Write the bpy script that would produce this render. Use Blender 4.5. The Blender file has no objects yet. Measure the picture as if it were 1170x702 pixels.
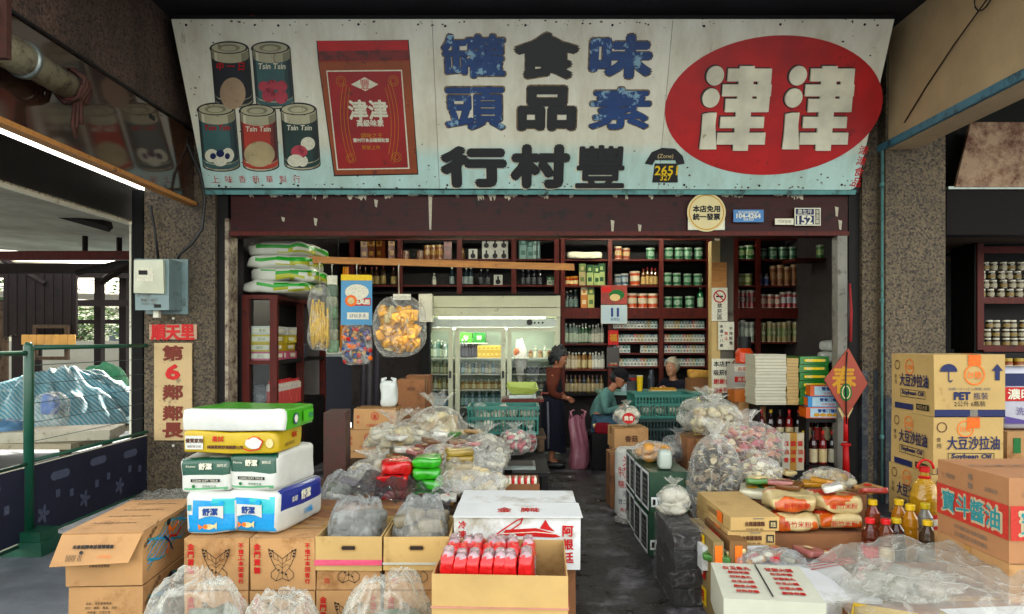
import bpy, math, random
from mathutils import Vector, Matrix, noise
R = math.radians
random.seed(7)
sc = bpy.context.scene
COL = sc.collection
F, CX, CY, EYE = 800.0, 585.0, 388.0, 1.55        # measured from the photograph: focal length, vanishing point, eye height
def px(x, Y): return (x - CX) * Y / F
def pz(y, Y): return EYE - (y - CY) * Y / F
def rnd(a, b): return random.uniform(a, b)
def lin(h):
    h = h.lstrip('#')
    o = []
    for i in (0, 2, 4):
        c = int(h[i:i+2], 16) / 255
        o.append(c / 12.92 if c <= .04045 else ((c + .055) / 1.055) ** 2.4)
    y = .3 * o[0] + .55 * o[1] + .15 * o[2]                       # pigments a little deeper and purer than the swatches
    return [max(.004, min(.9, (y + (c - y) * 1.14) ** 1.15 if y + (c - y) * 1.14 > 0 else .004)) for c in o]

# ---------------------------------------------------------------- materials
MATS = {}
def newmat(name):
    m = bpy.data.materials.new(name); m.use_nodes = True
    nt = m.node_tree; b = nt.nodes['Principled BSDF']
    return m, nt, nt.nodes, nt.links, b
def coords(nt, obj=True):
    t = nt.nodes.new('ShaderNodeTexCoord'); i = nt.nodes.new('ShaderNodeObjectInfo')
    m = nt.nodes.new('ShaderNodeMath'); m.operation = 'MULTIPLY'; m.inputs[1].default_value = 37.0
    a = nt.nodes.new('ShaderNodeVectorMath'); a.operation = 'ADD'
    nt.links.new(i.outputs['Random'], m.inputs[0]); nt.links.new(t.outputs['Object'], a.inputs[0]); nt.links.new(m.outputs[0], a.inputs[1])
    return a.outputs[0]
def noise_node(nt, vec, scale, detail=5, rough=.6, stretch=None):
    n = nt.nodes.new('ShaderNodeTexNoise'); n.inputs['Scale'].default_value = scale; n.inputs['Detail'].default_value = detail; n.inputs['Roughness'].default_value = rough
    if stretch:
        mp = nt.nodes.new('ShaderNodeMapping'); mp.inputs['Scale'].default_value = stretch
        nt.links.new(vec, mp.inputs[0]); vec = mp.outputs[0]
    nt.links.new(vec, n.inputs['Vector'])
    return n
def ramp(nt, fac, stops):
    r = nt.nodes.new('ShaderNodeValToRGB'); e = r.color_ramp.elements
    while len(e) < len(stops): e.new(.5)
    for k, (p, c) in enumerate(stops):
        e[k].position = p; e[k].color = (*c, 1) if len(c) == 3 else c
    nt.links.new(fac, r.inputs[0]); return r
def mixc(nt, fac, a, b):
    m = nt.nodes.new('ShaderNodeMix'); m.data_type = 'RGBA'
    for s, v in ((m.inputs[0], fac), (m.inputs[6], a), (m.inputs[7], b)):
        if hasattr(v, 'is_output'): nt.links.new(v, s)
        elif isinstance(v, (int, float)): s.default_value = v
        else: s.default_value = (*v, 1)
    return m.outputs[2]
def bumpn(nt, b, h, strength, dist=.01):
    n = nt.nodes.new('ShaderNodeBump'); n.inputs['Strength'].default_value = strength; n.inputs['Distance'].default_value = dist
    nt.links.new(h, n.inputs['Height']); nt.links.new(n.outputs[0], b.inputs['Normal'])
def mat(name, hexc, rough=.6, var=.14, scale=6, bump=.15, bscale=40, metal=0, dirt=.0, dcol='#3a3026', stretch=None, dscale=9, coat=0, spec=.5):
    if name in MATS: return MATS[name]
    m, nt, N, L, b = newmat(name)
    c = lin(hexc); v = coords(nt)
    n1 = noise_node(nt, v, scale, 6, .65, stretch)
    lo = [x * (1 - var) for x in c]; hi = [min(1, x * (1 + var)) for x in c]
    r = ramp(nt, n1.outputs['Fac'], [(.32, lo), (.68, hi)])
    out = r.outputs[0]
    if dirt:
        n2 = noise_node(nt, v, dscale, 9, .72)
        r2 = ramp(nt, n2.outputs['Fac'], [(.62 - dirt * .3, (0, 0, 0)), (.74 - dirt * .2, (1, 1, 1))])
        out = mixc(nt, r2.outputs[0], out, lin(dcol))
    L.new(out, b.inputs['Base Color'])
    b.inputs['Metallic'].default_value = metal
    b.inputs['Specular IOR Level'].default_value = spec
    if coat: b.inputs['Coat Weight'].default_value = coat; b.inputs['Coat Roughness'].default_value = .08
    rr = nt.nodes.new('ShaderNodeMapRange'); rr.inputs[3].default_value = max(.03, rough - .1); rr.inputs[4].default_value = min(1, rough + .12)
    L.new(n1.outputs['Fac'], rr.inputs[0]); L.new(rr.outputs[0], b.inputs['Roughness'])
    if bump:
        n3 = noise_node(nt, v, bscale, 5, .6, stretch)
        bumpn(nt, b, n3.outputs['Fac'], bump)
    MATS[name] = m; return m
def ink(name, hexc, worn=.25):
    """printing ink or flat paint, slightly worn"""
    return mat('ink_' + name, hexc, .55, .2, 60, 0, spec=.3)
def cloth(name, hexc, rough=.85, var=.2): return mat('cloth_' + name, hexc, rough, var, 25, .4, 160, spec=.2)
def film(name, tint='#e4e4de', op=.06, shine=.45, bsc=9, bstr=.35, dark=0):
    """clear plastic film: mostly see-through, hazier at its edges and along its creases"""
    if name in MATS: return MATS[name]
    m, nt, N, L, b = newmat(name); v = coords(nt)
    b.inputs['Base Color'].default_value = (*lin(tint), 1); b.inputs['Roughness'].default_value = .13
    b.inputs['Specular IOR Level'].default_value = .9
    n1 = noise_node(nt, v, bsc * .45, 2, .5); n1.inputs['Distortion'].default_value = 1.6
    n2 = noise_node(nt, v, bsc * 1.1, 2, .5); n2.inputs['Distortion'].default_value = 2.2
    def ridge(n, w):
        a = N.new('ShaderNodeMath'); a.operation = 'SUBTRACT'; a.inputs[1].default_value = .5; L.new(n.outputs['Fac'], a.inputs[0])
        c = N.new('ShaderNodeMath'); c.operation = 'ABSOLUTE'; L.new(a.outputs[0], c.inputs[0])
        r = N.new('ShaderNodeMapRange'); r.inputs[1].default_value = 0; r.inputs[2].default_value = w; r.inputs[3].default_value = 1; r.inputs[4].default_value = 0; L.new(c.outputs[0], r.inputs[0]); return r.outputs[0]
    r1, r2 = ridge(n1, .05), ridge(n2, .04)
    mx = N.new('ShaderNodeMath'); mx.operation = 'MULTIPLY_ADD'; mx.inputs[1].default_value = .6; L.new(r2, mx.inputs[0]); L.new(r1, mx.inputs[2])
    hh = N.new('ShaderNodeMath'); hh.operation = 'MULTIPLY_ADD'; hh.inputs[1].default_value = .35; L.new(mx.outputs[0], hh.inputs[0]); L.new(n2.outputs['Fac'], hh.inputs[2])
    bumpn(nt, b, hh.outputs[0], bstr, .03)
    lw = nt.nodes.new('ShaderNodeLayerWeight'); lw.inputs['Blend'].default_value = .3
    e = N.new('ShaderNodeMath'); e.operation = 'MULTIPLY_ADD'; e.inputs[1].default_value = shine; e.inputs[2].default_value = op; L.new(lw.outputs['Facing'], e.inputs[0])
    f = N.new('ShaderNodeMath'); f.operation = 'MULTIPLY_ADD'; f.inputs[1].default_value = .2; f.use_clamp = True; L.new(mx.outputs[0], f.inputs[0]); L.new(e.outputs[0], f.inputs[2])
    L.new(f.outputs[0], b.inputs['Alpha'])
    MATS[name] = m; return m
def glass(name='pane_glass', tint=(.9, .95, .95), refl=.08):
    if name in MATS: return MATS[name]
    m, nt, N, L, b = newmat(name); out = N['Material Output']
    t = N.new('ShaderNodeBsdfTransparent'); t.inputs[0].default_value = (*tint, 1)
    g = N.new('ShaderNodeBsdfGlossy'); g.inputs['Roughness'].default_value = .02
    lw = N.new('ShaderNodeFresnel'); lw.inputs[0].default_value = 1.5
    mx = N.new('ShaderNodeMixShader')
    L.new(lw.outputs[0], mx.inputs[0]); L.new(t.outputs[0], mx.inputs[1]); L.new(g.outputs[0], mx.inputs[2]); L.new(mx.outputs[0], out.inputs[0])
    MATS[name] = m; return m
def liquid(name, hexc):
    """filled bottle: coloured and slightly see-through"""
    if name in MATS: return MATS[name]
    m, nt, N, L, b = newmat(name)
    b.inputs['Base Color'].default_value = (*lin(hexc), 1); b.inputs['Roughness'].default_value = .07; b.inputs['Coat Weight'].default_value = .6
    b.inputs['Alpha'].default_value = .82
    MATS[name] = m; return m
def emit(name, hexc, s):
    if name in MATS: return MATS[name]
    m, nt, N, L, b = newmat(name)
    b.inputs['Base Color'].default_value = (*lin(hexc), 1)
    b.inputs['Emission Color'].default_value = (*lin(hexc), 1); b.inputs['Emission Strength'].default_value = s
    MATS[name] = m; return m
def wood(name, hexc, rough=.5, st=(14, 14, 1.2), dirt=.1, var=.35): return mat('wood_' + name, hexc, rough, var, 3, .25, 12, stretch=st, dirt=dirt, dcol='#140c08', spec=.22)
def terrazzo(name, a, b_, c_):
    if name in MATS: return MATS[name]
    m, nt, N, L, b = newmat(name); v = coords(nt)
    vo = N.new('ShaderNodeTexVoronoi'); vo.inputs['Scale'].default_value = 62; vo.inputs['Randomness'].default_value = 1; L.new(v, vo.inputs['Vector'])
    sx = N.new('ShaderNodeSeparateColor'); L.new(vo.outputs['Color'], sx.inputs[0])
    r = ramp(nt, sx.outputs[0], [(.0, lin(a)), (.45, lin(b_)), (.6, lin(c_)), (1, lin(b_))])
    n = noise_node(nt, v, 1.1, 9, .75, (1.6, 1.6, .55)); r2 = ramp(nt, n.outputs['Fac'], [(.3, (.22, .2, .19)), (.52, (.75, .73, .7)), (.72, (1.15, 1.12, 1.05))])
    mm = N.new('ShaderNodeMix'); mm.data_type = 'RGBA'; mm.blend_type = 'MULTIPLY'; mm.inputs[0].default_value = 1
    L.new(r.outputs[0], mm.inputs[6]); L.new(r2.outputs[0], mm.inputs[7]); L.new(mm.outputs[2], b.inputs['Base Color'])
    b.inputs['Roughness'].default_value = .75
    bumpn(nt, b, vo.outputs['Distance'], .5, .006)
    MATS[name] = m; return m

# ---------------------------------------------------------------- text as mesh
TS = bpy.data.scenes.new('scratch')
_tc = {}
def glyphs(body, res=2):
    k = (body, res)
    if k not in _tc:
        c = bpy.data.curves.new('t', 'FONT'); c.body = body; c.resolution_u = res
        o = bpy.data.objects.new('t', c); TS.collection.objects.link(o)
        vl = TS.view_layers[0]; vl.update(); dg = vl.depsgraph
        me = bpy.data.meshes.new_from_object(o.evaluated_get(dg), depsgraph=dg)
        V = [(v.co.x, v.co.y) for v in me.vertices]; P = [tuple(p.vertices) for p in me.polygons]
        bpy.data.objects.remove(o); bpy.data.curves.remove(c); bpy.data.meshes.remove(me)
        if V:
            xs = [p[0] for p in V]; ys = [p[1] for p in V]
            cx, cy = (min(xs) + max(xs)) / 2, (min(ys) + max(ys)) / 2
            w, h = max(xs) - min(xs), max(ys) - min(ys)
            V = [(x - cx, y - cy) for x, y in V]
        else: w = h = 1
        _tc[k] = (V, P, w, h)
    return _tc[k]
def evaluated(o):
    """mesh of an unlinked object with its modifiers applied"""
    TS.collection.objects.link(o); vl = TS.view_layers[0]; vl.update(); dg = vl.depsgraph
    me = bpy.data.meshes.new_from_object(o.evaluated_get(dg), depsgraph=dg)
    V = [v.co.copy() for v in me.vertices]; P = [tuple(p.vertices) for p in me.polygons]
    bpy.data.objects.remove(o); bpy.data.meshes.remove(me)
    return V, P

# ---------------------------------------------------------------- mesh builder
def frame(o, r, u):
    r = Vector(r).normalized(); u = Vector(u).normalized(); n = r.cross(u)
    M = Matrix.Identity(4)
    for i in range(3): M[i][0], M[i][1], M[i][2], M[i][3] = r[i], u[i], n[i], o[i]
    return M
def props(o, label=None, cat=None, group=None, kind=None):
    if label: o['label'] = label
    if cat: o['category'] = cat
    if group: o['group'] = group
    if kind: o['kind'] = kind
class MB:
    def __init__(s): s.v = []; s.f = []; s.m = []; s.s = []; s.mats = []; s.T = Matrix.Identity(4)
    def mi(s, m):
        if m not in s.mats: s.mats.append(m)
        return s.mats.index(m)
    def add(s, vs, fs, m, smooth=False, M=None):
        b = len(s.v); k = s.mi(m); A = s.T @ M if M is not None else s.T
        s.v.extend(A @ Vector(p) for p in vs)
        for f in fs: s.f.append(tuple(b + i for i in f)); s.m.append(k); s.s.append(smooth)
        return s
    def bx(s, x0, x1, y0, y1, z0, z1, m, jit=0, M=None):
        vs = [Vector((x, y, z)) for z in (z0, z1) for y in (y0, y1) for x in (x0, x1)]
        if jit: vs = [p + Vector((rnd(-jit, jit), rnd(-jit, jit), rnd(-jit, jit))) for p in vs]
        return s.add(vs, [(0, 2, 3, 1), (4, 5, 7, 6), (0, 1, 5, 4), (2, 6, 7, 3), (0, 4, 6, 2), (1, 3, 7, 5)], m, False, M)
    def box(s, c, d, m, jit=0, M=None):
        return s.bx(c[0] - d[0] / 2, c[0] + d[0] / 2, c[1] - d[1] / 2, c[1] + d[1] / 2, c[2] - d[2] / 2, c[2] + d[2] / 2, m, jit, M)
    def merge(s, o):
        b = len(s.v); s.v.extend(o.v)
        for f, k, q in zip(o.f, o.m, o.s): s.f.append(tuple(b + i for i in f)); s.m.append(s.mi(o.mats[k])); s.s.append(q)
        return s
    def soft(s, w, d, h, m, r=.03, n=8, amp=.0, fr=6, seed=0, sag=0, M=None, e=.35):
        """rounded, slightly puffed box on z=0: soft packs and sacks"""
        vs, fs = [], []; nu, nv = n * 4, n * 2
        for j in range(nv + 1):
            t = -math.pi / 2 + math.pi * j / nv
            for i in range(nu):
                a = 2 * math.pi * i / nu
                def sp(c): return math.copysign(abs(c) ** e, c)
                x = sp(math.cos(t)) * sp(math.cos(a)) * w / 2 if abs(math.cos(t)) > 1e-6 else 0
                y = sp(math.cos(t)) * sp(math.sin(a)) * d / 2 if abs(math.cos(t)) > 1e-6 else 0
                z = sp(math.sin(t)) * h / 2
                p = Vector((x, y, z + h / 2))
                if amp:
                    q = noise.noise_vector(Vector((x, y, z)) * fr + Vector((seed * 7.1,) * 3)); p += q * amp
                if sag: p.z -= sag * (1 - (abs(x) * 2 / w) ** 2) * (p.z / h) * -1 * .5 + 0
                p.z = max(p.z, 0)
                vs.append(p)
        for j in range(nv):
            for i in range(nu):
                a, b = j * nu + i, j * nu + (i + 1) % nu
                fs.append((a, b, b + nu, a + nu))
        return s.add(vs, fs, m, True, M)
    def quad(s, pts, m): return s.add(pts, [tuple(range(len(pts)))], m)
    def tube(s, pts, r, m, n=8, smooth=True, M=None):
        pts = [Vector(p) for p in pts]; vs, fs = [], []
        up = None
        for k, p in enumerate(pts):
            t = (pts[min(k + 1, len(pts) - 1)] - pts[max(k - 1, 0)]).normalized()
            if up is None: up = Vector((0, 0, 1)) if abs(t.z) < .9 else Vector((1, 0, 0))
            a = t.cross(up)
            a = a.normalized() if a.length > 1e-5 else t.orthogonal().normalized()
            b = t.cross(a).normalized(); up = -b if False else up
            rr = r[k] if isinstance(r, (list, tuple)) else r
            for i in range(n):
                w = 2 * math.pi * i / n; vs.append(p + (a * math.cos(w) + b * math.sin(w)) * rr)
        for k in range(len(pts) - 1):
            for i in range(n):
                q = (i + 1) % n; fs.append((k * n + i, k * n + q, (k + 1) * n + q, (k + 1) * n + i))
        fs.append(tuple(range(n - 1, -1, -1))); fs.append(tuple((len(pts) - 1) * n + i for i in range(n)))
        return s.add(vs, fs, m, smooth, M)
    def lathe(s, prof, m, n=18, M=None, smooth=True, c=(0, 0, 0)):
        """prof: (radius, z[, material])"""
        vs = []
        for p in prof:
            for i in range(n):
                a = 2 * math.pi * i / n; vs.append((c[0] + p[0] * math.cos(a), c[1] + p[0] * math.sin(a), c[2] + p[1]))
        for k in range(len(prof) - 1):
            fs = [(i, (i + 1) % n, n + (i + 1) % n, n + i) for i in range(n)]
            s.add(vs[k * n:(k + 2) * n], fs, prof[k + 1][2] if len(prof[k + 1]) > 2 else m, smooth, M)
        s.add(vs[:n], [tuple(range(n - 1, -1, -1))], prof[0][2] if len(prof[0]) > 2 else m, False, M)
        s.add(vs[-n:], [tuple(range(n))], prof[-1][2] if len(prof[-1]) > 2 else m, False, M)
        return s
    def prism(s, poly, d, m, M=None, z=0):
        n = len(poly); vs = [(x, y, z) for x, y in poly] + [(x, y, z + d) for x, y in poly]
        fs = [tuple(range(n, 2 * n))] + [(i, (i + 1) % n, n + (i + 1) % n, n + i) for i in range(n)]
        if d > .004: fs.append(tuple(range(n - 1, -1, -1)))
        if d <= 0: vs = vs[:n]; fs = [tuple(range(n))]
        return s.add(vs, fs, m, False, M)
    def disc(s, rx, ry, d, m, M=None, z=0, n=40, c=(0, 0)):
        return s.prism([(c[0] + rx * math.cos(2 * math.pi * i / n), c[1] + ry * math.sin(2 * math.pi * i / n)) for i in range(n)], d, m, M, z)
    def rect(s, x0, x1, y0, y1, m, M, z=0): return s.add([(x0, y0, z), (x1, y0, z), (x1, y1, z), (x0, y1, z)], [(0, 1, 2, 3)], m, False, M)
    def line(s, pts, w, m, M, z=0):
        """flat drawn line of width w in the plane of M"""
        for k in range(len(pts) - 1):
            a, b = Vector(pts[k]), Vector(pts[k + 1]); t = b - a
            if t.length < 1e-6: continue
            q = Vector((-t.y, t.x)).normalized() * w / 2; e = t.normalized() * w * .3
            zz = z + .00012 * (k % 3)
            s.add([(*(a - q - e), zz), (*(b - q + e), zz), (*(b + q + e), zz), (*(a + q - e), zz)], [(0, 1, 2, 3)], m, False, M)
        return s
    def ring(s, r, w, m, M, n=32, z=0, ry=None, c=(0, 0)):
        ry = ry or r
        pts = [(c[0] + math.cos(2 * math.pi * i / n) * r, c[1] + math.sin(2 * math.pi * i / n) * ry) for i in range(n + 1)]
        return s.line(pts, w, m, M, z)
    def text(s, body, m, M, h=None, w=None, bold=0, ext=0, z=0, shear=0, res=2):
        V, P, gw, gh = glyphs(body, res)
        if not V: return s
        sy = h / gh if h else w / gw; sx = w / gw if w else sy
        offs = [(0, 0)] if not bold else [(0, 0), (bold, 0), (-bold, 0), (0, bold), (0, -bold), (bold * .7, bold * .7), (-bold * .7, -bold * .7), (bold * .7, -bold * .7), (-bold * .7, bold * .7)]
        step = .0002 if not ext else .0006
        for k, (ox, oy) in enumerate(offs):
            zz = z + k * step + ext
            vs = [(x * sx + ox + y * sy * shear, y * sy + oy, zz) for x, y in V]
            s.add(vs, P, m, False, M)
            if ext:
                n = len(vs); cnt = {}
                for f in P:
                    for i in range(len(f)):
                        e = (f[i], f[(i + 1) % len(f)]); cnt[e] = 1
                side = [(a, b) for (a, b) in cnt if (b, a) not in cnt]
                v2 = vs + [(x, y, z) for x, y, _ in vs]
                s.add(v2, [(b, a, a + n, b + n) for a, b in side], m, False, M)
        return s
    def vtext(s, chars, m, M, h, pitch, bold=0, w=None, z=0):
        for k, ch in enumerate(chars):
            if ch.strip(): s.text(ch, m, M @ Matrix.Translation((0, ((len(chars) - 1) / 2 - k) * pitch, 0)), h, w, bold, z=z)
        return s
    def blob(s, c, r, m, nu=20, nv=12, amp=.1, fr=3, seed=0, M=None, flat=None, pinch=0, facet=False, octv=2, ridge=0):
        """lumpy ellipsoid; pinch draws its top into a tied neck"""
        vs, fs = [], []
        for j in range(nv + 1):
            t = -math.pi / 2 + math.pi * j / nv
            for i in range(nu):
                a = 2 * math.pi * i / nu
                d = Vector((math.cos(t) * math.cos(a), math.cos(t) * math.sin(a), math.sin(t)))
                k = 1 + amp * noise.fractal(d * fr + Vector((seed * 3.3, seed, -seed)), .8, 2.1, octv)
                if ridge:
                    q = d * fr * 1.25 + Vector((seed, -seed * 2.0, seed * 1.3)); q += noise.noise_vector(q * .7) * .5
                    r1 = 1 - 2 * abs(noise.noise(q)); r2 = 1 - 2 * abs(noise.noise(q * 2.3 + Vector((9, 4, 1))))
                    k += ridge * (r1 * .7 + r2 * .35 - .45)
                if pinch and math.sin(t) > .3:
                    u = (math.sin(t) - .3) / .7
                    k *= 1 + amp * .9 * math.sin(a * 9 + seed * 5 + u * 2) * u
                p = Vector((d.x * r[0] * k, d.y * r[1] * k, d.z * r[2] * (k if not pinch else 1)))
                if flat is not None and p.z < -flat * r[2]: p.z = -flat * r[2] + (p.z + flat * r[2]) * .12
                vs.append(p + Vector(c))
        for j in range(nv):
            for i in range(nu):
                q = (i + 1) % nu; fs.append((j * nu + i, j * nu + q, (j + 1) * nu + q, (j + 1) * nu + i))
        return s.add(vs, fs, m, not facet, M)
    def build(s, name, parent=None, loc=None, rz=0, label=None, cat=None, group=None, kind=None, rot=None):
        me = bpy.data.meshes.new(name)
        me.from_pydata([tuple(p) for p in s.v], [], s.f)
        for m in s.mats: me.materials.append(m)
        me.polygons.foreach_set('material_index', s.m); me.polygons.foreach_set('use_smooth', s.s)
        me.validate(); me.update()
        o = bpy.data.objects.new(name, me); COL.objects.link(o)
        if parent is not None: o.parent = parent
        if loc is not None: o.location = loc
        o.rotation_euler = rot if rot else (0, 0, rz)
        props(o, label, cat, group, kind)
        return o
class Box(MB):
    """box on z=0 centred in x and y, with frames on its faces for printing"""
    def __init__(s, w, d, h, m=None, jit=.003):
        super().__init__(); s.w, s.d, s.h = w, d, h
        if m: s.bx(-w / 2, w / 2, -d / 2, d / 2, 0, h, m, jit)
        s.e = .0015 + jit
    def Fr(s, u=0, v=None): return frame((u, -s.d / 2 - s.e, s.h / 2 if v is None else v), (1, 0, 0), (0, 0, 1))
    def Rt(s, u=0, v=None): return frame((s.w / 2 + s.e, u, s.h / 2 if v is None else v), (0, 1, 0), (0, 0, 1))
    def Lf(s, u=0, v=None): return frame((-s.w / 2 - s.e, u, s.h / 2 if v is None else v), (0, -1, 0), (0, 0, 1))
    def Tp(s, u=0, v=0): return frame((u, v, s.h + s.e), (1, 0, 0), (0, 1, 0))
def thing(name, label, cat, loc=(0, 0, 0), rz=0, group=None, rot=None):
    o = bpy.data.objects.new(name, None); COL.objects.link(o); o.empty_display_size = .1
    o.location = loc; o.rotation_euler = rot if rot else (0, 0, rz); props(o, label, cat, group)
    return o
KIDS = {}
def dup(o, loc, rz=None, label=None, group=None, rot=None, scale=None):
    r = o.copy(); COL.objects.link(r); r.location = loc
    if rz is not None: r.rotation_euler = (0, 0, rz)
    if rot is not None: r.rotation_euler = rot
    if scale is not None: r.scale = scale
    if label: r['label'] = label
    if group: r['group'] = group
    for ch in list(o.children):
        c = ch.copy(); COL.objects.link(c); c.parent = r
        for g in ch.children:
            d = g.copy(); COL.objects.link(d); d.parent = c
    return r
def struct(mb, name): return mb.build(name, kind='structure')
# ================================================================ shared materials
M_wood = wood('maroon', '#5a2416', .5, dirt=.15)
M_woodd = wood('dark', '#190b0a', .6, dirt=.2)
M_lint = wood('lintel', '#3d1a12', .5, (1.2, 14, 14), .3)
M_woodl = wood('pale', '#b98a5c', .55, (2, 14, 14), .1, .2)
M_plank = wood('weathered', '#5a4a3c', .8, (10, 10, .8), .3)
M_terr = terrazzo('terrazzo', '#524840', '#80735f', '#29211e')
M_terrd = terrazzo('terrazzo_brown', '#5a4740', '#7b685e', '#33262a')
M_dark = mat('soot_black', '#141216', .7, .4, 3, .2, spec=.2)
M_darkblue = mat('worn_dark_paint', '#2b313b', .55, .3, 4, .3, dirt=.4, dcol='#6a675f')
M_teal = mat('teal_paint', '#6f9a98', .5, .15, 8, .2, dirt=.35, dcol='#39423f')
M_steel = mat('grey_steel', '#8d9390', .35, .15, 6, .1, metal=.6, dirt=.2)
M_white = mat('white_paint', '#d8d6c8', .5, .06, 5, .1, dirt=.12, dcol='#8a8068')
M_black = mat('black_rubber', '#141416', .5, .2, 20, .1)
M_beige = mat('beige_plaster', '#bfa98a', .8, .16, 1.1, .3, 25, dirt=.06, dcol='#8a755a', dscale=1.6)
M_rustboard = mat('rust_board', '#a68f7a', .8, .15, 3, .3, dirt=.6, dcol='#5b3524', dscale=5)
K = dict(black=ink('black', '#1a191c'), red=ink('red', '#b3202a'), blue=ink('blue', '#27457f'), brown=ink('brown', '#5a3a28'), white=ink('white', '#d8d5c4'),
         green=ink('green', '#1f6b3a'), yellow=ink('yellow', '#e0c224'), teal=ink('teal', '#3f8e94'), navy=ink('navy', '#222a55'), orange=ink('orange', '#df7a22'),
         gold=ink('gold', '#b98f3a'), pink=ink('pink', '#cf5a78'), grey=ink('grey', '#77746c'), lime=ink('lime', '#58a92c'), purple=ink('purple', '#5b4a86'), sky=ink('sky', '#3f9fd0'), cream=ink('cream', '#cdbb92'))
M_card = mat('cardboard', '#b18d66', .8, .16, 2.2, .35, 5, dirt=.3, dcol='#80582f', dscale=3)
M_card2 = mat('cardboard_tan', '#b99e70', .8, .14, 2.2, .35, 5, dirt=.25, dcol='#8f6f42', dscale=3)
M_card3 = mat('cardboard_brown', '#8a6244', .8, .18, 2.2, .35, 5, dirt=.3, dcol='#54351f', dscale=3)
M_cardin = mat('cardboard_inside', '#a1845a', .85, .1, 5, .1)
M_cardw = mat('cardboard_white', '#d2d3d2', .65, .08, 3, .3, 5, dirt=.25, dcol='#a59f92', dscale=3)
M_tape = mat('packing_tape', '#b08b5a', .2, .08, 9, .1, coat=.5)
M_glass = glass()

# ================================================================ ground
def ground_mat(name, a, b_, c_, sc_, rough=(.35, .8), bs=.35):
    m, nt, N, L, b = newmat(name); t = N.new('ShaderNodeTexCoord'); v = t.outputs['Object']
    n1 = noise_node(nt, v, sc_, 9, .7); n2 = noise_node(nt, v, sc_ * 7, 8, .75)
    r1 = ramp(nt, n1.outputs['Fac'], [(.38, lin(a)), (.52, lin(b_)), (.66, lin(c_))])
    r2 = ramp(nt, n2.outputs['Fac'], [(.3, (.6,) * 3), (.7, (1.15,) * 3)])
    mm = N.new('ShaderNodeMix'); mm.data_type = 'RGBA'; mm.blend_type = 'MULTIPLY'; mm.inputs[0].default_value = 1
    L.new(r1.outputs[0], mm.inputs[6]); L.new(r2.outputs[0], mm.inputs[7]); L.new(mm.outputs[2], b.inputs['Base Color'])
    mr = N.new('ShaderNodeMapRange'); mr.inputs[1].default_value = .35; mr.inputs[2].default_value = .65; mr.inputs[3].default_value = rough[0]; mr.inputs[4].default_value = rough[1]
    L.new(n1.outputs['Fac'], mr.inputs[0]); L.new(mr.outputs[0], b.inputs['Roughness'])
    bumpn(nt, b, n2.outputs['Fac'], bs, .02)
    return m
g = MB(); g.quad([(-160, -80, 0), (160, -80, 0), (160, 260, 0), (-160, 260, 0)], ground_mat('street_concrete', '#565b62', '#6f757b', '#8b8f90', .5))
struct(g, 'ground')
g = MB(); g.quad([(-1.75, 3.2, .004), (9, 3.2, .004), (9, 10.3, .004), (-2.73, 10.3, .004), (-2.73, 6.9, .004), (-1.75, 6.9, .004)], ground_mat('worn_floor', '#131217', '#302d33', '#8a878b', 3.2, (.2, .75), .8))
struct(g, 'floor')

# ================================================================ shop building
B = thing('shop_building', 'old shophouse with speckled stone pillars, dark wooden front and a deep open shop', 'building', (0, 6.8, 0))
def bpart(mb, name, **k): mb.T = Matrix.Identity(4); return mb.build(name, B, (0, -6.8, 0), **k)
m = MB(); m.bx(px(165, 6.75), px(246, 6.75), 6.75, 7.3, 0, 4.45, M_terr, .004); bpart(m, 'pillar', label='left pillar carrying the meter')
m = MB(); m.bx(px(1012, 6.6), px(1080, 6.6), 6.6, 7.2, 0, 4.45, M_terr, .004)
m.bx(px(1012, 6.6) - .003, px(1080, 6.6) - .2, 6.594, 6.7, 0, 1.0, M_darkblue); bpart(m, 'pillar', label='right pillar with a dark painted base')
m = MB(); m.bx(px(985, 6.75), px(1004, 6.75), 6.75, 7.1, 0, 4.4, M_terr, .003)
m.bx(px(984, 6.75), px(991, 6.75), 6.735, 6.9, 0, 1.25, M_darkblue); m.bx(px(998, 6.75), px(1005, 6.75), 6.735, 6.9, 0, 1.25, M_darkblue); bpart(m, 'pilaster')
# door frame timbers
m = MB(); m.bx(px(246, 6.75), px(258, 6.75), 6.8, 7.0, 0, 2.98, M_woodd, .004); m.bx(px(258, 6.8), px(262, 6.8), 6.78, 7.0, 0, 2.72, mat('peeling_white', '#a79c8c', .7, .2, 8, .4, dirt=.6, dcol='#4a2b22', dscale=14), .003); bpart(m, 'door_jamb')
m = MB(); m.bx(px(970, 6.8), px(984, 6.8), 6.8, 7.0, 0, 2.98, M_woodd, .004); m.bx(px(956, 6.8), px(967, 6.8), 6.78, 6.9, 0, 2.56, mat('grey_door_post', '#85827a', .6, .12, 6, .2, dirt=.3)); bpart(m, 'door_jamb')
m = MB(); m.bx(-2.73, 3.26, 6.8, 6.95, pz(270, 6.8), pz(222, 6.8), M_lint, .003); m.bx(-2.73, 3.26, 6.77, 6.8, pz(270, 6.8), pz(265, 6.8), M_wood, .002)
pl = mat('flaked_paint', '#b7b0a0', .8, .15, 20, .4)
for k in range(46):
    x = rnd(-2.7, 3.2); w = rnd(.02, .12); h = rnd(.01, .07)
    n = 7; top = pz(222, 6.8)
    poly = [(x, top), (x + w, top)] + [(x + w * (1 - i / n) + rnd(-.01, .01), top - h * rnd(.3, 1)) for i in range(n)]
    m.prism([(a, b) for a, b in poly][::-1], .0015, pl, frame((0, 6.7955, 0), (1, 0, 0), (0, 0, 1)))
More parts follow.
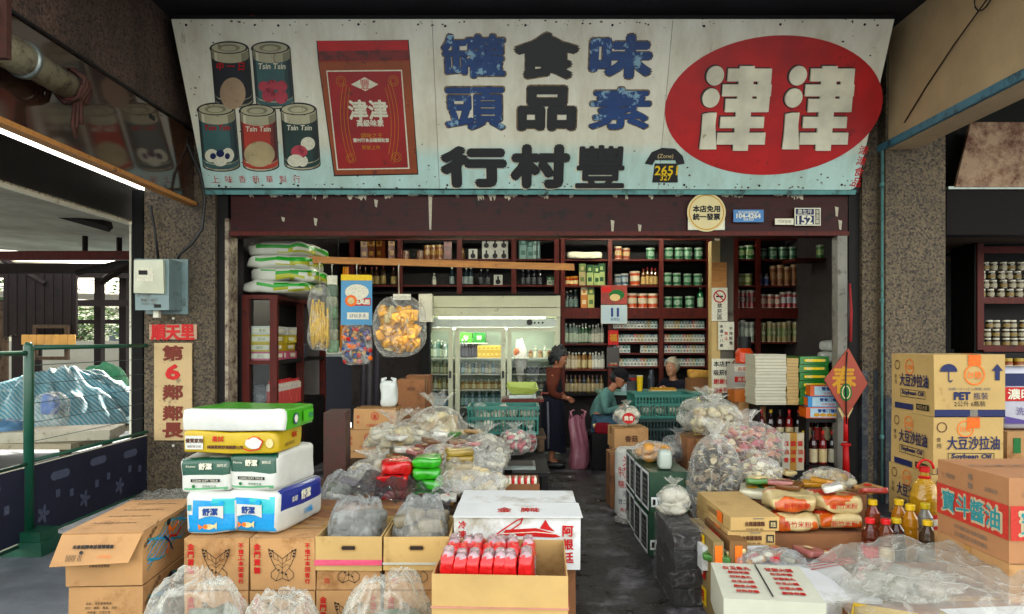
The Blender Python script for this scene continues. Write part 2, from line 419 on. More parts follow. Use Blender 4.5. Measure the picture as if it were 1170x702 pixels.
for x, z0, z1 in ((px(492, 6.8), 2.62, 2.93), (px(430, 6.8), 2.84, 2.9), (px(361, 6.8), 2.66, 2.72), (px(731, 6.8), 2.6, 2.66), (px(700, 6.8), 2.6, 2.7), (px(324, 6.8), 2.7, 2.73), (px(960, 6.8), 2.62, 2.7), (px(956, 6.8), 2.75, 2.83)):
    m.prism([(x - .012, z0), (x + .006, z0 - .01), (x + .016, z1), (x - .02, z1 + .01)], .0015, pl, frame((0, 6.7952, 0), (1, 0, 0), (0, 0, 1)))
bpart(m, 'lintel')
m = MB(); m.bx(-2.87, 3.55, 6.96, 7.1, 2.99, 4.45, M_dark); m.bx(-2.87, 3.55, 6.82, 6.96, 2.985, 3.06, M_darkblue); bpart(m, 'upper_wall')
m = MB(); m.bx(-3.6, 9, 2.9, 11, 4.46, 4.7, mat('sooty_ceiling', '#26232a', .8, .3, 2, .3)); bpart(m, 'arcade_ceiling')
m = MB(); m.bx(-3.52, -3.085, 2.9, 6.74, 3.53, 4.455, M_terrd, .004); bpart(m, 'side_beam', label='speckled brown beam above the glossy panel')
# glossy side panel with timber edge
gp = mat('glossy_brown_panel', '#4a372e', .06, .35, 1.2, .02, 3, dirt=.3, dcol='#2a1f1c', dscale=2, coat=1)
m = MB(); m.bx(-3.1, -3.06, 2.9, 6.74, 2.875, 3.56, gp); bpart(m, 'side_panel')
m = MB(); m.bx(-3.115, -3.035, 2.9, 6.74, 2.835, 2.875, M_woodl, .003); bpart(m, 'panel_edge')
m = MB(); m.tube([(-3.05, 6.74, 3.55), (-3.05, 2.9, 3.55)], .012, M_black); m.bx(-3.075, -3.058, 5.9, 6.0, 3.42, 3.46, M_black); bpart(m, 'cable')
m = MB(); m.bx(3.55, 3.8, 2.6, 6.74, 3.34, 4.455, M_beige, .004); bpart(m, 'side_beam', label='beige plastered beam')
m = MB(); m.bx(3.51, 3.549, 2.6, 6.74, 3.345, 3.41, mat('blue_trim', '#5b8595', .45, .2, 6, .3, dirt=.35, dcol='#2c3a40')); m.bx(3.5, 3.56, 4.35, 4.42, 3.31, 3.43, M_plank); bpart(m, 'beam_trim')
# shop interior shell
wi = mat('interior_wall', '#4b4545', .85, .25, 2, .3, dirt=.3)
m = MB()
m.bx(-2.95, -2.8, 7.3, 10.3, 0, 3.3, wi)                       # left wall
m.bx(4.0, 4.15, 7.2, 10.3, 0, 3.3, wi)                         # right wall
m.bx(-2.36, 4.0, 10.3, 10.45, 0, 3.3, wi)                      # back wall, with a door gap at its left end
m.bx(-2.8, -2.36, 10.3, 10.45, 2.0, 3.3, wi); bpart(m, 'interior_wall')
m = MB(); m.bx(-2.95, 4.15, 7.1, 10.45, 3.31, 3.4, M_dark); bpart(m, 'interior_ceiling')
m = MB(); m.bx(-4.6, 0, 10.5, 13.2, 2.5, 2.56, M_steel); [m.bx(x, x + .08, 13.0, 13.08, 0, 2.49, M_woodd) for x in (-4.5, -.1)]; m.bx(-4.6, 0, 13.1, 13.2, 1.4, 2.5, M_plank); bpart(m, 'added_yard_cover')  # cover added over the yard to dim the daylight in the door gap
# grey concrete post inside the shop with a strip of pale timber
m = MB(); m.bx(px(822, 8.2), px(838, 8.2), 8.2, 8.4, 0, 3.3, mat('inner_concrete', '#6d675d', .85, .15, 4, .3, dirt=.2), .003); bpart(m, 'inner_post')
m = MB(); m.bx(px(812, 8.2), px(822, 8.2), 8.17, 8.3, 0, 2.7, mat('pale_post', '#c0a878', .6, .12, 4, .1)); m.bx(px(812, 8.2), px(829, 8.2), 8.155, 8.17, pz(330, 8.17), pz(300, 8.17), M_woodl); bpart(m, 'post_board')
# teal drain pipe
m = MB(); m.tube([(px(1008, 6.7), 6.66, 0), (px(1008, 6.7), 6.66, 3.36)], .032, M_teal, 12)
for z in (.6, 1.9, 3.0): m.tube([(px(1008, 6.7), 6.66, z), (px(1008, 6.7), 6.66, z + .04)], .042, M_teal, 12)
m.build('drain_pipe', None, None, label='teal metal drain pipe running down between the two right pillars', cat='pipe')
# steel door post at the left opening
m = MB(); m.bx(px(152, 6.8), px(164, 6.8), 6.78, 7.0, 0, 3.0, M_dark); m.bx(px(149.6, 6.8), px(151.6, 6.8), 6.77, 7.0, 0, 2.67, M_white)
m.build('door_post', None, None, label='dark steel post with a white edge beside the left pillar', cat='post')

# ---- neighbouring shop on the right
Nb = thing('neighbouring_shop', 'dark neighbouring shop beyond the right pillar under a rusty board', 'building', (5.5, 6.8, 0))
def npart(mb, name, **k): return mb.build(name, Nb, (-5.5, -6.8, 0), **k)
m = MB(); m.bx(4.19, 9, 6.75, 6.95, pz(268, 6.75), pz(215, 6.75), mat('dark_lintel', '#1d1318', .8, .3, 3, .2, spec=.2), .003); m.bx(4.19, 9, 6.72, 6.8, pz(217, 6.75), pz(214, 6.75), M_steel); npart(m, 'lintel')
m = MB(); m.prism([(4.25, 0), (9, 0), (9, .62), (4.4, .62)], .03, M_rustboard, frame((0, 6.74, pz(214, 6.72)), (1, 0, 0), (0, 0, 1))); npart(m, 'fascia_board')
m = MB(); m.bx(4.16, 9, 6.95, 9.4, 2.6, 2.66, M_plank); npart(m, 'ceiling')
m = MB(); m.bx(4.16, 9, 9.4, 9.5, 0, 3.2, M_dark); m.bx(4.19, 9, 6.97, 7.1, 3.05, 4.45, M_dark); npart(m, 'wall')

# ================================================================ the big tilted sign
Sb = Vector((.181, 6.72, 2.985)); St = Vector((.235, 6.09, 4.336))
Su = (St - Sb); Su.x = 0; SH = Su.length; Su.normalize(); SX = Vector((1, 0, 0)); SN = SX.cross(Su)
SW = 6.25; SM = frame(Sb, SX, Su)
SI = SM.inverted()
def S(x, y):
    d = Vector(((x - CX) / F, 1, -(y - CY) / F)); o = Vector((0, 0, EYE))
    t = (Sb - o).dot(SN) / d.dot(SN)
    q = SI @ (o + d * t); return q.x, q.y
sign = thing('shop_sign', 'long white tilted signboard with blue and black characters and a red oval above the shop', 'sign', Sb)
sign.matrix_world = SM
def sign_mat():
    m, nt, N, L, b = newmat('sign_enamel'); t = N.new('ShaderNodeTexCoord'); v = t.outputs['Object']
    sp = N.new('ShaderNodeSeparateXYZ'); L.new(v, sp.inputs[0])
    n0 = noise_node(nt, v, 1.2, 4, .6)
    ad = N.new('ShaderNodeMath'); ad.operation = 'MULTIPLY_ADD'; ad.inputs[1].default_value = .18; L.new(n0.outputs['Fac'], ad.inputs[0]); L.new(sp.outputs[1], ad.inputs[2])
    r = ramp(nt, ad.outputs[0], [(.0, lin('#bcd6d2')), (.40, lin('#c4dad5')), (.54, lin('#dedccd')), (.9, lin('#e8e5d8'))])
    n1 = noise_node(nt, v, 3, 8, .7, (1, .35, 1)); r1 = ramp(nt, n1.outputs['Fac'], [(.3, (.72, .68, .6)), (.58, (1, 1, 1))])
    mm = N.new('ShaderNodeMix'); mm.data_type = 'RGBA'; mm.blend_type = 'MULTIPLY'; mm.inputs[0].default_value = 1; L.new(r.outputs[0], mm.inputs[6]); L.new(r1.outputs[0], mm.inputs[7])
    n2 = noise_node(nt, v, 17, 4, .6); r2 = ramp(nt, n2.outputs['Fac'], [(.69, (0, 0, 0)), (.72, (1, 1, 1))])
    c1 = mixc(nt, r2.outputs[0], mm.outputs[2], lin('#3b2a22'))
    n3 = noise_node(nt, v, 4.5, 10, .78, (1, .4, 1)); r3 = ramp(nt, n3.outputs['Fac'], [(.62, (0, 0, 0)), (.70, (.8,) * 3)])
    c2 = mixc(nt, r3.outputs[0], c1, lin('#7d6f5c'))
    L.new(c2, b.inputs['Base Color']); b.inputs['Roughness'].default_value = .42
    bumpn(nt, b, n3.outputs['Fac'], .15, .004)
    return m
def worn(name, c1, c2, amt=.55, sc_=9):
    if name in MATS: return MATS[name]
    m, nt, N, L, b = newmat(name); t = N.new('ShaderNodeTexCoord'); v = t.outputs['Object']
    n = noise_node(nt, v, sc_, 9, .72); r = ramp(nt, n.outputs['Fac'], [(amt, lin(c1)), (amt + .035, lin(c2))])
    n2 = noise_node(nt, v, 2.4, 4); r2 = ramp(nt, n2.outputs['Fac'], [(.3, (.7,) * 3), (.7, (1.2,) * 3)])
    mm = N.new('ShaderNodeMix'); mm.data_type = 'RGBA'; mm.blend_type = 'MULTIPLY'; mm.inputs[0].default_value = 1; L.new(r.outputs[0], mm.inputs[6]); L.new(r2.outputs[0], mm.inputs[7])
    L.new(mm.outputs[2], b.inputs['Base Color']); b.inputs['Roughness'].default_value = .5
    MATS[name] = m; return m
m = MB(); M_sign = sign_mat()
rr = .07
poly = [(-SW / 2, .02), (SW / 2 - rr, 0)] + [(SW / 2 - rr + rr * math.sin(a), rr - rr * math.cos(a)) for a in (.5, 1, 1.5)] + [(SW / 2 + .02, SH), (-SW / 2 - .02, SH)]
m.prism(poly, .03, M_sign, None, -.03)
for u in (S(497, 100)[0], S(762, 100)[0]): m.rect(u - .002, u + .002, .01, SH - .01, K['grey'], Matrix.Identity(4), .0015)
for k in range(9):
    for y in (.045, SH - .05): m.disc(.011, .011, .004, K['black'], Matrix.Translation((-SW / 2 + .15 + k * .74 + rnd(-.05, .05), y + rnd(-.01, .01), 0)), 0, 10)
rg = random.Random(12); chip = worn('sign_chip', '#3d2c24', '#6d5a48', .5, 20)
for k in range(230):
    e_ = k % 4
    u = rg.uniform(-SW / 2 + .05, SW / 2 - .05); v = (rg.uniform(.01, .06), SH - rg.uniform(.01, .05), rg.uniform(.05, SH - .05), rg.uniform(.02, .3))[e_]
    if e_ == 2: u = rg.choice((-1, 1)) * (SW / 2 - abs(rg.gauss(.05, .25)) - .03)
    r_ = rg.uniform(.003, .012) * (1 if e_ != 2 else .8)
    m.prism([(u + r_ * math.cos(a) * rg.uniform(.4, 1.8), v + r_ * math.sin(a) * rg.uniform(.4, 1.2)) for a in [i * .9 for i in range(7)]], 0, chip, None, .0008)
board = m
m = MB(); m.bx(-SW / 2 - .01, SW / 2, -.045, -.004, -.05, .0, M_teal); m.bx(-SW / 2, SW / 2, SH, SH + .03, -.06, .004, M_dark)
for u in (-2.6, 0, 2.6): m.tube([(u, SH * .7, -.03), (u, SH * .7 + .2, -.9 + .15)], .02, M_dark)
m.build('bracket', sign)
def sbox(x0, y0, x1, y1):
    a = S(x0, (y0 + y1) / 2)[0]; b = S(x1, (y0 + y1) / 2)[0]; c = S((x0 + x1) / 2, y0)[1]; d = S((x0 + x1) / 2, y1)[1]
    return (a + b) / 2, (c + d) / 2, b - a, c - d
W_blue = worn('sign_blue', '#1f4679', '#94b2c4', .56, 6); W_blk = worn('sign_black', '#0c1019', '#4a463f', .66); W_cr = worn('sign_cream', '#e4dfcc', '#b3a888', .64); W_red = worn('sign_red', '#b3121f', '#8e141e', .6, 3)
W_rim = worn('sign_rim', '#8b7858', '#54453a', .5, 20)
I4 = Matrix.Identity(4)
m = MB()
for ch, bx_, mt in (('罐', (504, 39, 578, 89.5), W_blue), ('食', (588, 38, 661, 89.5), W_blk), ('味', (674, 40, 745, 89.5), W_blue), ('頭', (508, 99, 578, 149), W_blue), ('品', (592, 99, 658, 148.5), W_blk), ('素', (673, 99.5, 744, 148.5), W_blue)):
    x, y, w, h = sbox(*bx_); T = Matrix.Translation((x, y, 0)); bd = .021 if ch in '食味品' else .012
    m.text(ch, W_rim, T, h - .02, w - .02, bd + .006, 0, .0012); m.text(ch, mt, T, h - .035, w - .035, bd, .006, .0035)
m.build('painted_characters', sign)
m = MB()
for ch, bx_ in (('行', (504, 168, 578, 213)), ('村', (584, 166, 650, 214)), ('豐', (657, 165, 715, 215.5))):
    x, y, w, h = sbox(*bx_); T = Matrix.Translation((x, y, 0)); bd = .027 if ch != '豐' else .011
    m.text(ch, W_cr, T @ Matrix.Translation((-.012, -.012, 0)), h - .03, w - .03, bd, 0, .0012); m.text(ch, W_blk, T, h - .035, w - .035, bd, .012, .0035)
m.build('raised_characters', sign)
# telephone emblem
m = MB(); x, y, w, h = sbox(736.5, 169, 782, 208.5); T = Matrix.Translation((x, y, 0)); ww, hh = w / 2, h / 2
m.prism([(-ww * .55, -hh), (ww * .75, -hh), (ww * .62, hh * .1), (-ww * .5, hh * .1)], .008, W_blk, T)
m.prism([(-ww, hh * .1), (-ww * .62, hh * .02), (-ww * .5, hh * .3), (ww * .5, hh * .3), (ww * .62, hh * .02), (ww, hh * .1), (ww * .85, hh * .55), (ww * .45, hh * .95), (-ww * .2, hh), (-ww * .7, hh * .75)], .009, W_blk, T)
m.text('(Zone)', K['cream'], T @ Matrix.Translation((0, hh * .5, .0105)), h=.05); m.text('2651', K['yellow'], T @ Matrix.Translation((.02, -hh * .3, .0085)), h=.085, bold=.002); m.text('327', K['yellow'], T @ Matrix.Translation((.02, -hh * .72, .0085)), h=.05, bold=.001)
m.build('telephone_emblem', sign)
# red oval with the two raised white characters
m = MB(); x, y, w, h = sbox(760, 40.5, 1008, 200); m.disc(w / 2, h / 2, .002, W_red, Matrix.Translation((x, y, 0)), .001, 72)
m.build('red_oval', sign)
def C4(cx, cy): return S(740 + .2921 * cx, 20 + .2921 * cy)
def poly4(m, pts, d, mt, z): m.prism([C4(*p) for p in pts][::-1], d, mt, None, z)
m = MB()
for off in (0, 323):
    dz = 0
    def sl(x, y): return (x + off - (y - 190) * .085 + 6, y)
    for cx_, cy_ in ((262, 228), (245, 315)):
        a, b = C4(cx_ + off, cy_); m.disc(.078, .083, .022, W_cr, Matrix.Translation((a, b, 0)), .0035, 24); m.disc(.086, .09, .002, W_blk, Matrix.Translation((a - .008, b + .004, 0)), .0015, 24)
    st = [(213 + off, 378), (240 + off, 372), (268 + off, 372), (262 + off, 420), (266 + off, 515), (200 + off, 515), (208 + off, 450)]
    poly4(m, [(x - 4, y - 4) for x, y in st], .002, W_blk, .0015); poly4(m, st, .022, W_cr, .0035)  # black copies shifted up and left paint a shadow behind each stroke
    bars = [(308, 200, 478, 250), (292, 262, 482, 308), (308, 318, 472, 370), (294, 388, 464, 432), (286, 450, 474, 496)]
    for k, (x0, y0, x1, y1) in enumerate(bars + [(352, 190, 410, 520), (428, 201, 478, 369)]):
        q = [sl(x0, y0), sl(x1, y0), sl(x1, y1), sl(x0, y1)]
        poly4(m, [(a - 5, b - 5) for a, b in q], .002 + k * .0002, W_blk, .0014); poly4(m, q, .022 + k * .0004, W_cr, .0045)
m.build('oval_characters', sign)
# painted cans and tin
def C2(cx, cy): return S(200 + .2921 * cx, 20 + .2921 * cy)
M_can = worn('sign_tinplate', '#b9b49c', '#77735f', .6, 12)
def can_pic(cx, top, bot, hw, lean, bhex, pic, txtc, script):
    m = MB(); n = 14; ry = 24; body = worn('label_' + bhex, bhex, '#7d7866', .67, 12)
    def el(cx_, cy_, rx, ry_, mt, z, d=.002): poly4c(m, [(cx_ + rx * math.cos(2 * math.pi * i / 28), cy_ + ry_ * math.sin(2 * math.pi * i / 28)) for i in range(28)], d, mt, z)
    def poly4c(m, pts, d, mt, z): m.prism([C2(*p) for p in pts][::-1], d, mt, None, z)
    def strip(y0, y1, k, mt, z):
        x = lambda y: cx + lean * (y - top) / (bot - top)
        up = [(x(y0) + k * hw * math.cos(math.pi * (1 - i / n)), y0 + ry * math.sin(math.pi * (1 - i / n))) for i in range(n + 1)]
        dn = [(x(y1) + k * hw * math.cos(math.pi * i / n), y1 + ry * math.sin(math.pi * i / n)) for i in range(n + 1)]
        m.prism([C2(*p) for p in up + dn][::-1], .002, mt, None, z)
    t = top + ry
    el(cx, t + 3, hw + 5, ry + 5, W_blk, .0012)
    strip(t, bot - ry + 4, 1.05, W_blk, .0013)
    strip(t, bot - ry, 1, M_can, .0036)
    el(cx, t, hw, ry, W_blk, .006); el(cx, t, hw - 5, ry - 4, M_can, .0085); el(cx, t, hw * .6, ry * .6, worn('tin_shade', '#8e8a74', '#6a6656', .6, 12), .011); el(cx, t + 2, hw * .42, ry * .4, M_can, .0135)
    def band(y0, y1, f0, f1, mt, z):
        x = lambda y: cx + lean * (y - top) / (bot - top)
        th = [math.acos(f0 + (f1 - f0) * i / 6) for i in range(7)]
        up = [(x(y0) + hw * math.cos(a), y0 + ry * math.sin(a)) for a in th]; dn = [(x(y1) + hw * math.cos(a), y1 + ry * math.sin(a)) for a in th[::-1]]
        m.prism([C2(*p) for p in up + dn][::-1], .0004, mt, None, z)
    for f0, f1, dk in ((-1, -.84, 0), (-.84, -.7, 1), (.62, .8, 0), (.8, 1, 0)): band(t + 4, bot - ry - 1, f0, f1, worn('tin_pale', '#d2ceba', '#9a9580', .6, 12) if dk else worn('tin_shade', '#8e8a74', '#6a6656', .6, 12), .0058)
    strip(t + 36, bot - ry - 26, 1, body, .006); strip(bot - ry - 22, bot - ry - 6, 1, body, .006)
    for f0, f1, q in ((-1, -.86, .55), (.66, .84, .7), (.84, 1, .5)):
        bc = [int(c_ * q) for c_ in bytes.fromhex(bhex[1:])]; band(t + 38, bot - ry - 28, f0, f1, worn('art_%02x%02x%02x' % tuple(bc), '#%02x%02x%02x' % tuple(bc), '#7d7866', .7, 12), .0081)
    yc = t + 36 + (bot - t) * .52; xc = cx + lean * .6
    for (dx, dy, r1, r2, mt) in pic: el(xc + dx, yc + dy, r1, r2, mt, .0085 + .0004 * random.random())
    a, b = C2(cx + lean * .3, t + 72); m.text(script, txtc, Matrix.Translation((a, b, .0115)), w=hw * .0034 if len(script) > 3 else hw * .0030, bold=.0015, shear=.25 if len(script) > 3 else 0)
    a, b = C2(cx + lean, bot - ry + 14); m.text('NET WEIGHT 400G', K['black'], Matrix.Translation((a, b, .0085)), w=hw * .0026)
    return m
pc, pr, pw = worn('pic_cream', '#b39c84', '#94806a', .6, 12), worn('pic_pink', '#b5505c', '#8a3340', .55, 12), K['white']
L_dk, L_teal, L_red, L_grn = '#20242e', '#4a6a6a', '#b04a3c', '#24403a'
can_pic(212, 95, 350, 72, 22, L_dk, [(2, 22, 50, 62, pc)], K['red'], '中 一 日').build('painted_can', sign, label='painted can with a round cream picture')
can_pic(374, 95, 355, 72, 20, L_teal, [(-38, -8, 20, 20, pr), (-5, -12, 22, 22, pr), (32, -8, 22, 22, pr), (-18, 28, 26, 26, pr), (30, 34, 26, 26, pr)], K['white'], 'Tsin Tsin').build('painted_can', sign, label='painted can with pink fruit')
can_pic(160, 335, 600, 70, 24, L_teal, [(-30, 20, 26, 26, pw), (4, 38, 28, 24, pw), (34, 18, 24, 28, pw), (4, 12, 16, 14, K['navy']), (-24, 22, 12, 12, K['navy']), (32, 22, 10, 12, K['navy'])], K['red'], 'Tsin Tsin').build('painted_can', sign, label='painted teal can with dark and white pieces')
can_pic(322, 340, 600, 68, 16, L_red, [(0, 12, 60, 50, worn('pic_beige', '#b5a685', '#8a8a64', .58, 14)), (20, 26, 16, 9, K['green']), (-26, 30, 18, 8, K['green'])], K['white'], 'Tsin Tsin').build('painted_can', sign, label='painted red can')
can_pic(482, 335, 595, 68, 18, L_grn, [(28, -24, 28, 26, pw), (-20, 42, 32, 24, pw), (-6, 8, 32, 26, pr), (8, 44, 20, 22, pw)], K['white'], 'Tsin Tsin').build('painted_can', sign, label='painted green can with white and pink pieces')
m = MB()
def q2(pts, mt, z, d=.002): m.prism([C2(*p) for p in pts][::-1], d, mt, None, z)
W_or = worn('tin_orange', '#94502c', '#6e3322', .58, 10)
q2([(553, 92), (914, 88), (920, 170), (952, 615), (622, 622), (560, 178)], W_blk, .001)
q2([(562, 172), (918, 168), (948, 610), (626, 616)], W_or, .0035); q2([(558, 92), (910, 90), (918, 168), (566, 172)], W_red, .0037, .012); q2([(562, 132), (914, 128), (918, 166), (565, 170)], worn('tin_brown', '#7d2a20', '#5a221c', .5, 12), .0135, .004)
q2([(592, 208), (888, 205), (918, 592), (634, 597)], K['white'], .006); q2([(597, 213), (884, 210), (912, 587), (639, 592)], worn('tin_red', '#98101c', '#74121c', .62, 5), .0085)
def tx(s_, cx_, cy_, wpx, mt, bold=0): a, b = C2(cx_, cy_); a1 = C2(cx_ + wpx, cy_)[0]; m.text(s_, mt, Matrix.Translation((a, b, .0118)), w=a1 - a, bold=bold)
q2([(690, 262), (742, 234), (796, 262), (746, 288)], K['white'], .011, .0004); tx('豐', 743, 261, 36, K['red'])
tx('津津', 756, 362, 150, K['white'], .006); tx('高級味素', 764, 413, 104, K['white'], .002); tx('調味之王', 770, 462, 84, K['gold']); tx('豐村行食品罐頭批發', 768, 480, 140, K['white'], .001); tx('新裝上市', 768, 508, 70, K['gold'])
for sx, (cx_, y_) in ((1, (740, 300)), (-1, (765, 300))):
    for q in range(3):
        pts = [C2(cx_ - sx * (100 - q * 14) + (y - 250) * .06 + sx * 22 * ((y - 400) / 150) ** 2, y) for y in range(250 + q * 12, 575 - q * 12, 20)]
        m.line(pts, .0035, K['gold'], I4, .0112)
for (cx_, cy_) in ((650, 250), (855, 248), (690, 550), (868, 545)):
    for r_ in (14, 24): m.ring(r_ * .0018, .003, K['gold'], I4, 14, .0113, c=C2(cx_, cy_))
m.build('painted_tin', sign, label='painted red tea tin')
m = MB()
for k, ch in enumerate('上味香新華製行'):
    a, b = S(246 + k * 15.5, 205); m.text(ch, K['red'], Matrix.Translation((a, b, .0015)), h=.068)
for k, ch in enumerate('津津食品'):
    a, b = S(986.5 - k * 2.6, 172 + k * 12.2); m.text(ch, K['red'], Matrix.Translation((a, b, .0015)) @ Matrix.Rotation(-.12, 4, 'Z'), .085, bold=.001)
board.merge(m).build('board', sign)

# ================================================================ things on the lintel and pillars
YL = 6.76
m = MB(); T = frame((px(807, YL), YL, pz(243, YL)), (1, 0, 0), (0, 0, 1)); s_ = YL / F
m.rect(-21 * s_, 21 * s_, -20 * s_, 3 * s_, K['white'], T, .002); m.disc(22 * s_, 22 * s_, .006, mat('cream_plate', '#cfc39a', .5, .08, 5), T); m.ring(19.5 * s_, .01, K['gold'], T, 40, .0065)
m.text('本店免用', K['black'], T @ Matrix.Translation((0, 4 * s_, .0065)), w=.26, bold=.003); m.text('統一發票', K['black'], T @ Matrix.Translation((0, -5 * s_, .0065)), w=.26, bold=.003)
m.build('tax_notice_plate', None, None, label='round cream plate with four black characters twice on the lintel', cat='plate')
m = MB(); T = frame((px(855, YL), YL, pz(247, YL)), (1, 0, 0), (0, 0, 1)); m.bx(-.145, .145, -.06, .06, 0, .006, mat('blue_plate', '#3d78ab', .4, .1, 6), M=T)
m.text('地方稅捐稽徵處', K['white'], T @ Matrix.Translation((0, .034, .0065)), w=.2); m.text('104-4264', K['white'], T @ Matrix.Translation((0, 0, .0065)), w=.23, bold=.002); m.text('營業登記', K['white'], T @ Matrix.Translation((0, -.034, .0065)), w=.1)
m.build('registration_plate', None, None, label='small blue plate with white digits on the lintel', cat='plate')
m = MB(); T = frame((px(896, YL), YL, pz(253.5, YL)), (1, 0, 0), (0, 0, 1)); m.bx(-.09, .09, -.03, .03, 0, .004, K['white'], M=T); m.text('門牌號碼', K['grey'], T @ Matrix.Translation((0, 0, .0045)), w=.13)
m.build('paper_strip', None, None, label='narrow white paper strip between the blue plate and the house number', cat='sticker')
m = MB(); T = frame((px(922.5, YL), YL, pz(248, YL)), (1, 0, 0), (0, 0, 1)); m.bx(-.125, .125, -.085, .085, 0, .008, K['white'], M=T)
m.rect(-.116, .06, .02, .076, K['navy'], T, .009); m.rect(-.116, .06, -.076, .012, K['navy'], T, .009); m.rect(.068, .116, -.076, .076, K['grey'], T, .009)
m.text('農生坪', K['white'], T @ Matrix.Translation((-.028, .048, .0095)), w=.14); m.text('152', K['white'], T @ Matrix.Translation((-.028, -.032, .0095)), w=.14, bold=.004); m.vtext('中正路', K['white'], T @ Matrix.Translation((.092, 0, .0095)), .035, .046)
m.build('house_number_plate', None, None, label='house number plate reading 152 on the lintel', cat='plate')
# electricity meter
mt_ = thing('electricity_meter', 'grey electricity meter with a clear cover on the left pillar', 'meter', (px(171, 6.45), 6.75, pz(354, 6.45)))
x0, x1 = px(152, 6.45) - px(171, 6.45), px(191, 6.45) - px(171, 6.45); H_ = 58 * 6.45 / F
mg = mat('meter_grey', '#7e8f90', .4, .12, 5, .1, dirt=.25, dcol='#4c5450')
m = MB(); m.bx(x0, x1, -.27, 0, 0, H_, mg, .006); m.bx(x0 - .03, x1 + .06, -.02, 0, -.03, H_ + .03, mg, .003); m.build('case', mt_)
m = MB(); m.bx(x0 + .01, x1 - .03, -.31, -.272, .15, H_ - .01, mat('meter_cover', '#b9bba8', .2, .1, 5, coat=.6), .004); m.bx(x0 + .04, x1 - .12, -.315, -.311, .26, H_ - .08, K['white'])
T = frame((-.02, -.2725, .09), (1, 0, 0), (0, 0, 1)); m.text('單相二線式', K['grey'], T, w=.16); m.text('110V 10A', K['grey'], T @ Matrix.Translation((0, -.035, 0)), w=.14); m.build('cover', mt_)
m = MB(); m.bx(x0 + .06, x0 + .14, -.318, -.316, .32, .36, K['black']); m.bx(.03, .09, -.28, -.27, .02, .05, K['black']); m.bx(-.02, .03, -.2, -.15, -.07, 0, M_white); m.build('dial', mt_)
# plaque
YP = 6.74
pq = thing('neighbourhood_plaque', 'narrow cream plaque with red and brown characters on the left pillar', 'sign', (px(199, YP), YP, pz(447, YP)))
s_ = YP / F; m = MB(); T = frame((0, -.012, 0), (1, 0, 0), (0, 0, 1)); m.bx(-21.5 * s_, 21.5 * s_, -56 * s_, 55 * s_, 0, .012, mat('plaque_cream', '#c2ab86', .6, .1, 4, dirt=.15), M=T)
pr_ = ink('plaque_red', '#c23a3a'); pb_ = ink('plaque_brown', '#7a3b2e')
for ch, cy_, mt, bd in (('第', 203, pb_, .012), ('6', 272, pr_, .014), ('鄰', 345, pb_, .009), ('鄰', 421, pb_, .009), ('長', 483, pb_, .011)):
    m.text(ch, mt, T @ Matrix.Translation((0, (447 - (340 + .3133 * cy_)) * s_, .0125)), h=16 * s_, w=22 * s_ if ch != '6' else 15 * s_, bold=bd * .6, ext=.004)
m.disc(.012, .012, .01, M_white, T @ Matrix.Translation((0, -62 * s_, 0)), 0, 12); m.disc(.012, .012, .01, M_white, T @ Matrix.Translation((0, 83 * s_, 0)), 0, 12); m.build('panel', pq)
m = MB(); T2 = T @ Matrix.Translation((0, 67 * s_, .013)); m.bx(-27 * s_, 27 * s_, -8 * s_, 9 * s_, -.012, 0, ink('plaque_pale', '#b89a86'), M=T2); m.text('順天里', pr_, T2, h=17 * s_, w=48 * s_, bold=.006, ext=.005, z=.0005); m.build('heading', pq)
# awning roller and chain, wires
ro = thing('awning_roller', 'rusty cream awning roller with a coil of brown chain at the upper left', 'awning roller', (-2.92, 4.6, 3.22))
rc = mat('roller_cream', '#a09a84', .5, .12, 5, .2, dirt=.5, dcol='#4c3527'); rust = mat('chain_rust', '#4a2a20', .8, .3, 20, .6)
m = MB(); m.tube([(0, 0, 0), (0, -.35, 0), (0, -.36, .0), (0, -1.6, 0)], [.085, .085, .1, .1], rc, 18); m.tube([(0, -.4, 0), (0, -.43, 0)], .112, M_steel, 18); m.build('tube', ro)
m = MB()
for k in range(5):
    y = .0 + k * .022; pts = [((.105 + .012 * math.sin(a * 3 + k)) * math.cos(a), y + .012 * math.sin(a * 5), (.105 + .012 * math.cos(a * 4 + k)) * math.sin(a)) for a in [i * .42 for i in range(16)]]
    m.tube(pts, [.011 + .004 * (i % 2) for i in range(16)], rust, 6)
for k in range(3): m.tube([(.03 + k * .02, .03, -.1), (.02 + k * .03, .02, -.25), (.03, .04, -.34 + k * .05)], [.01, .014, .009], rust, 6)
m.build('chain', ro)
m = MB(); m.bx(-.14, .14, -.75, -.71, -.12, .3, rust); m.tube([(0, -.73, .1), (0, -.73, .3)], .02, rust); m.bx(-.1, .12, -1.0, -.8, .1, .16, K['white']); m.build('bracket', ro)
m = MB()
w1 = [(px(x, 6.6), 6.6, pz(y, 6.6)) for x, y in ((186, -20), (192, 60), (205, 120), (214, 165), (229, 200), (234, 228), (231, 262), (220, 278), (206, 290), (203, 296))]
m.tube(w1, .014, M_black, 6); m.tube([(px(x, 6.66), 6.66, pz(y, 6.66)) for x, y in ((172, 235), (176, 258), (181, 296))], .012, M_black, 6)
m.build('power_cable', None, None, label='black cable hanging past the sign down to the meter', cat='cable')
m = MB(); pts = [(3.5, 5.2 + .1 * math.sin(a), 4.1 + .1 * math.cos(a)) for a in [i * .5 for i in range(10)]] + [(3.53, 5.6, 3.9), (3.54, 6.0, 3.7), (3.53, 6.3, 3.5)]
m.tube(pts, .006, M_black, 5); m.build('loose_wire', None, None, label='thin loose wire curling down the beige beam', cat='wire')
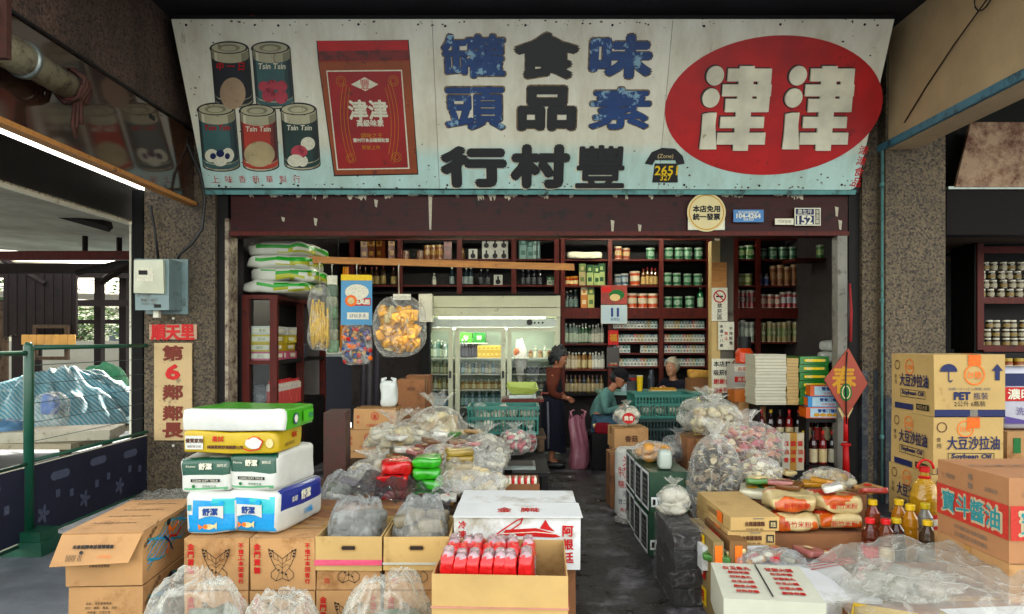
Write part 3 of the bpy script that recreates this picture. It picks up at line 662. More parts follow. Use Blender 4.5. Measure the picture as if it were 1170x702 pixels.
m = MB(); m.tube([(px(235, 6.2), 6.2, 4.4), (px(262, 6.2), 6.2, 4.37), (px(290, 6.2), 6.2, 4.42)], .009, ink('wire_red', '#a03038'), 6); m.build('red_wire', None, None, label='red wire sagging under the ceiling above the sign', cat='wire')
# ================================================================ small goods: built once, then copied
PR = {}
def put(key, maker, loc, label, cat, group, rz=0, name=None):
    """first call builds the item, later calls copy it with all its parts"""
    if key not in PR:
        PR[key] = maker(); o = PR[key]; o['category'] = cat; o['label'] = label
        if group: o['group'] = group
        o.location = loc; o.rotation_euler = (0, 0, rz); return o
    return dup(PR[key], loc, rz, label, group)
def m_can(body, lid, r=.062, h=.17, band=None, name='milk_powder_can'):
    def f():
        m = MB(); c = mat('can_' + body, body, .3, .1, 12, 0, coat=.3); l = mat('can_' + lid, lid, .3, .08, 12, 0)
        bnd = mat('can_' + band, band, .35, .1, 14, 0) if band else c
        m.lathe([(r, 0, l), (r, .01, l), (r * .97, .015, c), (r * .97, h * .3, c), (r * .972, h * .31, bnd), (r * .972, h * .68, bnd), (r * .97, h * .69, c), (r * .97, h * .86, c), (r * 1.02, h * .87, l), (r * 1.02, h, l)], c, 16)
        m.ring(r * .5, .012, l, frame((0, -r * .985, h * .48), (1, 0, 0), (0, 0, 1)), 12, .002)
        return m.build(name)
    return f
def m_bottle(glass_c, label_c, cap_c, r=.035, h=.28, neck=.4, name='bottle'):
    def f():
        m = MB(); g_ = mat('bt_' + glass_c, glass_c, .12, .1, 10, 0, coat=.6); l = mat('lb_' + label_c, label_c, .6, .2, 60, 0); c = mat('cp_' + cap_c, cap_c, .35, .1, 10, 0)
        a = h * (1 - neck)
        m.lathe([(r * .9, 0, g_), (r, .01, g_), (r, a * .12, g_), (r * 1.015, a * .13, l), (r * 1.015, a * .8, l), (r, a * .82, g_), (r, a, g_), (r * .8, a + h * neck * .3, g_), (r * .36, a + h * neck * .55, g_), (r * .33, h * .9, g_), (r * .4, h * .9, c), (r * .4, h, c)], g_, 14)
        return m.build(name)
    return f
def m_pack(c1, c2, w=.058, h=.105, d=.03, name='cigarette_pack', mark=None):
    def f():
        b = Box(w, d, h, mat('pk_' + c1, c1, .4, .06, 20, 0), .001); T = b.Fr()
        b.rect(-w / 2, w / 2, h * .12, h / 2, mat('pk_' + c2, c2, .4, .08, 20, 0), T); b.rect(-w * .3, w * .3, -h * .32, -h * .12, mat('pk_' + c2, c2, .4, .08, 20, 0), T)
        b.rect(-w * .22, w * .22, h * .2, h * .36, mat('pk_' + c1, c1, .4, .06, 20, 0), T, .001)
        if mark: mark(b, T, w, h)
        return b.build(name)
    return f
def m_jar(cont, lid, r=.04, h=.1, name='jar'):
    def f():
        m = MB(); c = mat('jr_' + cont, cont, .2, .25, 30, .1, coat=.5); l = mat('jl_' + lid, lid, .35, .1, 12, 0)
        m.lathe([(r * .92, 0, c), (r, .008, c), (r, h * .18, c), (r * 1.01, h * .2, K['cream']), (r * 1.01, h * .55, K['cream']), (r, h * .57, c), (r, h * .72, c), (r * .86, h * .78, c), (r * .92, h * .8, l), (r * .92, h, l)], c, 14)
        return m.build(name)
    return f
def row(key, mk, x0, x1, n, y, z, label, cat, group, jit=.006, skip=()):
    for k in range(n):
        if k in skip or (n > 4 and rnd(0, 1) < .1): continue
        x = x0 + (x1 - x0) * (k + .5) / n
        o = put(key, mk, (x + rnd(-jit, jit) * 1.6, y + rnd(-.05, .01), z), label, cat, group, rnd(-.5, .5)); q = rnd(.9, 1.04); o.scale = (q, q, rnd(.93, 1.05))

# ================================================================ cabinets on the back wall
YB = 9.8
def zb(y): return pz(y, YB)
def xb(x): return px(x, YB)
def cabinet(name, label, posts, shelves, x0, x1, z0, z1, y0=YB, y1=10.28, post_w=.06, low=None, split=None):
    c = thing(name, label, 'cabinet', ((x0 + x1) / 2, (y0 + y1) / 2, z0)); ox, oy = (x0 + x1) / 2, (y0 + y1) / 2
    def P(mb, nm): return mb.build(nm, c, (-ox, -oy, -z0))
    m = MB()
    for p in posts: m.bx(p - post_w / 2, p + post_w / 2, y0 - .01, y0 + .05, z0, z1, M_wood, .002)
    if split: m.bx(x0, x1, y0 - .014, y0 + .06, split[0], split[1], M_wood, .002)
    m.bx(x0, x1, y0 - .005, y0 + .05, z1 - .06, z1 + .003, M_wood); P(m, 'face_frame')
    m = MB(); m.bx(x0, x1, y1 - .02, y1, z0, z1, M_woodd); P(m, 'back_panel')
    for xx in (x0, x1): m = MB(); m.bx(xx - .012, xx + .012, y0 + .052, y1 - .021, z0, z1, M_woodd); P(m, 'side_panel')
    for sz, a, b in shelves: m = MB(); m.bx(a, b, y0 + .02, y1 - .021, sz - .025, sz, M_wood); P(m, 'shelf')
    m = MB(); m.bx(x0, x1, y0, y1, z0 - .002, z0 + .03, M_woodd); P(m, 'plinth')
    return c
z_rail = (zb(364), zb(352))
px1 = [xb(643), xb(697), xb(755.5), xb(810)]
sh = [(zb(296), xb(643), xb(810)), (zb(326), xb(643), xb(810)), (z_rail[1] - .001, xb(643), xb(810))]
sh += [(zb(392.5), xb(643), xb(697)), (zb(422), xb(643), xb(697))] + [(zb(y), xb(697), xb(810)) for y in (375.4, 391, 403.5, 418.7)]
cabinet('display_cabinet', 'tall maroon cabinet of tins and cigarettes behind the counter', px1, sh, xb(640), xb(813), zb(452), 3.0, split=z_rail)
px2 = [xb(841), xb(866.5), xb(916)]
sh2 = [(zb(296), xb(841), xb(916)), (zb(326), xb(841), xb(916)), (z_rail[1] - .001, xb(841), xb(916)), (zb(391), xb(841), xb(916))]
cabinet('display_cabinet', 'narrow maroon cabinet of tins right of the inner concrete post', px2, sh2, xb(839), xb(918), zb(452), 3.0, split=z_rail)
px3 = [xb(402), xb(457), xb(525), xb(587)]
cabinet('display_cabinet', 'dark upper cabinet of liquor boxes above the fridge', px3 + [xb(636)], [(zb(295.8), xb(402), xb(636)), (zb(325.6), xb(402), xb(636))], xb(400), xb(638), zb(336), 3.0, post_w=.07)
YS = 9.92
G1 = 'green milk powder tins on the counter cabinet'
gc = m_can('#2c6b46', '#9fae9c', band='#7fa08a')
row('gcan', gc, xb(760), xb(806), 4, YS, zb(296) + .001, 'green tin on the top shelf behind the old shopkeeper', 'tin', G1)
row('gcan', gc, xb(758), xb(806), 4, YS, zb(326) + .001, 'green tin on the second shelf behind the old shopkeeper', 'tin', G1)
row('gcan', gc, xb(760), xb(795), 3, YS, zb(352) + .002, 'green tin on the third shelf behind the old shopkeeper', 'tin', G1)
put('gbot', m_bottle('#2c6b46', '#9fb8a0', '#d0d0c4', .045, .3), (xb(803), YS, zb(352) + .002), 'tall green bottle at the end of the third tin shelf', 'bottle', None)
put('gcan', gc, (xb(745), YS, zb(296) + .001), 'lone green tin at the right end of the top middle shelf', 'tin', None)
oc = m_can('#b9532a', '#c8bfae', band='#cdc3ac', r=.072, h=.2)
put('ocan', oc, (xb(727), YS, zb(326) + .001), 'lone orange and white tin on the middle cabinet shelf', 'tin', None)
row('ocan', oc, xb(704), xb(754), 4, YS, zb(352) + .002, 'orange and white tin in the row beside the calendar', 'tin', 'orange tins beside the calendar', skip=(0,))
row('ojar', m_jar('#a64a22', '#b8862c', .04, .13), xb(647), xb(661), 3, YS, zb(326) + .001, 'small orange jar on the shelf left of the calendar', 'jar', 'small orange jars')
def m_cart(c1, c2, w=.09, h=.3, d=.09): return m_pack(c1, c2, w, h, d, 'liquor_carton')
row('ctan', m_cart('#b0a27c', '#6d7d4c'), xb(663), xb(671), 1, YS, zb(326) + .001, 'tan and green carton beside the orange jars', 'carton', None)
row('cgrn', m_cart('#a5b27e', '#2f5b3a'), xb(672), xb(692), 3, YS, zb(326) + .001, 'pale and green carton on the shelf above the calendar', 'carton', 'green cartons above the calendar')
row('dbot', m_bottle('#15252a', '#6b7d78', '#8a8a84', .04, .25), xb(645), xb(661), 3, YS, zb(352) + .002, 'dark bottle on the shelf above the thick rail', 'bottle', 'dark bottles above the rail')
put('cor', m_cart('#b9793a', '#d2c3a0'), (xb(668), YS, zb(352) + .002), 'orange carton beside the dark bottles', 'carton', None)
put('cyl', m_cart('#b3b070', '#54703c'), (xb(676), YS, zb(352) + .002), 'yellow green carton beside the orange carton', 'carton', None)
m = MB(); m.soft(.5, .3, .1, K['white'], amp=.01); m.build('paper_roll', None, (xb(668), YS, zb(296) + .001), label='pale folded paper on the top shelf left of the calendar', cat='paper')
# lower left bay: bottles
for k, (c1, c2) in enumerate((('#6b7a74', '#a9b3a0'), ('#2c4a34', '#9fa896'), ('#7d8078', '#c2c0b0'))):
    row('lb%d' % k, m_bottle(c1, c2, '#b8b8ae', .032, .27, .35), xb(646 + k * 15), xb(661 + k * 15), 4, YS, zb(392.5) + .001, 'pale bottle on the shelf under the thick rail' if k != 1 else 'green bottle on the shelf under the thick rail', 'bottle', 'bottles under the rail')
for k, (c1, c2) in enumerate((('#a99a80', '#c9bfa8'), ('#8c6a40', '#c2b48c'), ('#9a9a94', '#d0cdc2'))):
    row('lc%d' % k, m_bottle(c1, c2, '#d0cdc2', .034, .24, .3), xb(646 + k * 15), xb(661 + k * 15), 4, YS, zb(422) + .001, ('cream', 'amber', 'grey')[k] + ' bottle on the lowest shelf by the standing woman', 'bottle', 'bottles by the standing woman')
for k in range(9):
    put('ld%d' % (k % 3), m_bottle(('#5a4632', '#3a3f46', '#6d5a34')[k % 3], '#a79a7c', '#57282a', .033, .25, .35), (xb(648 + k * 5), YS - .02, zb(452) + .032), ('brown', 'slate', 'olive')[k % 3] + ' bottle along the cabinet bottom behind the women', 'bottle', 'bottles along the cabinet bottom')
# cigarette packs, four shelves in two bays
cols = [('#c9c9be', '#7d8a8c', 'silver'), ('#cfcfc6', '#a6433c', 'red topped'), ('#bfc9c6', '#3f6a60', 'green topped'), ('#d0cec2', '#3c5876', 'blue topped'), ('#c9c4b0', '#8f7a4a', 'gold topped')]
names = {375.4: 'top', 391: 'second', 403.5: 'third', 418.7: 'lowest'}
for y in (375.4, 391, 403.5, 418.7):
    for (a, b, bay) in ((701, 752, 'middle'), (760, 806, 'right')):
        n = 13 if y != 403.5 or bay == 'right' else 13
        for k in range(n):
            if y == 403.5 and bay == 'middle' and k in (5, 6, 7): continue
            ci = (k * 3 + int(y) + (k // 4) * 2) % 5 if rnd(0, 1) < .75 else 0
            c1, c2, nm = cols[ci]
            put('cig%d' % ci, m_pack(c1, c2, .046, .105, .024), (xb(a) + (xb(b) - xb(a)) * (k + .5) / n, YS - .06 + rnd(-.01, .01), zb(y) + .001), f'{nm} cigarette pack on the {names[y]} shelf of the {bay} cigarette bay', 'cigarettes', f'{nm} packs on the {names[y]} shelf of the {bay} bay', rnd(-.06, .06))
# right narrow cabinet
row('gcan2', m_can('#3f7f3a', '#b7c2a8', band='#a3bd7a', r=.075, h=.19), xb(843), xb(863), 2, YS, zb(296) + .001, 'lime green tin at the top left of the narrow cabinet', 'tin', 'lime green tins')
row('gcan', gc, xb(869), xb(914), 4, YS, zb(296) + .001, 'green tin on the top shelf of the narrow cabinet', 'tin', 'green tins of the narrow cabinet')
row('wbot', m_bottle('#9a9aa8', '#4a5a8a', '#c9c9c4', .035, .17, .3), xb(869), xb(881), 2, YS, zb(326) + .001, 'white and blue bottle on the second shelf of the narrow cabinet', 'bottle', 'white and blue bottles')
row('brcan', m_can('#8a5a3c', '#b99a7c', r=.05, h=.28, band='#a3764c', name='tall_tin'), xb(882), xb(914), 4, YS, zb(326) + .001, 'tall copper brown tin on the second shelf of the narrow cabinet', 'tin', 'tall brown tins')
row('rcan', m_can('#7a2a30', '#8d8a84', r=.042, h=.25, band='#5f2028', name='tall_tin'), xb(843), xb(864), 4, YS, zb(352) + .002, 'dark red tin on the third shelf of the narrow cabinet', 'tin', 'dark red tins')
row('pcan', m_can('#a3524a', '#b9b2a8', r=.05, h=.19, band='#c2a08c'), xb(869), xb(895), 3, YS, zb(352) + .002, 'pink and cream tin on the third shelf of the narrow cabinet', 'tin', 'pink tins')
row('wcan', m_can('#a63a40', '#b9b2a8', r=.045, h=.22, band='#c9c9d0'), xb(895), xb(914), 3, YS, zb(352) + .002, 'red and white tin at the right end of the third shelf', 'tin', 'red and white tins')
row('lwb', m_can('#8a9088', '#b7b7ae', r=.036, h=.3, band='#aeb4aa', name='tall_tin'), xb(843), xb(864), 4, YS, zb(391) + .001, 'pale grey tall tin below the thick rail of the narrow cabinet', 'tin', 'grey tall tins')
row('lwc', m_can('#9c8f68', '#b7ad8e', r=.036, h=.29, band='#7d8a60', name='tall_tin'), xb(872), xb(914), 7, YS, zb(391) + .001, 'tan and green tall tin below the thick rail of the narrow cabinet', 'tin', 'tan tall tins')
m = MB(); m.bx(3.6, 3.99, 8.9, 9.3, pz(296, 9) - .03, pz(296, 9), M_wood); m.build('wall_shelf', None, None, label='short dark wall shelf carrying one green tin at the far right', cat='shelf')
put('gcan2', None, (px(941, 9.0), 9.05, pz(296, 9) + .001), 'green tin alone on the short wall shelf', 'tin', None)
# upper cabinet above the fridge
def bottle_mark(b, T, w, h):
    b.disc(w * .3, w * .3, .0006, K['black'], T @ Matrix.Translation((0, -h * .18, .0012)), 0, 14); b.rect(-w * .1, w * .1, 0, h * .36, K['black'], T, .0014)
def m_lb(): 
    def f():
        b = Box(.12, .1, .145, mat('liquor_box_white', '#b5b5ae', .5, .08, 20, 0), .001); bottle_mark(b, b.Fr(), .12, .145); return b.build('liquor_box')
    return f
for r_ in range(2):
    for k in range(3): put('lbx', m_lb(), (xb(555.5 + k * 10), YS, zb(295.8) + .001 + r_ * .147), 'white box printed with a black bottle, in the block of six above the fridge', 'box', 'block of six bottle boxes')
put('lbx', None, (xb(540), YS, zb(295.8) + .001), 'white box with a black bottle standing alone left of the six', 'box', None)
put('lbx', None, (xb(569), YS, zb(325.6) + .001), 'white box with a black bottle on the shelf below the six', 'box', None)
row('tealb', m_pack('#7f9a94', '#4a6a62', .095, .3, .09, 'liquor_carton'), xb(593), xb(617), 3, YS, zb(295.8) + .001, 'tall grey green carton right of the six bottle boxes', 'carton', 'grey green cartons above the fridge')
put('redb', m_cart('#5f2a28', '#7d3a30', .11), (xb(511), YS, zb(295.8) + .001), 'dark red carton above the fridge', 'carton', None)
put('gourd', m_bottle('#8a6a34', '#8a6a34', '#6a4a24', .05, .24, .5), (xb(526), YS, zb(295.8) + .001), 'gourd shaped brown bottle above the fridge', 'bottle', None)
for k in range(2): put('clk', m_can('#7a5a48', '#8a6a54', r=.055, h=.12), (xb(462 + k * 17), YS, zb(295.8) + .001), 'round brown tin behind the wooden pole', 'tin', 'brown tins behind the pole')
row('dbot2', m_bottle('#20222a', '#4a4c50', '#6a6a68', .035, .22), xb(595), xb(620), 4, YS, zb(325.6) + .001, 'dark bottle beside the green and white packs above the fridge', 'bottle', 'dark bottles above the fridge')
for k in range(2): put('gwp', m_pack('#b9c4b4', '#3f6a48', .07, .12, .06, 'packet'), (xb(630.5 + k * 6 - 2), YS, zb(325.6) + .001), 'green and white packet at the right end above the fridge', 'packet', 'green and white packets')
put('wbt', m_bottle('#9a9a94', '#c2c0b4', '#d0d0c8', .03, .17), (xb(495), YS, zb(325.6) + .001), 'white bottle behind the pole on the lower shelf', 'bottle', None)
row('dbot2', None, xb(545), xb(560), 2, YS, zb(325.6) + .001, 'dark bottle left of the lower bottle box', 'bottle', 'dark bottles left of the lower box')

# more stock on the upper shelves
row('hb1', m_bottle('#3a2a1c', '#9a8a5c', '#7a2a24', .04, .27, .4), xb(406), xb(452), 7, YS, zb(325.6) + .001, 'brown liquor bottle with a tan label on the lower shelf behind the pole', 'bottle', 'brown liquor bottles behind the pole')
row('hb2', m_can('#7a4a2c', '#a58c5c', r=.05, h=.2, band='#a07a44', name='tall_tin'), xb(484), xb(506), 3, YS, zb(295.8) + .001, 'copper tin on the upper shelf behind the pole', 'tin', 'copper tins behind the pole')
row('hb3', m_bottle('#24323a', '#8f9a98', '#b0b0a4', .038, .26, .4), xb(508), xb(540), 6, YS, zb(325.6) + .001, 'slate bottle left of the lower bottle box above the fridge', 'bottle', 'slate bottles above the fridge')
row('hb4', m_cart('#6a3a24', '#a5824a', .1), xb(408), xb(450), 4, YS, zb(295.8) + .001, 'brown gold carton at the left end of the upper shelf', 'carton', 'brown gold cartons on the upper shelf')
row('hb5', m_can('#8a4030', '#b0a68c', r=.055, h=.17, band='#b59a6c'), xb(702), xb(722), 2, YS, zb(296) + .001, 'rust and cream tin on the top middle shelf', 'tin', 'rust and cream tins')
row('hb6', m_can('#4a5a6a', '#a5a59c', r=.055, h=.17, band='#8f9aa0'), xb(704), xb(719), 2, YS, zb(326) + .001, 'slate blue tin left of the lone orange tin', 'tin', 'slate blue tins')
row('hb7', m_bottle('#5a3a20', '#b59c6c', '#8a2a24', .036, .25, .35), xb(735), xb(752), 4, YS, zb(326) + .001, 'amber bottle right of the lone orange tin', 'bottle', 'amber bottles beside the orange tin')
row('hb8', m_can('#6a7a3c', '#a8a890', r=.06, h=.17, band='#9aa268'), xb(843), xb(863), 2, YS, zb(326) + .001, 'olive tin on the second shelf of the narrow cabinet', 'tin', 'olive tins of the narrow cabinet')
# ================================================================ fridge
YF = 9.45
def xf(x): return px(x, YF)
def zf(y): return pz(y, YF)
fr = thing('display_fridge', 'cream three door glass display fridge at the back of the shop', 'fridge', (xf(561), YF + .3, 0)); fo = Vector((xf(561), YF + .3, 0))
def fp(mb, nm, par=None, **k): return mb.build(nm, par or fr, tuple(-fo) if par is None else None, **k)
M_fr = mat('fridge_cream', '#b9bba6', .35, .06, 4, .05, dirt=.1, dcol='#7f7c68', coat=.2); M_fr2 = mat('fridge_steel', '#9aa09a', .3, .08, 6, .05, metal=.4)
L_, R_ = xf(484), xf(640)
m = MB(); m.bx(L_, L_ + .05, YF, YF + .7, 0, zf(338), M_fr); m.bx(R_ - .05, R_, YF, YF + .7, 0, zf(338), M_fr); m.bx(L_ + .05, R_ - .05, YF + .66, YF + .7, 0, zf(338), mat('fridge_inside', '#a9b0a8', .5, .05)); m.bx(L_ + .05, R_ - .05, YF, YF + .66, 0, .22, M_fr2); m.bx(L_, R_, YF + .02, YF + .7, zf(338), zf(336.5), M_dark); fp(m, 'cabinet_body')
m = MB(); m.bx(L_, R_, YF - .03, YF + .66, zf(351.5), zf(338.5), M_fr, .002); m.bx(L_, R_, YF - .03, YF + .66, zf(362), zf(352.2), M_fr, .002)
m.disc(.04, .04, .01, M_black, frame((xf(605), YF - .031, zf(368.5)), (1, 0, 0), (0, 0, 1)), 0, 14); fp(m, 'header')
m = MB(); m.bx(L_ + .05, R_ - .05, YF + .0, YF + .05, zf(374), zf(365), M_fr2); m.ring(.028, .008, K['black'], frame((xf(605), YF - .002, zf(369)), (1, 0, 0), (0, 0, 1)), 16)
for k in range(3): m.disc(.014, .014, .003, K['black'], frame((xf(611 + k * 4.5), YF - .001, zf(369)), (1, 0, 0), (0, 0, 1)), 0, 10)
fp(m, 'control_panel')
m = MB(); m.bx(L_ + .2, R_ - .2, YF + .02, YF + .035, zf(364.2), zf(362.8), emit('fridge_tube', '#f2f4dc', 2.2)); fp(m, 'light_tube')
for a, b in ((484, 518), (520, 578), (579, 640)):
    d = MB(); x0, x1 = xf(a) + .004, xf(b) - .004; z0, z1 = .24, zf(374.5)
    fw = .062
    d.bx(x0, x0 + fw, YF - .03, YF, z0, z1, M_fr, .001); d.bx(x1 - fw, x1, YF - .03, YF, z0, z1, M_fr, .001); d.bx(x0 + fw, x1 - fw, YF - .028, YF, z1 - .05, z1, M_fr, .001); d.bx(x0 + fw, x1 - fw, YF - .028, YF, z0, z0 + .1, M_fr, .001)
    o = fp(d, 'door')
    g_ = MB(); g_.quad([(x0 + fw, YF - .012, z0 + .1), (x1 - fw, YF - .012, z0 + .1), (x1 - fw, YF - .012, z1 - .05), (x0 + fw, YF - .012, z1 - .05)], M_glass); g_.build('pane', o)
    h_ = MB(); h_.bx(x1 - .05, x1 - .02, YF - .055, YF - .031, zf(432), zf(424), M_black); h_.build('handle', o)
for z in (zf(409.5), zf(428), zf(446), zf(466)):
    m = MB(); m.bx(L_ + .06, R_ - .06, YF + .08, YF + .6, z - .012, z, M_white); fp(m, 'shelf')
m = MB(); m.bx(L_ + .1, R_ - .1, YF + .1, YF + .14, zf(376.5), zf(375), emit('fridge_lamp', '#f0f4ea', 5)); fp(m, 'inner_lamp')
YI = YF + .25
def fridge_row(x0, x1, n, y, specs, where):
    for k in range(n):
        i = k % len(specs); c1, c2, h, nm = specs[i]
        put('fr%s%s' % (c1, h), m_bottle(c1, c2, '#c9c9c0', .03, h, .35), (xf(x0 + (x1 - x0) * (k + .5) / n), YI + rnd(-.05, .05), zf(y) + .001), f'{nm} bottle on the {where}', 'bottle', f'{nm} bottles on the {where}')
sp_ = [('#27432f', '#a9b39c', .24, 'green'), ('#8f9a94', '#c2c6bc', .22, 'clear'), ('#5f7d78', '#9fb0a8', .25, 'teal')]
fridge_row(488, 513, 6, 409.5, sp_, 'top fridge shelf behind the left door')
fridge_row(488, 513, 6, 428, [('#a9a48a', '#c9c4a8', .17, 'cream'), ('#74806c', '#b4b89c', .18, 'olive')], 'second fridge shelf behind the left door')
fridge_row(488, 513, 5, 446, [('#8f7d4a', '#c4b98c', .15, 'tan'), ('#a9a98f', '#d0cbb0', .17, 'ivory')], 'third fridge shelf behind the left door')
fridge_row(488, 513, 6, 466, [('#5d7f94', '#a9c0c9', .2, 'blue')], 'lowest fridge shelf behind the left door')
fridge_row(525, 545, 5, 409.5, [('#2a2630', '#4a4650', .26, 'dark')], 'top fridge shelf behind the middle door')
for k in range(6): put('yel', m_pack('#c8a53a', '#d8c070', .058, .17, .06, 'juice_carton'), (xf(547 + k * 5), YI, zf(409.5) + .001), 'yellow juice carton on the top fridge shelf', 'carton', 'yellow juice cartons')
for k in range(2):
    put('grb', m_pack('#4f9438', '#2f6a28', .17, .12, .2, 'green_box'), (xf(531 + k * 15), YI + .05, zf(388)), 'green box hanging at the top of the middle fridge door', 'box', 'green boxes in the fridge') if False else None
fridge_row(525, 573, 12, 428, [('#7d8f94', '#b4c4c8', .16, 'pale blue'), ('#9a9a90', '#c9c6b8', .15, 'grey'), ('#b0a890', '#cfc6ac', .13, 'beige')], 'second fridge shelf behind the middle door')
fridge_row(525, 573, 11, 446, [('#94744c', '#c0a87c', .12, 'brown'), ('#a99a78', '#cfc3a0', .13, 'sand')], 'third fridge shelf behind the middle door')
fridge_row(525, 573, 12, 466, [('#3f5a52', '#8fa49a', .22, 'sea green'), ('#6a7d80', '#a9b9ba', .21, 'steel blue')], 'lowest fridge shelf behind the middle door')
fridge_row(604, 632, 5, 409.5, [('#8a5a3a', '#b0946c', .12, 'copper'), ('#b0b0a0', '#d4d0bc', .17, 'white')], 'top fridge shelf behind the right door')
fridge_row(585, 632, 9, 428, [('#2f2d33', '#5a585c', .1, 'black')], 'second fridge shelf behind the right door')
fridge_row(585, 632, 9, 446, [('#54504a', '#8c8878', .13, 'grey brown')], 'third fridge shelf behind the right door')
# the white bag hanging inside the right fridge door and green boxes
m = MB(); m.blob((0, 0, 0), (.085, .06, .28), film('milky_bag', '#d8cfc8', .8, .2), amp=.3, fr=2.2, seed=3); m.blob((-.05, -.01, .12), (.05, .04, .06), mat('bag_orange', '#b5683c', .5), amp=.2); m.build('plastic_bag', None, (xf(595), YI - .02, zf(422) + .1), label='white plastic bag hanging behind the right fridge door', cat='bag')
for k in range(2):
    b = Box(.17, .22, .14, mat('fridge_green%d' % k, ('#58a03c', '#2f7a34')[k], .4, .12, 9)); b.text('鮮', K['white'], b.Fr(), h=.07); b.build('green_carton', None, (xf(531 + k * 15.5), YI + .12, zf(392) + .0), label=('light', 'dark')[k] + ' green carton at the top of the middle fridge compartment', cat='carton')
m = MB(); m.bx(xf(523), xf(556), YI - .02, YI + .28, zf(392) - .015, zf(392), M_white); m.build('wire_shelf', None, None, label='white half shelf under the green cartons in the fridge', cat='shelf')
# white box left of the fridge header
b = Box(.17, .2, .37, M_white, .004); b.line([(-.06, -.1), (-.06, .12)], .006, K['grey'], b.Fr()); b.build('power_box', None, (xf(488.5), YF - .14, zf(368.5)), label='white upright box at the left end of the fridge header', cat='box')
m = MB(); m.bx(xf(484) , xf(493), YF - .2, YF - .04, 0, zf(368.6), M_dark); m.build('support_post', None, None, label='dark post under the white upright box', cat='post')

# ================================================================ calendar, notices on posts
m = MB(); T = frame((px(702, 9.7), 9.74, pz(348, 9.7)), (1, 0, 0), (0, 0, 1)); s_ = 9.7 / F
m.bx(-15 * s_, 15 * s_, -22 * s_, -.5 * s_, 0, .01, K['white'], M=T); m.bx(-15 * s_, 15 * s_, .5 * s_, 22 * s_, 0, .01, mat('calendar_picture', '#8c3a30', .4, .5, 9, 0), M=T)
m.disc(9 * s_, 6 * s_, .001, K['green'], T @ Matrix.Translation((3 * s_, 11 * s_, .0105)), 0, 14); m.disc(6 * s_, 4 * s_, .001, K['cream'], T @ Matrix.Translation((1 * s_, 8 * s_, .012)), 0, 14); m.rect(-14 * s_, -3 * s_, 14 * s_, 20 * s_, K['red'], T, .0115)
m.rect(-14.5 * s_, 14.5 * s_, -21.5 * s_, -1 * s_, mat('calendar_page', '#b5c4cc', .6, .05), T, .0105); m.text('11', K['blue'], T @ Matrix.Translation((1 * s_, -9 * s_, .0115)), h=.11, bold=.008); m.text('星期日', K['blue'], T @ Matrix.Translation((1 * s_, -17 * s_, .0115)), w=.12)
m.build('tear_off_calendar', None, None, label='tear off calendar showing 11 under a red and green picture', cat='calendar')
m = MB(); T = frame((px(701, 9.7), 9.75, pz(386, 9.7)), (1, 0, 0), (0, 0, 1)); m.bx(-.07, .07, -.1, .1, 0, .02, K['red'], M=T); m.text('福', K['gold'], T @ Matrix.Translation((0, 0, .021)), h=.1, bold=.003); m.build('red_charm', None, None, label='red paper charm hanging under the calendar', cat='charm')
b = Box(.17, .06, .28, mat('altar_dark', '#2a1a18', .4)); b.rect(-.07, .07, -.12, -.1, K['red'], b.Fr()); b.text('酒類', K['cream'], b.Fr(0, .04), w=.1); b.build('small_case', None, (px(701, 9.7), 9.76, pz(420, 9.7)), label='small dark case on the cabinet post under the red charm', cat='case')
YN = 8.14
s_ = YN / F
m = MB(); T = frame((px(822, YN), YN, pz(348, YN)), (1, 0, 0), (0, 0, 1)); m.bx(-9 * s_, 9 * s_, -19 * s_, 19 * s_, 0, .006, K['white'], M=T); m.ring(6.5 * s_, .016, K['red'], T @ Matrix.Translation((0, 9 * s_, .0065)), 24); m.rect(-4 * s_, 4 * s_, 8 * s_, 10 * s_, K['black'], T, .0066); m.line([(-4 * s_, 13 * s_), (4 * s_, 5 * s_)], .014, K['red'], T, .008)
m.vtext('禁菸區', K['black'], T @ Matrix.Translation((0, -8 * s_, .0065)), .055, .066, .001); m.build('no_smoking_sign', None, None, label='no smoking notice with a red circle on the inner post', cat='notice')
m = MB(); T = frame((px(829.5, YN), YN - .003, pz(384, YN)), (1, 0, 0), (0, 0, 1)); m.bx(-9 * s_, 9 * s_, -16 * s_, 16 * s_, 0, .004, K['white'], M=T)
for k, (c_, q) in enumerate((('black', '未滿十八歲'), ('red', '禁止'), ('black', '不得販售'))): m.vtext(q, K[c_], T @ Matrix.Translation(((-1 + k) * 5.4 * s_, 0, .0045)), .04, .055, .001)
m.build('paper_notice', None, None, label='white notice with black and red columns under the no smoking sign', cat='notice')
m = MB(); T = frame((px(829, YN), YN - .003, pz(436, YN)), (1, 0, 0), (0, 0, 1)); m.bx(-16 * s_, 18 * s_, -26 * s_, 26 * s_, 0, .006, K['white'], M=T)
for r_ in range(5): m.text(('本店禁止', '吸菸飲酒', '謝謝合作', '酒後不開車', '安全有保障')[r_], K['red' if r_ in (2, 3) else 'black'], T @ Matrix.Translation((-1 * s_, (20 - r_ * 10) * s_, .0065)), h=.062, w=.26, bold=.002)
m.ring(5 * s_, .014, K['red'], T @ Matrix.Translation((12.5 * s_, 19 * s_, .0066)), 18); m.build('paper_notice', None, None, label='large white poster of black and red lines low on the inner post', cat='notice')

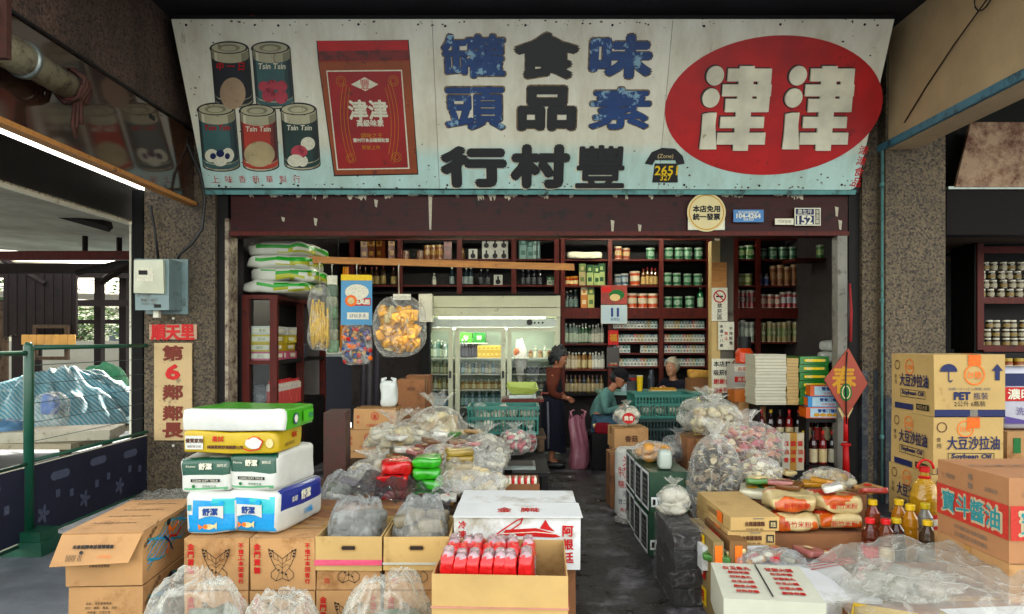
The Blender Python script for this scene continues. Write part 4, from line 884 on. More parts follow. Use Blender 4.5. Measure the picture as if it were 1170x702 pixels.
# ================================================================ left glass cabinet with stock, rice bags on top
CL = thing('glass_cabinet', 'maroon glazed cabinet along the left wall under the rice bags', 'cabinet', (-2.56, 8.0, 0)); co = Vector((-2.56, 8.0, 0))
def cp(mb, nm, par=None): return mb.build(nm, par or CL, tuple(-co) if par is None else None)
xl, xr, ya, yb, zt = -2.73, -2.38, 7.08, 8.9, 2.0
for (x, y) in ((xl, ya), (xr - .07, ya), (xl, yb), (xr - .07, yb), (xr - .07, 7.95)): m = MB(); m.bx(x, x + .07, y, y + .06, 0, zt - .041, M_wood, .002); cp(m, 'post')
m = MB(); m.bx(xl, xr + .01, ya - .01, yb + .06, zt - .04, zt, M_wood); cp(m, 'top')
for z in (.85, pz(471, 7.1), pz(412, 7.1)):
    m = MB(); m.bx(xl + .004, xr - .004, ya + .062, yb - .002, z - .04, z, M_woodd); m.bx(xl + .072, xr - .072, ya + .004, ya + .06, z - .04, z, M_wood); cp(m, 'shelf')
m = MB(); m.bx(xl - .03, xl - .001, ya, yb + .06, 0, zt, M_woodd); cp(m, 'back_panel')
m = MB(); m.quad([(xl + .07, ya + .03, .86), (xr - .07, ya + .03, .86), (xr - .07, ya + .03, zt - .05), (xl + .07, ya + .03, zt - .05)], M_glass); cp(m, 'pane')
m = MB(); m.bx(xl, xr, ya, yb, .02, .8, M_woodd); cp(m, 'base')
zs = pz(412, 7.1)
for k, (col, nm) in enumerate((('#b5607a', 'pink'), ('#b8a03a', 'yellow'), ('#c2b24c', 'lemon'), ('#c4c4be', 'white'))):
    for j, y in enumerate((7.32, 7.72)):
        b = Box(.25, .34, .085, mat('tissue_' + nm, col, .4, .1, 8, .15)); b.rect(-.1, .1, -.025, .025, K['white'], b.Fr()); b.text('面紙', K['green'], b.Fr(), h=.035); b.rect(-.1, .1, -.02, .02, K['white'], b.Rt()); b.build('tissue_pack', None, (-2.56 + rnd(-.015, .015), y, zs + .001 + k * .087), rz=rnd(-.06, .06), label=f'{nm} tissue pack in the {"nearer" if j == 0 else "farther"} stack inside the glass cabinet', cat='tissue pack')
for j in range(3):
    for i in range(2): put('dtin', m_can('#232a3a', '#5a6070', r=.05, h=.16, band='#39435a'), (-2.5 + i * .0 - .12 * i, 8.1 + j * .12, zs + .001), 'dark blue tin inside the glass cabinet behind the tissue packs', 'tin', 'dark blue tins in the glass cabinet')
zs2 = pz(471, 7.1)
for j in range(9):
    for i in range(2): put('spray', m_bottle('#b9b0a8', '#a8433f', '#b52a2e', .036, .3, .18, 'spray_can'), (-2.43 - i * .09, 7.28 + j * .085, zs2 + .001), 'red capped spray can on the middle shelf of the glass cabinet', 'spray can', 'red capped spray cans')
m = MB(); m.blob((0, 0, .12), (.1, .09, .14), film('grey_bag', '#8a8c90', .4), amp=.25, fr=3, seed=5); m.build('plastic_bag', None, (-2.62, 7.3, zs2), label='grey plastic bag behind the front pane of the glass cabinet', cat='bag')
M_rice = mat('rice_bag', '#c2c4ba', .35, .06, 6, .3, 30, coat=.2); M_riceg = mat('rice_green', '#2f9434', .35, .25, 10, .2, 30); M_ricel = mat('rice_lime', '#a3a53a', .4, .2, 10, .2, 30)
for k in range(4):
    m = MB(); m.soft(.68, .8, .15, M_rice, n=12, amp=.032, fr=6, seed=k + 1, e=.42)
    for i, f in enumerate(m.f):
        c_ = sum((m.v[q] for q in f), Vector()) / len(f)
        w_ = noise.noise(Vector((c_.x * 4, c_.y * 3, k * 5.0)))
        if c_.y < -.1 or c_.x > .15:
            if .085 < c_.z + w_ * .03 < .118 and c_.x > -.18: m.m[i] = m.mi(M_riceg)
            elif .04 < c_.z + w_ * .05 < .07 and c_.x > 0: m.m[i] = m.mi(M_ricel)
    m.build('rice_bag', None, (-2.4 + (-.02, .03, 0, .02)[k], 7.45 + (.0, .03, .02, .05)[k], zt + .004 + k * .131), rz=(.03, -.05, .02, -.06)[k], label='white and green rice bag, ' + ('lowest', 'second', 'third', 'topmost')[k] + ' of the pile on the glass cabinet', cat='rice bag')
# wooden pole with its hanging goods
po = thing('hanging_pole', 'pale wooden pole hung across the shop front', 'pole', (px(500, 7.3), 7.3, pz(301, 7.3)))
a = Vector((px(349, 7.25), 7.25, pz(297, 7.25))); b_ = Vector((px(656, 7.35), 7.35, pz(305.5, 7.35))); o_ = Vector(po.location)
m = MB(); d = (b_ - a); Tm = frame((a + b_) / 2 - o_, d, (0, 0, 1)); m.bx(-d.length / 2, d.length / 2, -.034, .034, -.02, .02, M_woodl, .003, M=Tm); m.build('pole', po)
for t in (.12, .86):
    p = a + d * t - o_; m = MB(); m.tube([p + Vector((0, 0, .03)), Vector((p.x, p.y, 3.31 - o_.z))], .006, M_black, 5); m.build('hanger', po)
def hang(x, ytop, y=7.22): return (px(x, y), y, pz(ytop, y))
def hook(m, z0, z1): m.tube([(0, .03, z1), (.0, -.005, z1 + .01), (0, -.03, z1 - .03), (0, -.01, z0)], .006, K['white'], 5)
# 1 noodles
t = thing('hanging_noodle_bag', 'tall clear bag of cream noodles hanging at the left of the pole', 'bag', hang(366, 300)); m = MB(); m.soft(.24, .14, .68, film('clear_film'), amp=.03, fr=6, seed=2, e=.5); m.build('bag', t, (0, 0, -.92))
m = MB()
for k in range(46):
    x = rnd(-.085, .085); y = rnd(-.04, .03); z0 = rnd(-.89, -.8); L_ = rnd(.2, .45); m.tube([(x, y, z0), (x + rnd(-.02, .02), y, z0 + L_ * .5), (x * .8 + rnd(-.02, .02), y, z0 + L_)], rnd(.008, .015), mat('noodle_cream', '#d4b45c', .6, .25, 20, .3), 5)
m.build('noodles', t); m = MB(); hook(m, -.26, -.0); m.build('hook', t)
# 2 netted cards
t = thing('hanging_card_strip', 'narrow strip of green netted packets hanging beside the noodles', 'packet strip', hang(380, 302, 7.28)); m = MB()
for k in range(6): m.soft(.12, .05, .13, mat('net_pack%d' % (k % 3), ('#6f8a6c', '#8c8f7c', '#5d6f5a')[k % 3], .4, .4, 25, .3), amp=.01, seed=k, M=Matrix.Translation((rnd(-.01, .01), 0, -.92 + k * .115)))
m.bx(-.05, .05, -.02, .0, -.3, -.12, K['white']); m.rect(-.04, .04, -.26, -.22, K['red'], frame((0, -.0205, 0), (1, 0, 0), (0, 0, 1))); m.build('packets', t); m = MB(); hook(m, -.14, 0); m.build('hook', t)
# 3 toy pack
t = thing('hanging_toy_pack', 'blue and red toy card with a yellow top hanging from the pole', 'toy pack', hang(408, 303), rz=.1); m = MB(); w_ = .3
m.bx(-.16, .15, -.01, .01, -.62, -.16, mat('toy_blue', '#3f8ab0', .35, .1, 8, 0), .004); m.bx(-.16, .15, -.013, .008, -.16, -.1, K['yellow'], .003); T = frame((0, -.0145, 0), (1, 0, 0), (0, 0, 1))
m.disc(.12, .08, .001, K['white'], T @ Matrix.Translation((0, -.28, 0)), 0, 20); m.rect(-.07, .14, -.42, -.34, K['red'], T); m.text('玩具組', K['white'], T @ Matrix.Translation((.05, -.38, .001)), w=.16, bold=.003); m.disc(.06, .06, .001, K['orange'], T @ Matrix.Translation((-.06, -.37, .002)), 0, 18); m.disc(.035, .035, .001, K['cream'], T @ Matrix.Translation((-.06, -.37, .004)), 0, 18); m.rect(-.1, .12, -.56, -.49, K['white'], T); m.text('好玩多多', K['blue'], T @ Matrix.Translation((.01, -.525, .001)), w=.17); m.build('card', t)
m = MB()
for k in range(90):
    m.blob((rnd(-.13, .14), -.02 + rnd(-.02, .02), rnd(-1.0, -.64)), (.026, .022, .026), K[random.choice(['orange', 'navy', 'blue', 'brown', 'red', 'purple', 'gold'])], 8, 6, .15)
m.soft(.3, .08, .42, film('clear_film'), amp=.015, fr=6, seed=4, e=.4, M=Matrix.Translation((0, -.02, -1.03))); m.build('toys', t); m = MB(); hook(m, -.12, 0); m.build('hook', t)
t = thing('hanging_orange_strip', 'thin orange streamer hanging at the left edge of the toy card', 'streamer', hang(395, 303, 7.27)); m = MB()
for k in range(3): m.tube([(-.02 + k * .02, 0, -.02), (-.03 + k * .025, -.01, -.5), (-.05 + k * .03, 0, -.9 - .06 * k)], [.008, .018, .012], mat('streamer_orange', '#c98a3c', .4, .2, 20), 6)
m.build('streamer', t)
# 4 golden snacks
t = thing('hanging_snack_bag', 'big clear bag full of golden snack packets hanging from the pole', 'bag', hang(456, 303)); m = MB(); m.soft(.52, .26, .62, film('clear_film'), n=12, amp=.035, fr=5, seed=8, e=.55, M=Matrix.Translation((0, 0, -.95))); m.build('bag', t)
gm = mat('gold_foil', '#dba724', .22, .4, 9, .4, 20, metal=.4); cm = mat('cream_foil', '#c9b98a', .3, .2, 9, .4, 20)
m = MB()
for k in range(90):
    x, y, z = rnd(-.165, .165), rnd(-.05, .04), rnd(-.9, -.53); Tm = Matrix.Translation((x, y, z)) @ Matrix.Rotation(rnd(-1, 1), 4, 'Z') @ Matrix.Rotation(rnd(-.8, .8), 4, 'Y')
    m.soft(.1, .035, .12, cm if k % 9 == 0 else gm, n=4, amp=.012, fr=12, seed=k, M=Tm)
m.build('snack_packets', t); m = MB(); hook(m, -.3, 0); m.bx(-.06, .12, -.01, .01, -.36, -.3, K['white']); m.build('hook', t)
# ceiling tube lamps of the shop, above the sight line
for k, (x, y) in enumerate(((-.9, 8.2), (1.6, 8.9))):
    t = thing('tube_lamp', ('left', 'right')[k] + ' fluorescent tube lamp under the shop ceiling', 'lamp', (x, y, 3.16)); m = MB(); m.bx(-.62, .62, -.06, .06, .05, .15, M_white); m.build('fixture', t)
    m = MB(); m.tube([(-.58, 0, 0), (.58, 0, 0)], .018, emit('tube_glow', '#f2f1e2', 20), 10); m.build('tube', t)

# ================================================================ counter, desk things
ct = thing('shop_counter', 'long counter with a pale teal top where two people sit', 'counter', (1.85, 8.95, 0))
ztop = pz(448, 8.75)
m = MB(); m.bx(-.75, .95, -.2, .35, ztop - .04, ztop, mat('counter_teal', '#7fa39a', .3, .1, 5, coat=.3), .003); m.build('top', ct)
m = MB(); m.bx(-.7, .9, -.12, .3, 0, ztop - .042, M_woodd); m.build('cabinet', ct)
def on_counter(x, y=8.85): return (px(x, y), y, ztop + .001)
m = MB(); m.lathe([(.032, 0), (.036, .09, K['yellow']), (.041, .19, K['yellow']), (.041, .2, K['white'])], K['white']); m.build('yellow_cup', None, on_counter(731), label='tall yellow paper cup on the counter between the two seated people', cat='cup')
m = MB(); m.lathe([(.03, 0), (.035, .01), (.035, .1), (.012, .13), (.012, .16), (.018, .165), (.012, .2)], mat('pump_white', '#b9c0cc', .25)); m.build('pump_bottle', None, on_counter(713), label='white pump bottle on the counter beside the woman in the cap', cat='bottle')
m = MB(); m.lathe([(.03, 0), (.034, .1), (.036, .13)], film('clear_cup', '#cfe0e4', .35)); m.build('plastic_cup', None, on_counter(712, 8.78), label='clear cup in front of the pump bottle', cat='cup')
b = Box(.16, .05, .2, mat('dark_device', '#25232a', .4)); b.rect(-.06, .06, .03, .06, K['red'], b.Fr()); b.build('card_reader', None, on_counter(722, 9.0), label='dark upright device behind the yellow cup', cat='device')
m = MB(); m.lathe([(.04, 0), (.045, .16), (.03, .2), (.03, .26)], mat('thermos', '#39404a', .3, coat=.4)); m.build('thermos', None, on_counter(744, 9.0), label='dark thermos on the counter right of the yellow cup', cat='flask')
m = MB(); m.bx(-.16, .16, -.08, .08, 0, .025, K['cream'], .002); m.bx(-.14, .15, -.07, .07, .026, .045, K['gold'], .002); m.build('ledger', None, on_counter(757, 8.8), rz=.1, label='thin ledgers lying in front of the old shopkeeper', cat='book')
m = MB(); m.soft(.26, .18, .1, mat('bread', '#b98f4e', .6, .3, 12, .3), amp=.02, seed=3); m.build('bread_bag', None, (px(799, 9.0), 9.05, pz(432, 9.05)), label='golden bread bag on a box behind the counter end', cat='bread')
b = Box(.26, .3, .3, M_card3); b.build('carton', None, (px(799, 9.05), 9.12, pz(432, 9.05) - .301), label='brown carton carrying the bread bag at the counter end', cat='carton')
b = Box(.3, .3, pz(432, 9.05) - .302, M_woodd); b.build('stand', None, (px(799, 9.05), 9.14, 0), label='dark stand behind the counter end', cat='stand')
# ================================================================ helpers for stacked goods
FILM = film('clear_film')
FILMG = film('grey_film', '#b4b6b4', .16, .45, 6, .5)
FILMW = film('milky_film', '#dedcd2', .08, .42, 6, .5)
def ruffle(m, c, r0, r1, h, mt, seed=0, n=36, rings=5, lean=(0, 0)):
    """open, ruffled mouth of a tied bag"""
    vs, fs = [], []
    for j in range(rings):
        u = j / (rings - 1)
        for i in range(n):
            a = 2 * math.pi * i / n
            k = noise.noise(Vector((math.cos(a) * 2.2, math.sin(a) * 2.2, seed + u)))
            r = r0 + (r1 - r0) * u ** 1.3 * (1 + .7 * k + .25 * math.sin(a * 7 + seed))
            vs.append((c[0] + r * math.cos(a) + lean[0] * u, c[1] + r * math.sin(a) + lean[1] * u, c[2] + h * u * (1 + .45 * k)))
    for j in range(rings - 1):
        for i in range(n): q = (i + 1) % n; fs.append((j * n + i, j * n + q, (j + 1) * n + q, (j + 1) * n + i))
    m.add(vs, fs, mt, True)
def bag(name, label, cat, loc, size, fm=FILM, cont=None, cname='contents', n=40, cs=.03, tie=True, rz=0, seed=1, amp=.14, group=None, fill=.8, shape='blob', lean=(0, 0)):
    """tied film bag: size = width, depth, height of its filled body"""
    w, d, h = size; t = thing(name, label, cat, loc, rz, group)
    m = MB(); m.blob((0, 0, h / 2), (w / 2, d / 2, h / 2), fm, 64, 36, amp * .9, 1.9, seed, flat=.86, pinch=1 if tie else 0, ridge=amp * .55)
    if tie: ruffle(m, (0, 0, h * .97), min(w, d) * .06, min(w, d) * .26, h * .22 if h < .5 else .12, fm, seed, lean=lean)
    for v in m.v: v.z = max(v.z, .002)
    m.build('film', t)
    if cont:
        m = MB(); rg = random.Random(seed)
        for k in range(n):
            while 1:
                p = Vector((rg.uniform(-1, 1), rg.uniform(-1, 1), rg.uniform(-.93, .8)))
                if p.length < 1: break
            c = Vector((p.x * w / 2 * fill, p.y * d / 2 * fill, h / 2 + p.z * h / 2 * fill)); mm_ = cont[k % len(cont)]
            if shape == 'blob': m.blob(c, (cs * rg.uniform(.7, 1.3), cs * rg.uniform(.7, 1.2), cs * rg.uniform(.5, 1)), mm_, 9, 6, .25, 2, k)
            elif shape == 'slice':
                T = Matrix.Translation(c) @ Matrix.Rotation(rg.uniform(0, 6), 4, 'Z') @ Matrix.Rotation(rg.uniform(-1.5, 1.5), 4, 'X'); m.prism([(cs * math.cos(a) * rg.uniform(.6, 1.1), cs * math.sin(a) * rg.uniform(.4, .9)) for a in [i * .9 for i in range(7)]], .006, mm_, T)
            else:
                T = Matrix.Translation(c) @ Matrix.Rotation(rg.uniform(0, 6), 4, 'Z') @ Matrix.Rotation(rg.uniform(-.7, .7), 4, 'Y'); m.soft(cs * 2.2, cs * 1.5, cs * .8, mm_, n=4, amp=cs * .15, fr=10, seed=k, M=T)
        m.build(cname, t)
    return t
def drape(name, label, cat, loc, rx, ry, h, fm, seed=0, cont=None, cname='goods', n=14, cs=.08, peak=(0, 0), par=None, wr=.05, flat=.35):
    """loose film pulled over goods: a low dome with creases running out from its peak"""
    t = par or thing(name, label, cat, loc); m = MB(); nr, na = 34, 110; vs, fs = [], []
    for j in range(nr + 1):
        r = j / nr
        for i in range(na):
            a = 2 * math.pi * i / na; x, y = r * math.cos(a), r * math.sin(a)
            q = noise.noise_vector(Vector((x * 1.6 + seed, y * 1.6, seed * 2.0)))
            rim = 1 + .16 * noise.noise(Vector((math.cos(a) * 2, math.sin(a) * 2, seed + 5.0)))
            prof = (1 - max(0, (r - flat) / (1 - flat)) ** 1.7) if r > flat else 1
            cre = (1 - 2 * abs(noise.noise(Vector((math.cos(a) * 4.2 + q.x, math.sin(a) * 4.2 + q.y, r * 1.2 + seed))))) * r ** .7
            c2 = 1 - 2 * abs(noise.noise(Vector((x * 3.1 + q.y * 1.5, y * 3.1 + q.x * 1.5, seed + 7.0))))
            z = h * prof * (1 + .16 * q.z) + wr * (cre * .9 + c2 * .55 - .4) * (1 if r < .95 else .4) + h * .14 * math.exp(-((x - peak[0]) ** 2 + (y - peak[1]) ** 2) * 9)
            vs.append((x * rx * rim + q.x * .02, y * ry * rim + q.y * .02, max(.004, z)))
    for j in range(nr):
        for i in range(na): k = (i + 1) % na; fs.append((j * na + i, (j + 1) * na + i, (j + 1) * na + k, j * na + k))
    m.add(vs, fs, fm, True, Matrix.Translation(loc) if par else None); m.build('film' if not par else name, t)
    if cont:
        m = MB(); rg = random.Random(seed)
        for k in range(n):
            a, r = rg.uniform(0, 6.28), rg.uniform(0, .62) ** .6; zz = rg.uniform(.02, h * .62 * (1 - r * .5)); s_ = cs * rg.uniform(.7, 1.15)
            m.soft(s_ * 2.2, s_ * 1.5, s_ * .9, cont[k % len(cont)], n=5, amp=s_ * .12, fr=9, seed=k, M=Matrix.Translation((r * math.cos(a) * rx * .75, r * math.sin(a) * ry * .75, zz)) @ Matrix.Rotation(rg.uniform(0, 6), 4, 'Z') @ Matrix.Rotation(rg.uniform(-.5, .5), 4, 'Y'))
        m.build(cname, t)
    return t
def sheet(name, label, x0, x1, y0, y1, zf_, fm, nx=40, ny=26, amp=.05, fr=4, seed=0, cat='plastic sheet', edge=.03):
    """crumpled loose film lying over things; zf_(u, v) gives its height"""
    m = MB(); vs, fs = [], []
    for j in range(ny + 1):
        for i in range(nx + 1):
            u, v = i / nx, j / ny; x, y = x0 + (x1 - x0) * u, y0 + (y1 - y0) * v
            q = noise.noise_vector(Vector((x * fr, y * fr, seed))) ; f2 = noise.fractal(Vector((x * fr * 2.2, y * fr * 1.1 + x, seed + 3)), .7, 2, 4)
            rdg = 1 - abs(noise.noise(Vector((x * fr * 1.7 + q.x, y * fr * 1.1 + q.y, seed + 9)))) * 2
            vs.append((x + q.x * edge, y + q.y * edge, zf_(u, v) + amp * (f2 + .8 * rdg)))
    for j in range(ny):
        for i in range(nx): a = j * (nx + 1) + i; fs.append((a, a + 1, a + nx + 2, a + nx + 1))
    c = Vector(((x0 + x1) / 2, (y0 + y1) / 2, 0)); m.add([Vector(p) - c for p in vs], fs, fm, True)
    return m.build(name, None, c, label=label, cat=cat)
def carton(name, label, cat, w, d, h, loc, mt, rz=0, prnt=None, tape=True, group=None, flaps=True, jit=.004):
    """closed carton: body, tape part, print from prnt(box)"""
    t = thing(name, label, cat, loc, rz, group); b = Box(w, d, h, mt, jit)
    if flaps:
        b.rect(-w / 2 + .004, w / 2 - .004, -.0015, .0015, ink('seam', '#4e3a26'), b.Tp(), .0012)
    b.rect(-w / 2, w / 2, -h / 2 + .001, -h / 2 + .004, ink('seam', '#4e3a26'), b.Fr())
    if prnt: prnt(b)
    b.build('body', t)
    if tape:
        m = Box(w, d, h); m.bx(-w / 2 - .003, w / 2 + .003, -.025, .025, h + .002, h + .004, M_tape); m.bx(w / 2 + .005, w / 2 + .0065, -.025, .025, h - .07, h + .003, M_tape); m.bx(-w / 2 - .0065, -w / 2 - .005, -.025, .025, h - .07, h + .003, M_tape); m.build('tape', t)
    return t
def open_box(m, w, d, h, mt, inner, th=.006, floor=.01):
    m.bx(-w / 2, w / 2, -d / 2, -d / 2 + th, 0, h, mt, .002); m.bx(-w / 2, w / 2, d / 2 - th, d / 2, 0, h, mt, .002)
    m.bx(-w / 2, -w / 2 + th, -d / 2 + th, d / 2 - th, 0, h, mt, .002); m.bx(w / 2 - th, w / 2, -d / 2 + th, d / 2 - th, 0, h, mt, .002)
    m.bx(-w / 2 + th, w / 2 - th, -d / 2 + th, d / 2 - th, 0, floor, inner)
def crate(name, label, w, d, h, loc, mt, rz=0, group=None):
    t = thing(name, label, 'crate', loc, rz, group); m = MB()
    for z0, z1 in ((0, .03), (h * .52, h * .62), (h - .035, h)):
        m.bx(-w / 2, w / 2, -d / 2, -d / 2 + .015, z0, z1, mt); m.bx(-w / 2, w / 2, d / 2 - .015, d / 2, z0, z1, mt); m.bx(-w / 2, -w / 2 + .015, -d / 2 + .0151, d / 2 - .0151, z0, z1, mt); m.bx(w / 2 - .015, w / 2, -d / 2 + .0151, d / 2 - .0151, z0, z1, mt)
    m.bx(-w / 2 - .008, w / 2 + .008, -d / 2 - .008, -d / 2 - .0002, h - .03, h - .001, mt); m.bx(w / 2 + .0002, w / 2 + .008, -d / 2, d / 2, h - .03, h - .001, mt)
    m.bx(-w / 2 + .015, w / 2 - .015, -d / 2 + .015, d / 2 - .015, .002, .014, mt); m.build('frame', t)
    m = MB(); n = int(w / .035); k2 = int(d / .035)
    for k in range(n + 1):
        x = -w / 2 + .008 + (w - .016) * k / n
        for y in (-d / 2 + .007, d / 2 - .007): m.bx(x - .006, x + .006, y - .005, y + .005, .03, h - .035, mt)
    for k in range(1, k2):
        y = -d / 2 + d * k / k2
        for x in (-w / 2 + .007, w / 2 - .007): m.bx(x - .005, x + .005, y - .006, y + .006, .03, h - .035, mt)
    m.build('slats', t); return t
def table(name, label, x0, x1, y0, y1, z, mt=M_plank, cat='table'):
    t = thing(name, label, cat, ((x0 + x1) / 2, (y0 + y1) / 2, 0)); w, d = (x1 - x0) / 2, (y1 - y0) / 2
    m = MB(); m.bx(-w, w, -d, d, z - .03, z, mt, .003); m.build('top', t)
    for sx in (-1, 1):
        for sy in (-1, 1): m = MB(); m.bx(sx * (w - .04) - .025, sx * (w - .04) + .025, sy * (d - .04) - .025, sy * (d - .04) + .025, 0, z - .031, mt); m.build('leg', t)
    return t

# ================================================================ left front: flapped cartons
def p_leftbox(b):
    T = b.Fr()
    for k, s_ in enumerate(('品名：海苔蛋捲禮盒', '成分：麵粉、雞蛋、海苔', '內容量：三百公克', '保存期限：一年', '製造日期標示於盒上', '消費者服務專線')): b.text(s_, K['black'], T @ Matrix.Translation((-.03 + (k % 2) * .01, .085 - k * .022, 0)), h=.013)
    T = b.Rt(-.05, b.h * .62)
    b.text('特級海苔蛋捲', K['black'], T @ Matrix.Translation((-.2, .07, 0)) @ Matrix.Rotation(.5, 4, 'Z'), h=.03)
    b.text('傳統風味', K['green'], T @ Matrix.Translation((-.16, .02, 0)) @ Matrix.Rotation(.5, 4, 'Z'), h=.02)
    rg = random.Random(3)
    for k in range(9): b.line([(-.25 + q * .07, -.1 + k * .017 + .02 * math.sin(q * 1.7 + k) + .01 * q) for q in range(8)], .007, K['sky' if k % 2 else 'teal'], T, .0006 * (k % 3))
    b.line([(-.02, -.08), (.02, .0), (.0, .06), (.05, .02), (.12, .05)], .016, K['orange'], T, .002); b.line([(.02, 0), (.1, -.02), (.16, .01)], .014, K['red'], T, .0025); b.disc(.022, .02, .001, K['black'], T @ Matrix.Translation((.0, .08, .002)), 0, 12); b.line([(-.06, .02), (0, -.02), (.05, -.08)], .012, K['navy'], T, .0028)
bx0 = thing('flapped_carton', 'brown carton with its lid flap folded over, at the lower left', 'carton', (-2.03, 3.79, .335), .07)
b = Box(.36, .7, .255, M_card, .004); p_leftbox(b); b.build('body', bx0)
m = MB(); m.bx(-.19, .19, -.36, .36, .257, .268, M_card, .003)
m.add([(-.19, -.36, .258), (.19, -.36, .258), (.15, -.42, .135), (-.21, -.43, .125), (-.19, -.366, .262), (.19, -.366, .262), (.15, -.426, .138), (-.21, -.436, .128)], [(0, 1, 2, 3), (7, 6, 5, 4), (0, 4, 5, 1), (1, 5, 6, 2), (2, 6, 7, 3), (3, 7, 4, 0)], M_card)
fT = frame((-.025, -.4035, .199), (1, 0, 0), (0, .066, .13)); m.text('禾泉招牌海苔蛋捲禮盒', K['black'], fT @ Matrix.Translation((0, .012, .002)), h=.018, bold=.0008); m.text('||||||| |||', K['black'], fT @ Matrix.Translation((-.08, -.04, .002)), h=.03, w=.07); m.text('4 710123', K['orange'], fT @ Matrix.Translation((.06, -.035, .002)), w=.06); m.disc(.009, .009, .001, K['black'], fT @ Matrix.Translation((-.05, -.015, .003)), 0, 10)
m.rect(.188, .192, -.35, .35, ink('seam', '#4e3a26'), frame((0, 0, .2695), (1, 0, 0), (0, 1, 0)))
for k in range(4): m.text('海苔蛋捲 傳統風味', K['black'], frame((-.03 + k * .01, -.18 + k * .14, .2695), (1, 0, 0), (0, 1, 0)), h=.025)
m.build('lid', bx0)
carton('carton', 'brown carton under the one with the folded lid flap', 'carton', .355, .7, .332, (-2.02, 3.8, 0), M_card, .05, p_leftbox, False, flaps=False)

# ================================================================ butterfly cartons
def butterfly(b, T, s=1.0, part=(0, 1)):
    L = lambda pts, w=.003: b.line([(x * s, y * s) for x, y in pts], w, K['black'], T)
    for sx in (-1, 1):
        L([(0, .03), (sx * .03, .055), (sx * .075, .085), (sx * .07, .05), (sx * .045, -.005), (sx * .035, -.02), (sx * .06, -.045), (sx * .06, -.07), (sx * .035, -.09), (0, -.075)])
        L([(0, .03), (0, -.075)], .002); L([(sx * .03, .055), (sx * .02, .02), (0, .0)], .002); L([(sx * .05, .07), (sx * .045, .03), (sx * .02, .02)], .002); L([(sx * .045, -.005), (sx * .02, 0), (0, -.02)], .002); L([(sx * .035, -.02), (sx * .015, -.045), (sx * .035, -.09)], .002); L([(sx * .015, -.045), (0, -.05)], .002)
        for (x, y) in ((.07, .078), (.063, .06), (.055, .074), (.06, .045)): b.disc(.006 * s, .006 * s, 0, K['black'], T @ Matrix.Translation((sx * x * s, y * s, .0004)), 0, 8)
    for k in range(3): b.disc(.006 * s, .005 * s, 0, K['black'], T @ Matrix.Translation(((-.02 + .02 * k) * s, (-.03 - .012 * k) * s, .0005)), 0, 8)
def p_bfly(b):
    T = b.Fr(); butterfly(b, T, .95 * b.w / .335)
    b.vtext('金門貢糖', K['red'], T @ Matrix.Translation((-.128, .03, 0)), .032, .04, .0012); b.vtext('不惜工本回客行', K['red'], T @ Matrix.Translation((.128, .005, 0)), .024, .03, .001)
GB = 'butterfly cartons along the kerb'
X0 = px(210, 3.57); CW = .333
xs_ = [X0 + CW * (k + .5) + k * .004 for k in range(2)]
posn = ['first', 'second', 'third', 'fourth']
for k in range(4):
    xc = X0 + CW * (k + .5) + k * .004 + (.01 if k == 3 else 0)
    carton('butterfly_carton', f'brown carton with a black butterfly, {posn[k]} from the left in the bottom row', 'carton', CW - .004, .42, .268, (xc, 3.78, 0), M_card, rnd(-.01, .01), p_bfly, True)
    if k < 2: carton('butterfly_carton', f'brown carton with a black butterfly and red characters under the {"left" if k == 0 else "right"} blue tissue pack', 'carton', CW - .004, .42, .268, (xc, 3.78, .27), M_card, rnd(-.015, .015), p_bfly, True)
    else:
        carton('butterfly_carton', f'brown carton with a half hidden butterfly below the open carton tied with {"pink" if k == 2 else "white"} tape', 'carton', CW - .01, .42, .1, (xc, 3.785, .27), M_card, 0, lambda b: (butterfly(b, b.Fr(0, .12), .9), b.text('政', K['red'], b.Fr(-.11, .05), h=.03), b.text('行', K['red'], b.Fr(.12, .05), h=.03)), False, flaps=False)
        t = thing('open_carton', f'open tan carton tied with {"pink" if k == 2 else "white"} tape and stuffed with clear plastic', 'carton', (xc, 3.78, .372)); m = MB(); open_box(m, CW + .004, .425, .172, M_card2, M_cardin)
        T = frame((0, -.214, .115), (1, 0, 0), (0, 0, 1)); m.prism([(-.038, 0), (-.03, .012), (.03, .012), (.038, 0), (.03, -.01), (-.03, -.01)], .0012, ink('hole', '#2c2018'), T, .0005); m.line([(-.04, 0), (-.032, .014), (.032, .014), (.04, 0), (.032, -.012), (-.032, -.012), (-.04, 0)], .006, M_cardin, T, .002); m.build('body', t)
        m = MB(); pm = mat('pink_tape', '#c0566f', .4, .15, 10) if k == 2 else mat('white_string', '#b9b5a8', .5, .1)
        m.bx(-CW / 2 - .006, CW / 2 + .006, -.2195, -.2165, .03, .055 if k == 2 else .042, pm, .002); m.bx(CW / 2 + .004, CW / 2 + .007, -.21, .21, .04, .062 if k == 2 else .05, pm, .002); m.build('band', t)
        drape('plastic_lining', None, None, (0, .0, .09), .16, .205, .2, FILMG, 4 + k, par=t, wr=.05, flat=.55); m = MB(); [m.soft(.13, .1, .07, mat('dim_pack%d' % k, ('#70706a', '#857c6a')[k - 2], .5, .3, 9, .4), n=5, amp=.012, fr=12, seed=q, e=.4, M=Matrix.Translation((rnd(-.08, .08), rnd(-.12, .12), .01 + .012 * q)) @ Matrix.Rotation(rnd(0, 3), 4, 'Z') @ Matrix.Rotation(rnd(-.3, .3), 4, 'X')) for q in range(16)]; m.build('packets', t)
# second row behind, carrying the back of the tissue packs
for k in range(3):
    for z in (0, .27):
        carton('butterfly_carton', f'brown carton in the {"lower" if z == 0 else "upper"} layer hidden behind the front row, {posn[k]} from the left', 'carton', CW - .004, .42, .268, (X0 + CW * (k + .5) + k * .004, 4.21, z), M_card3, 0, None, True)

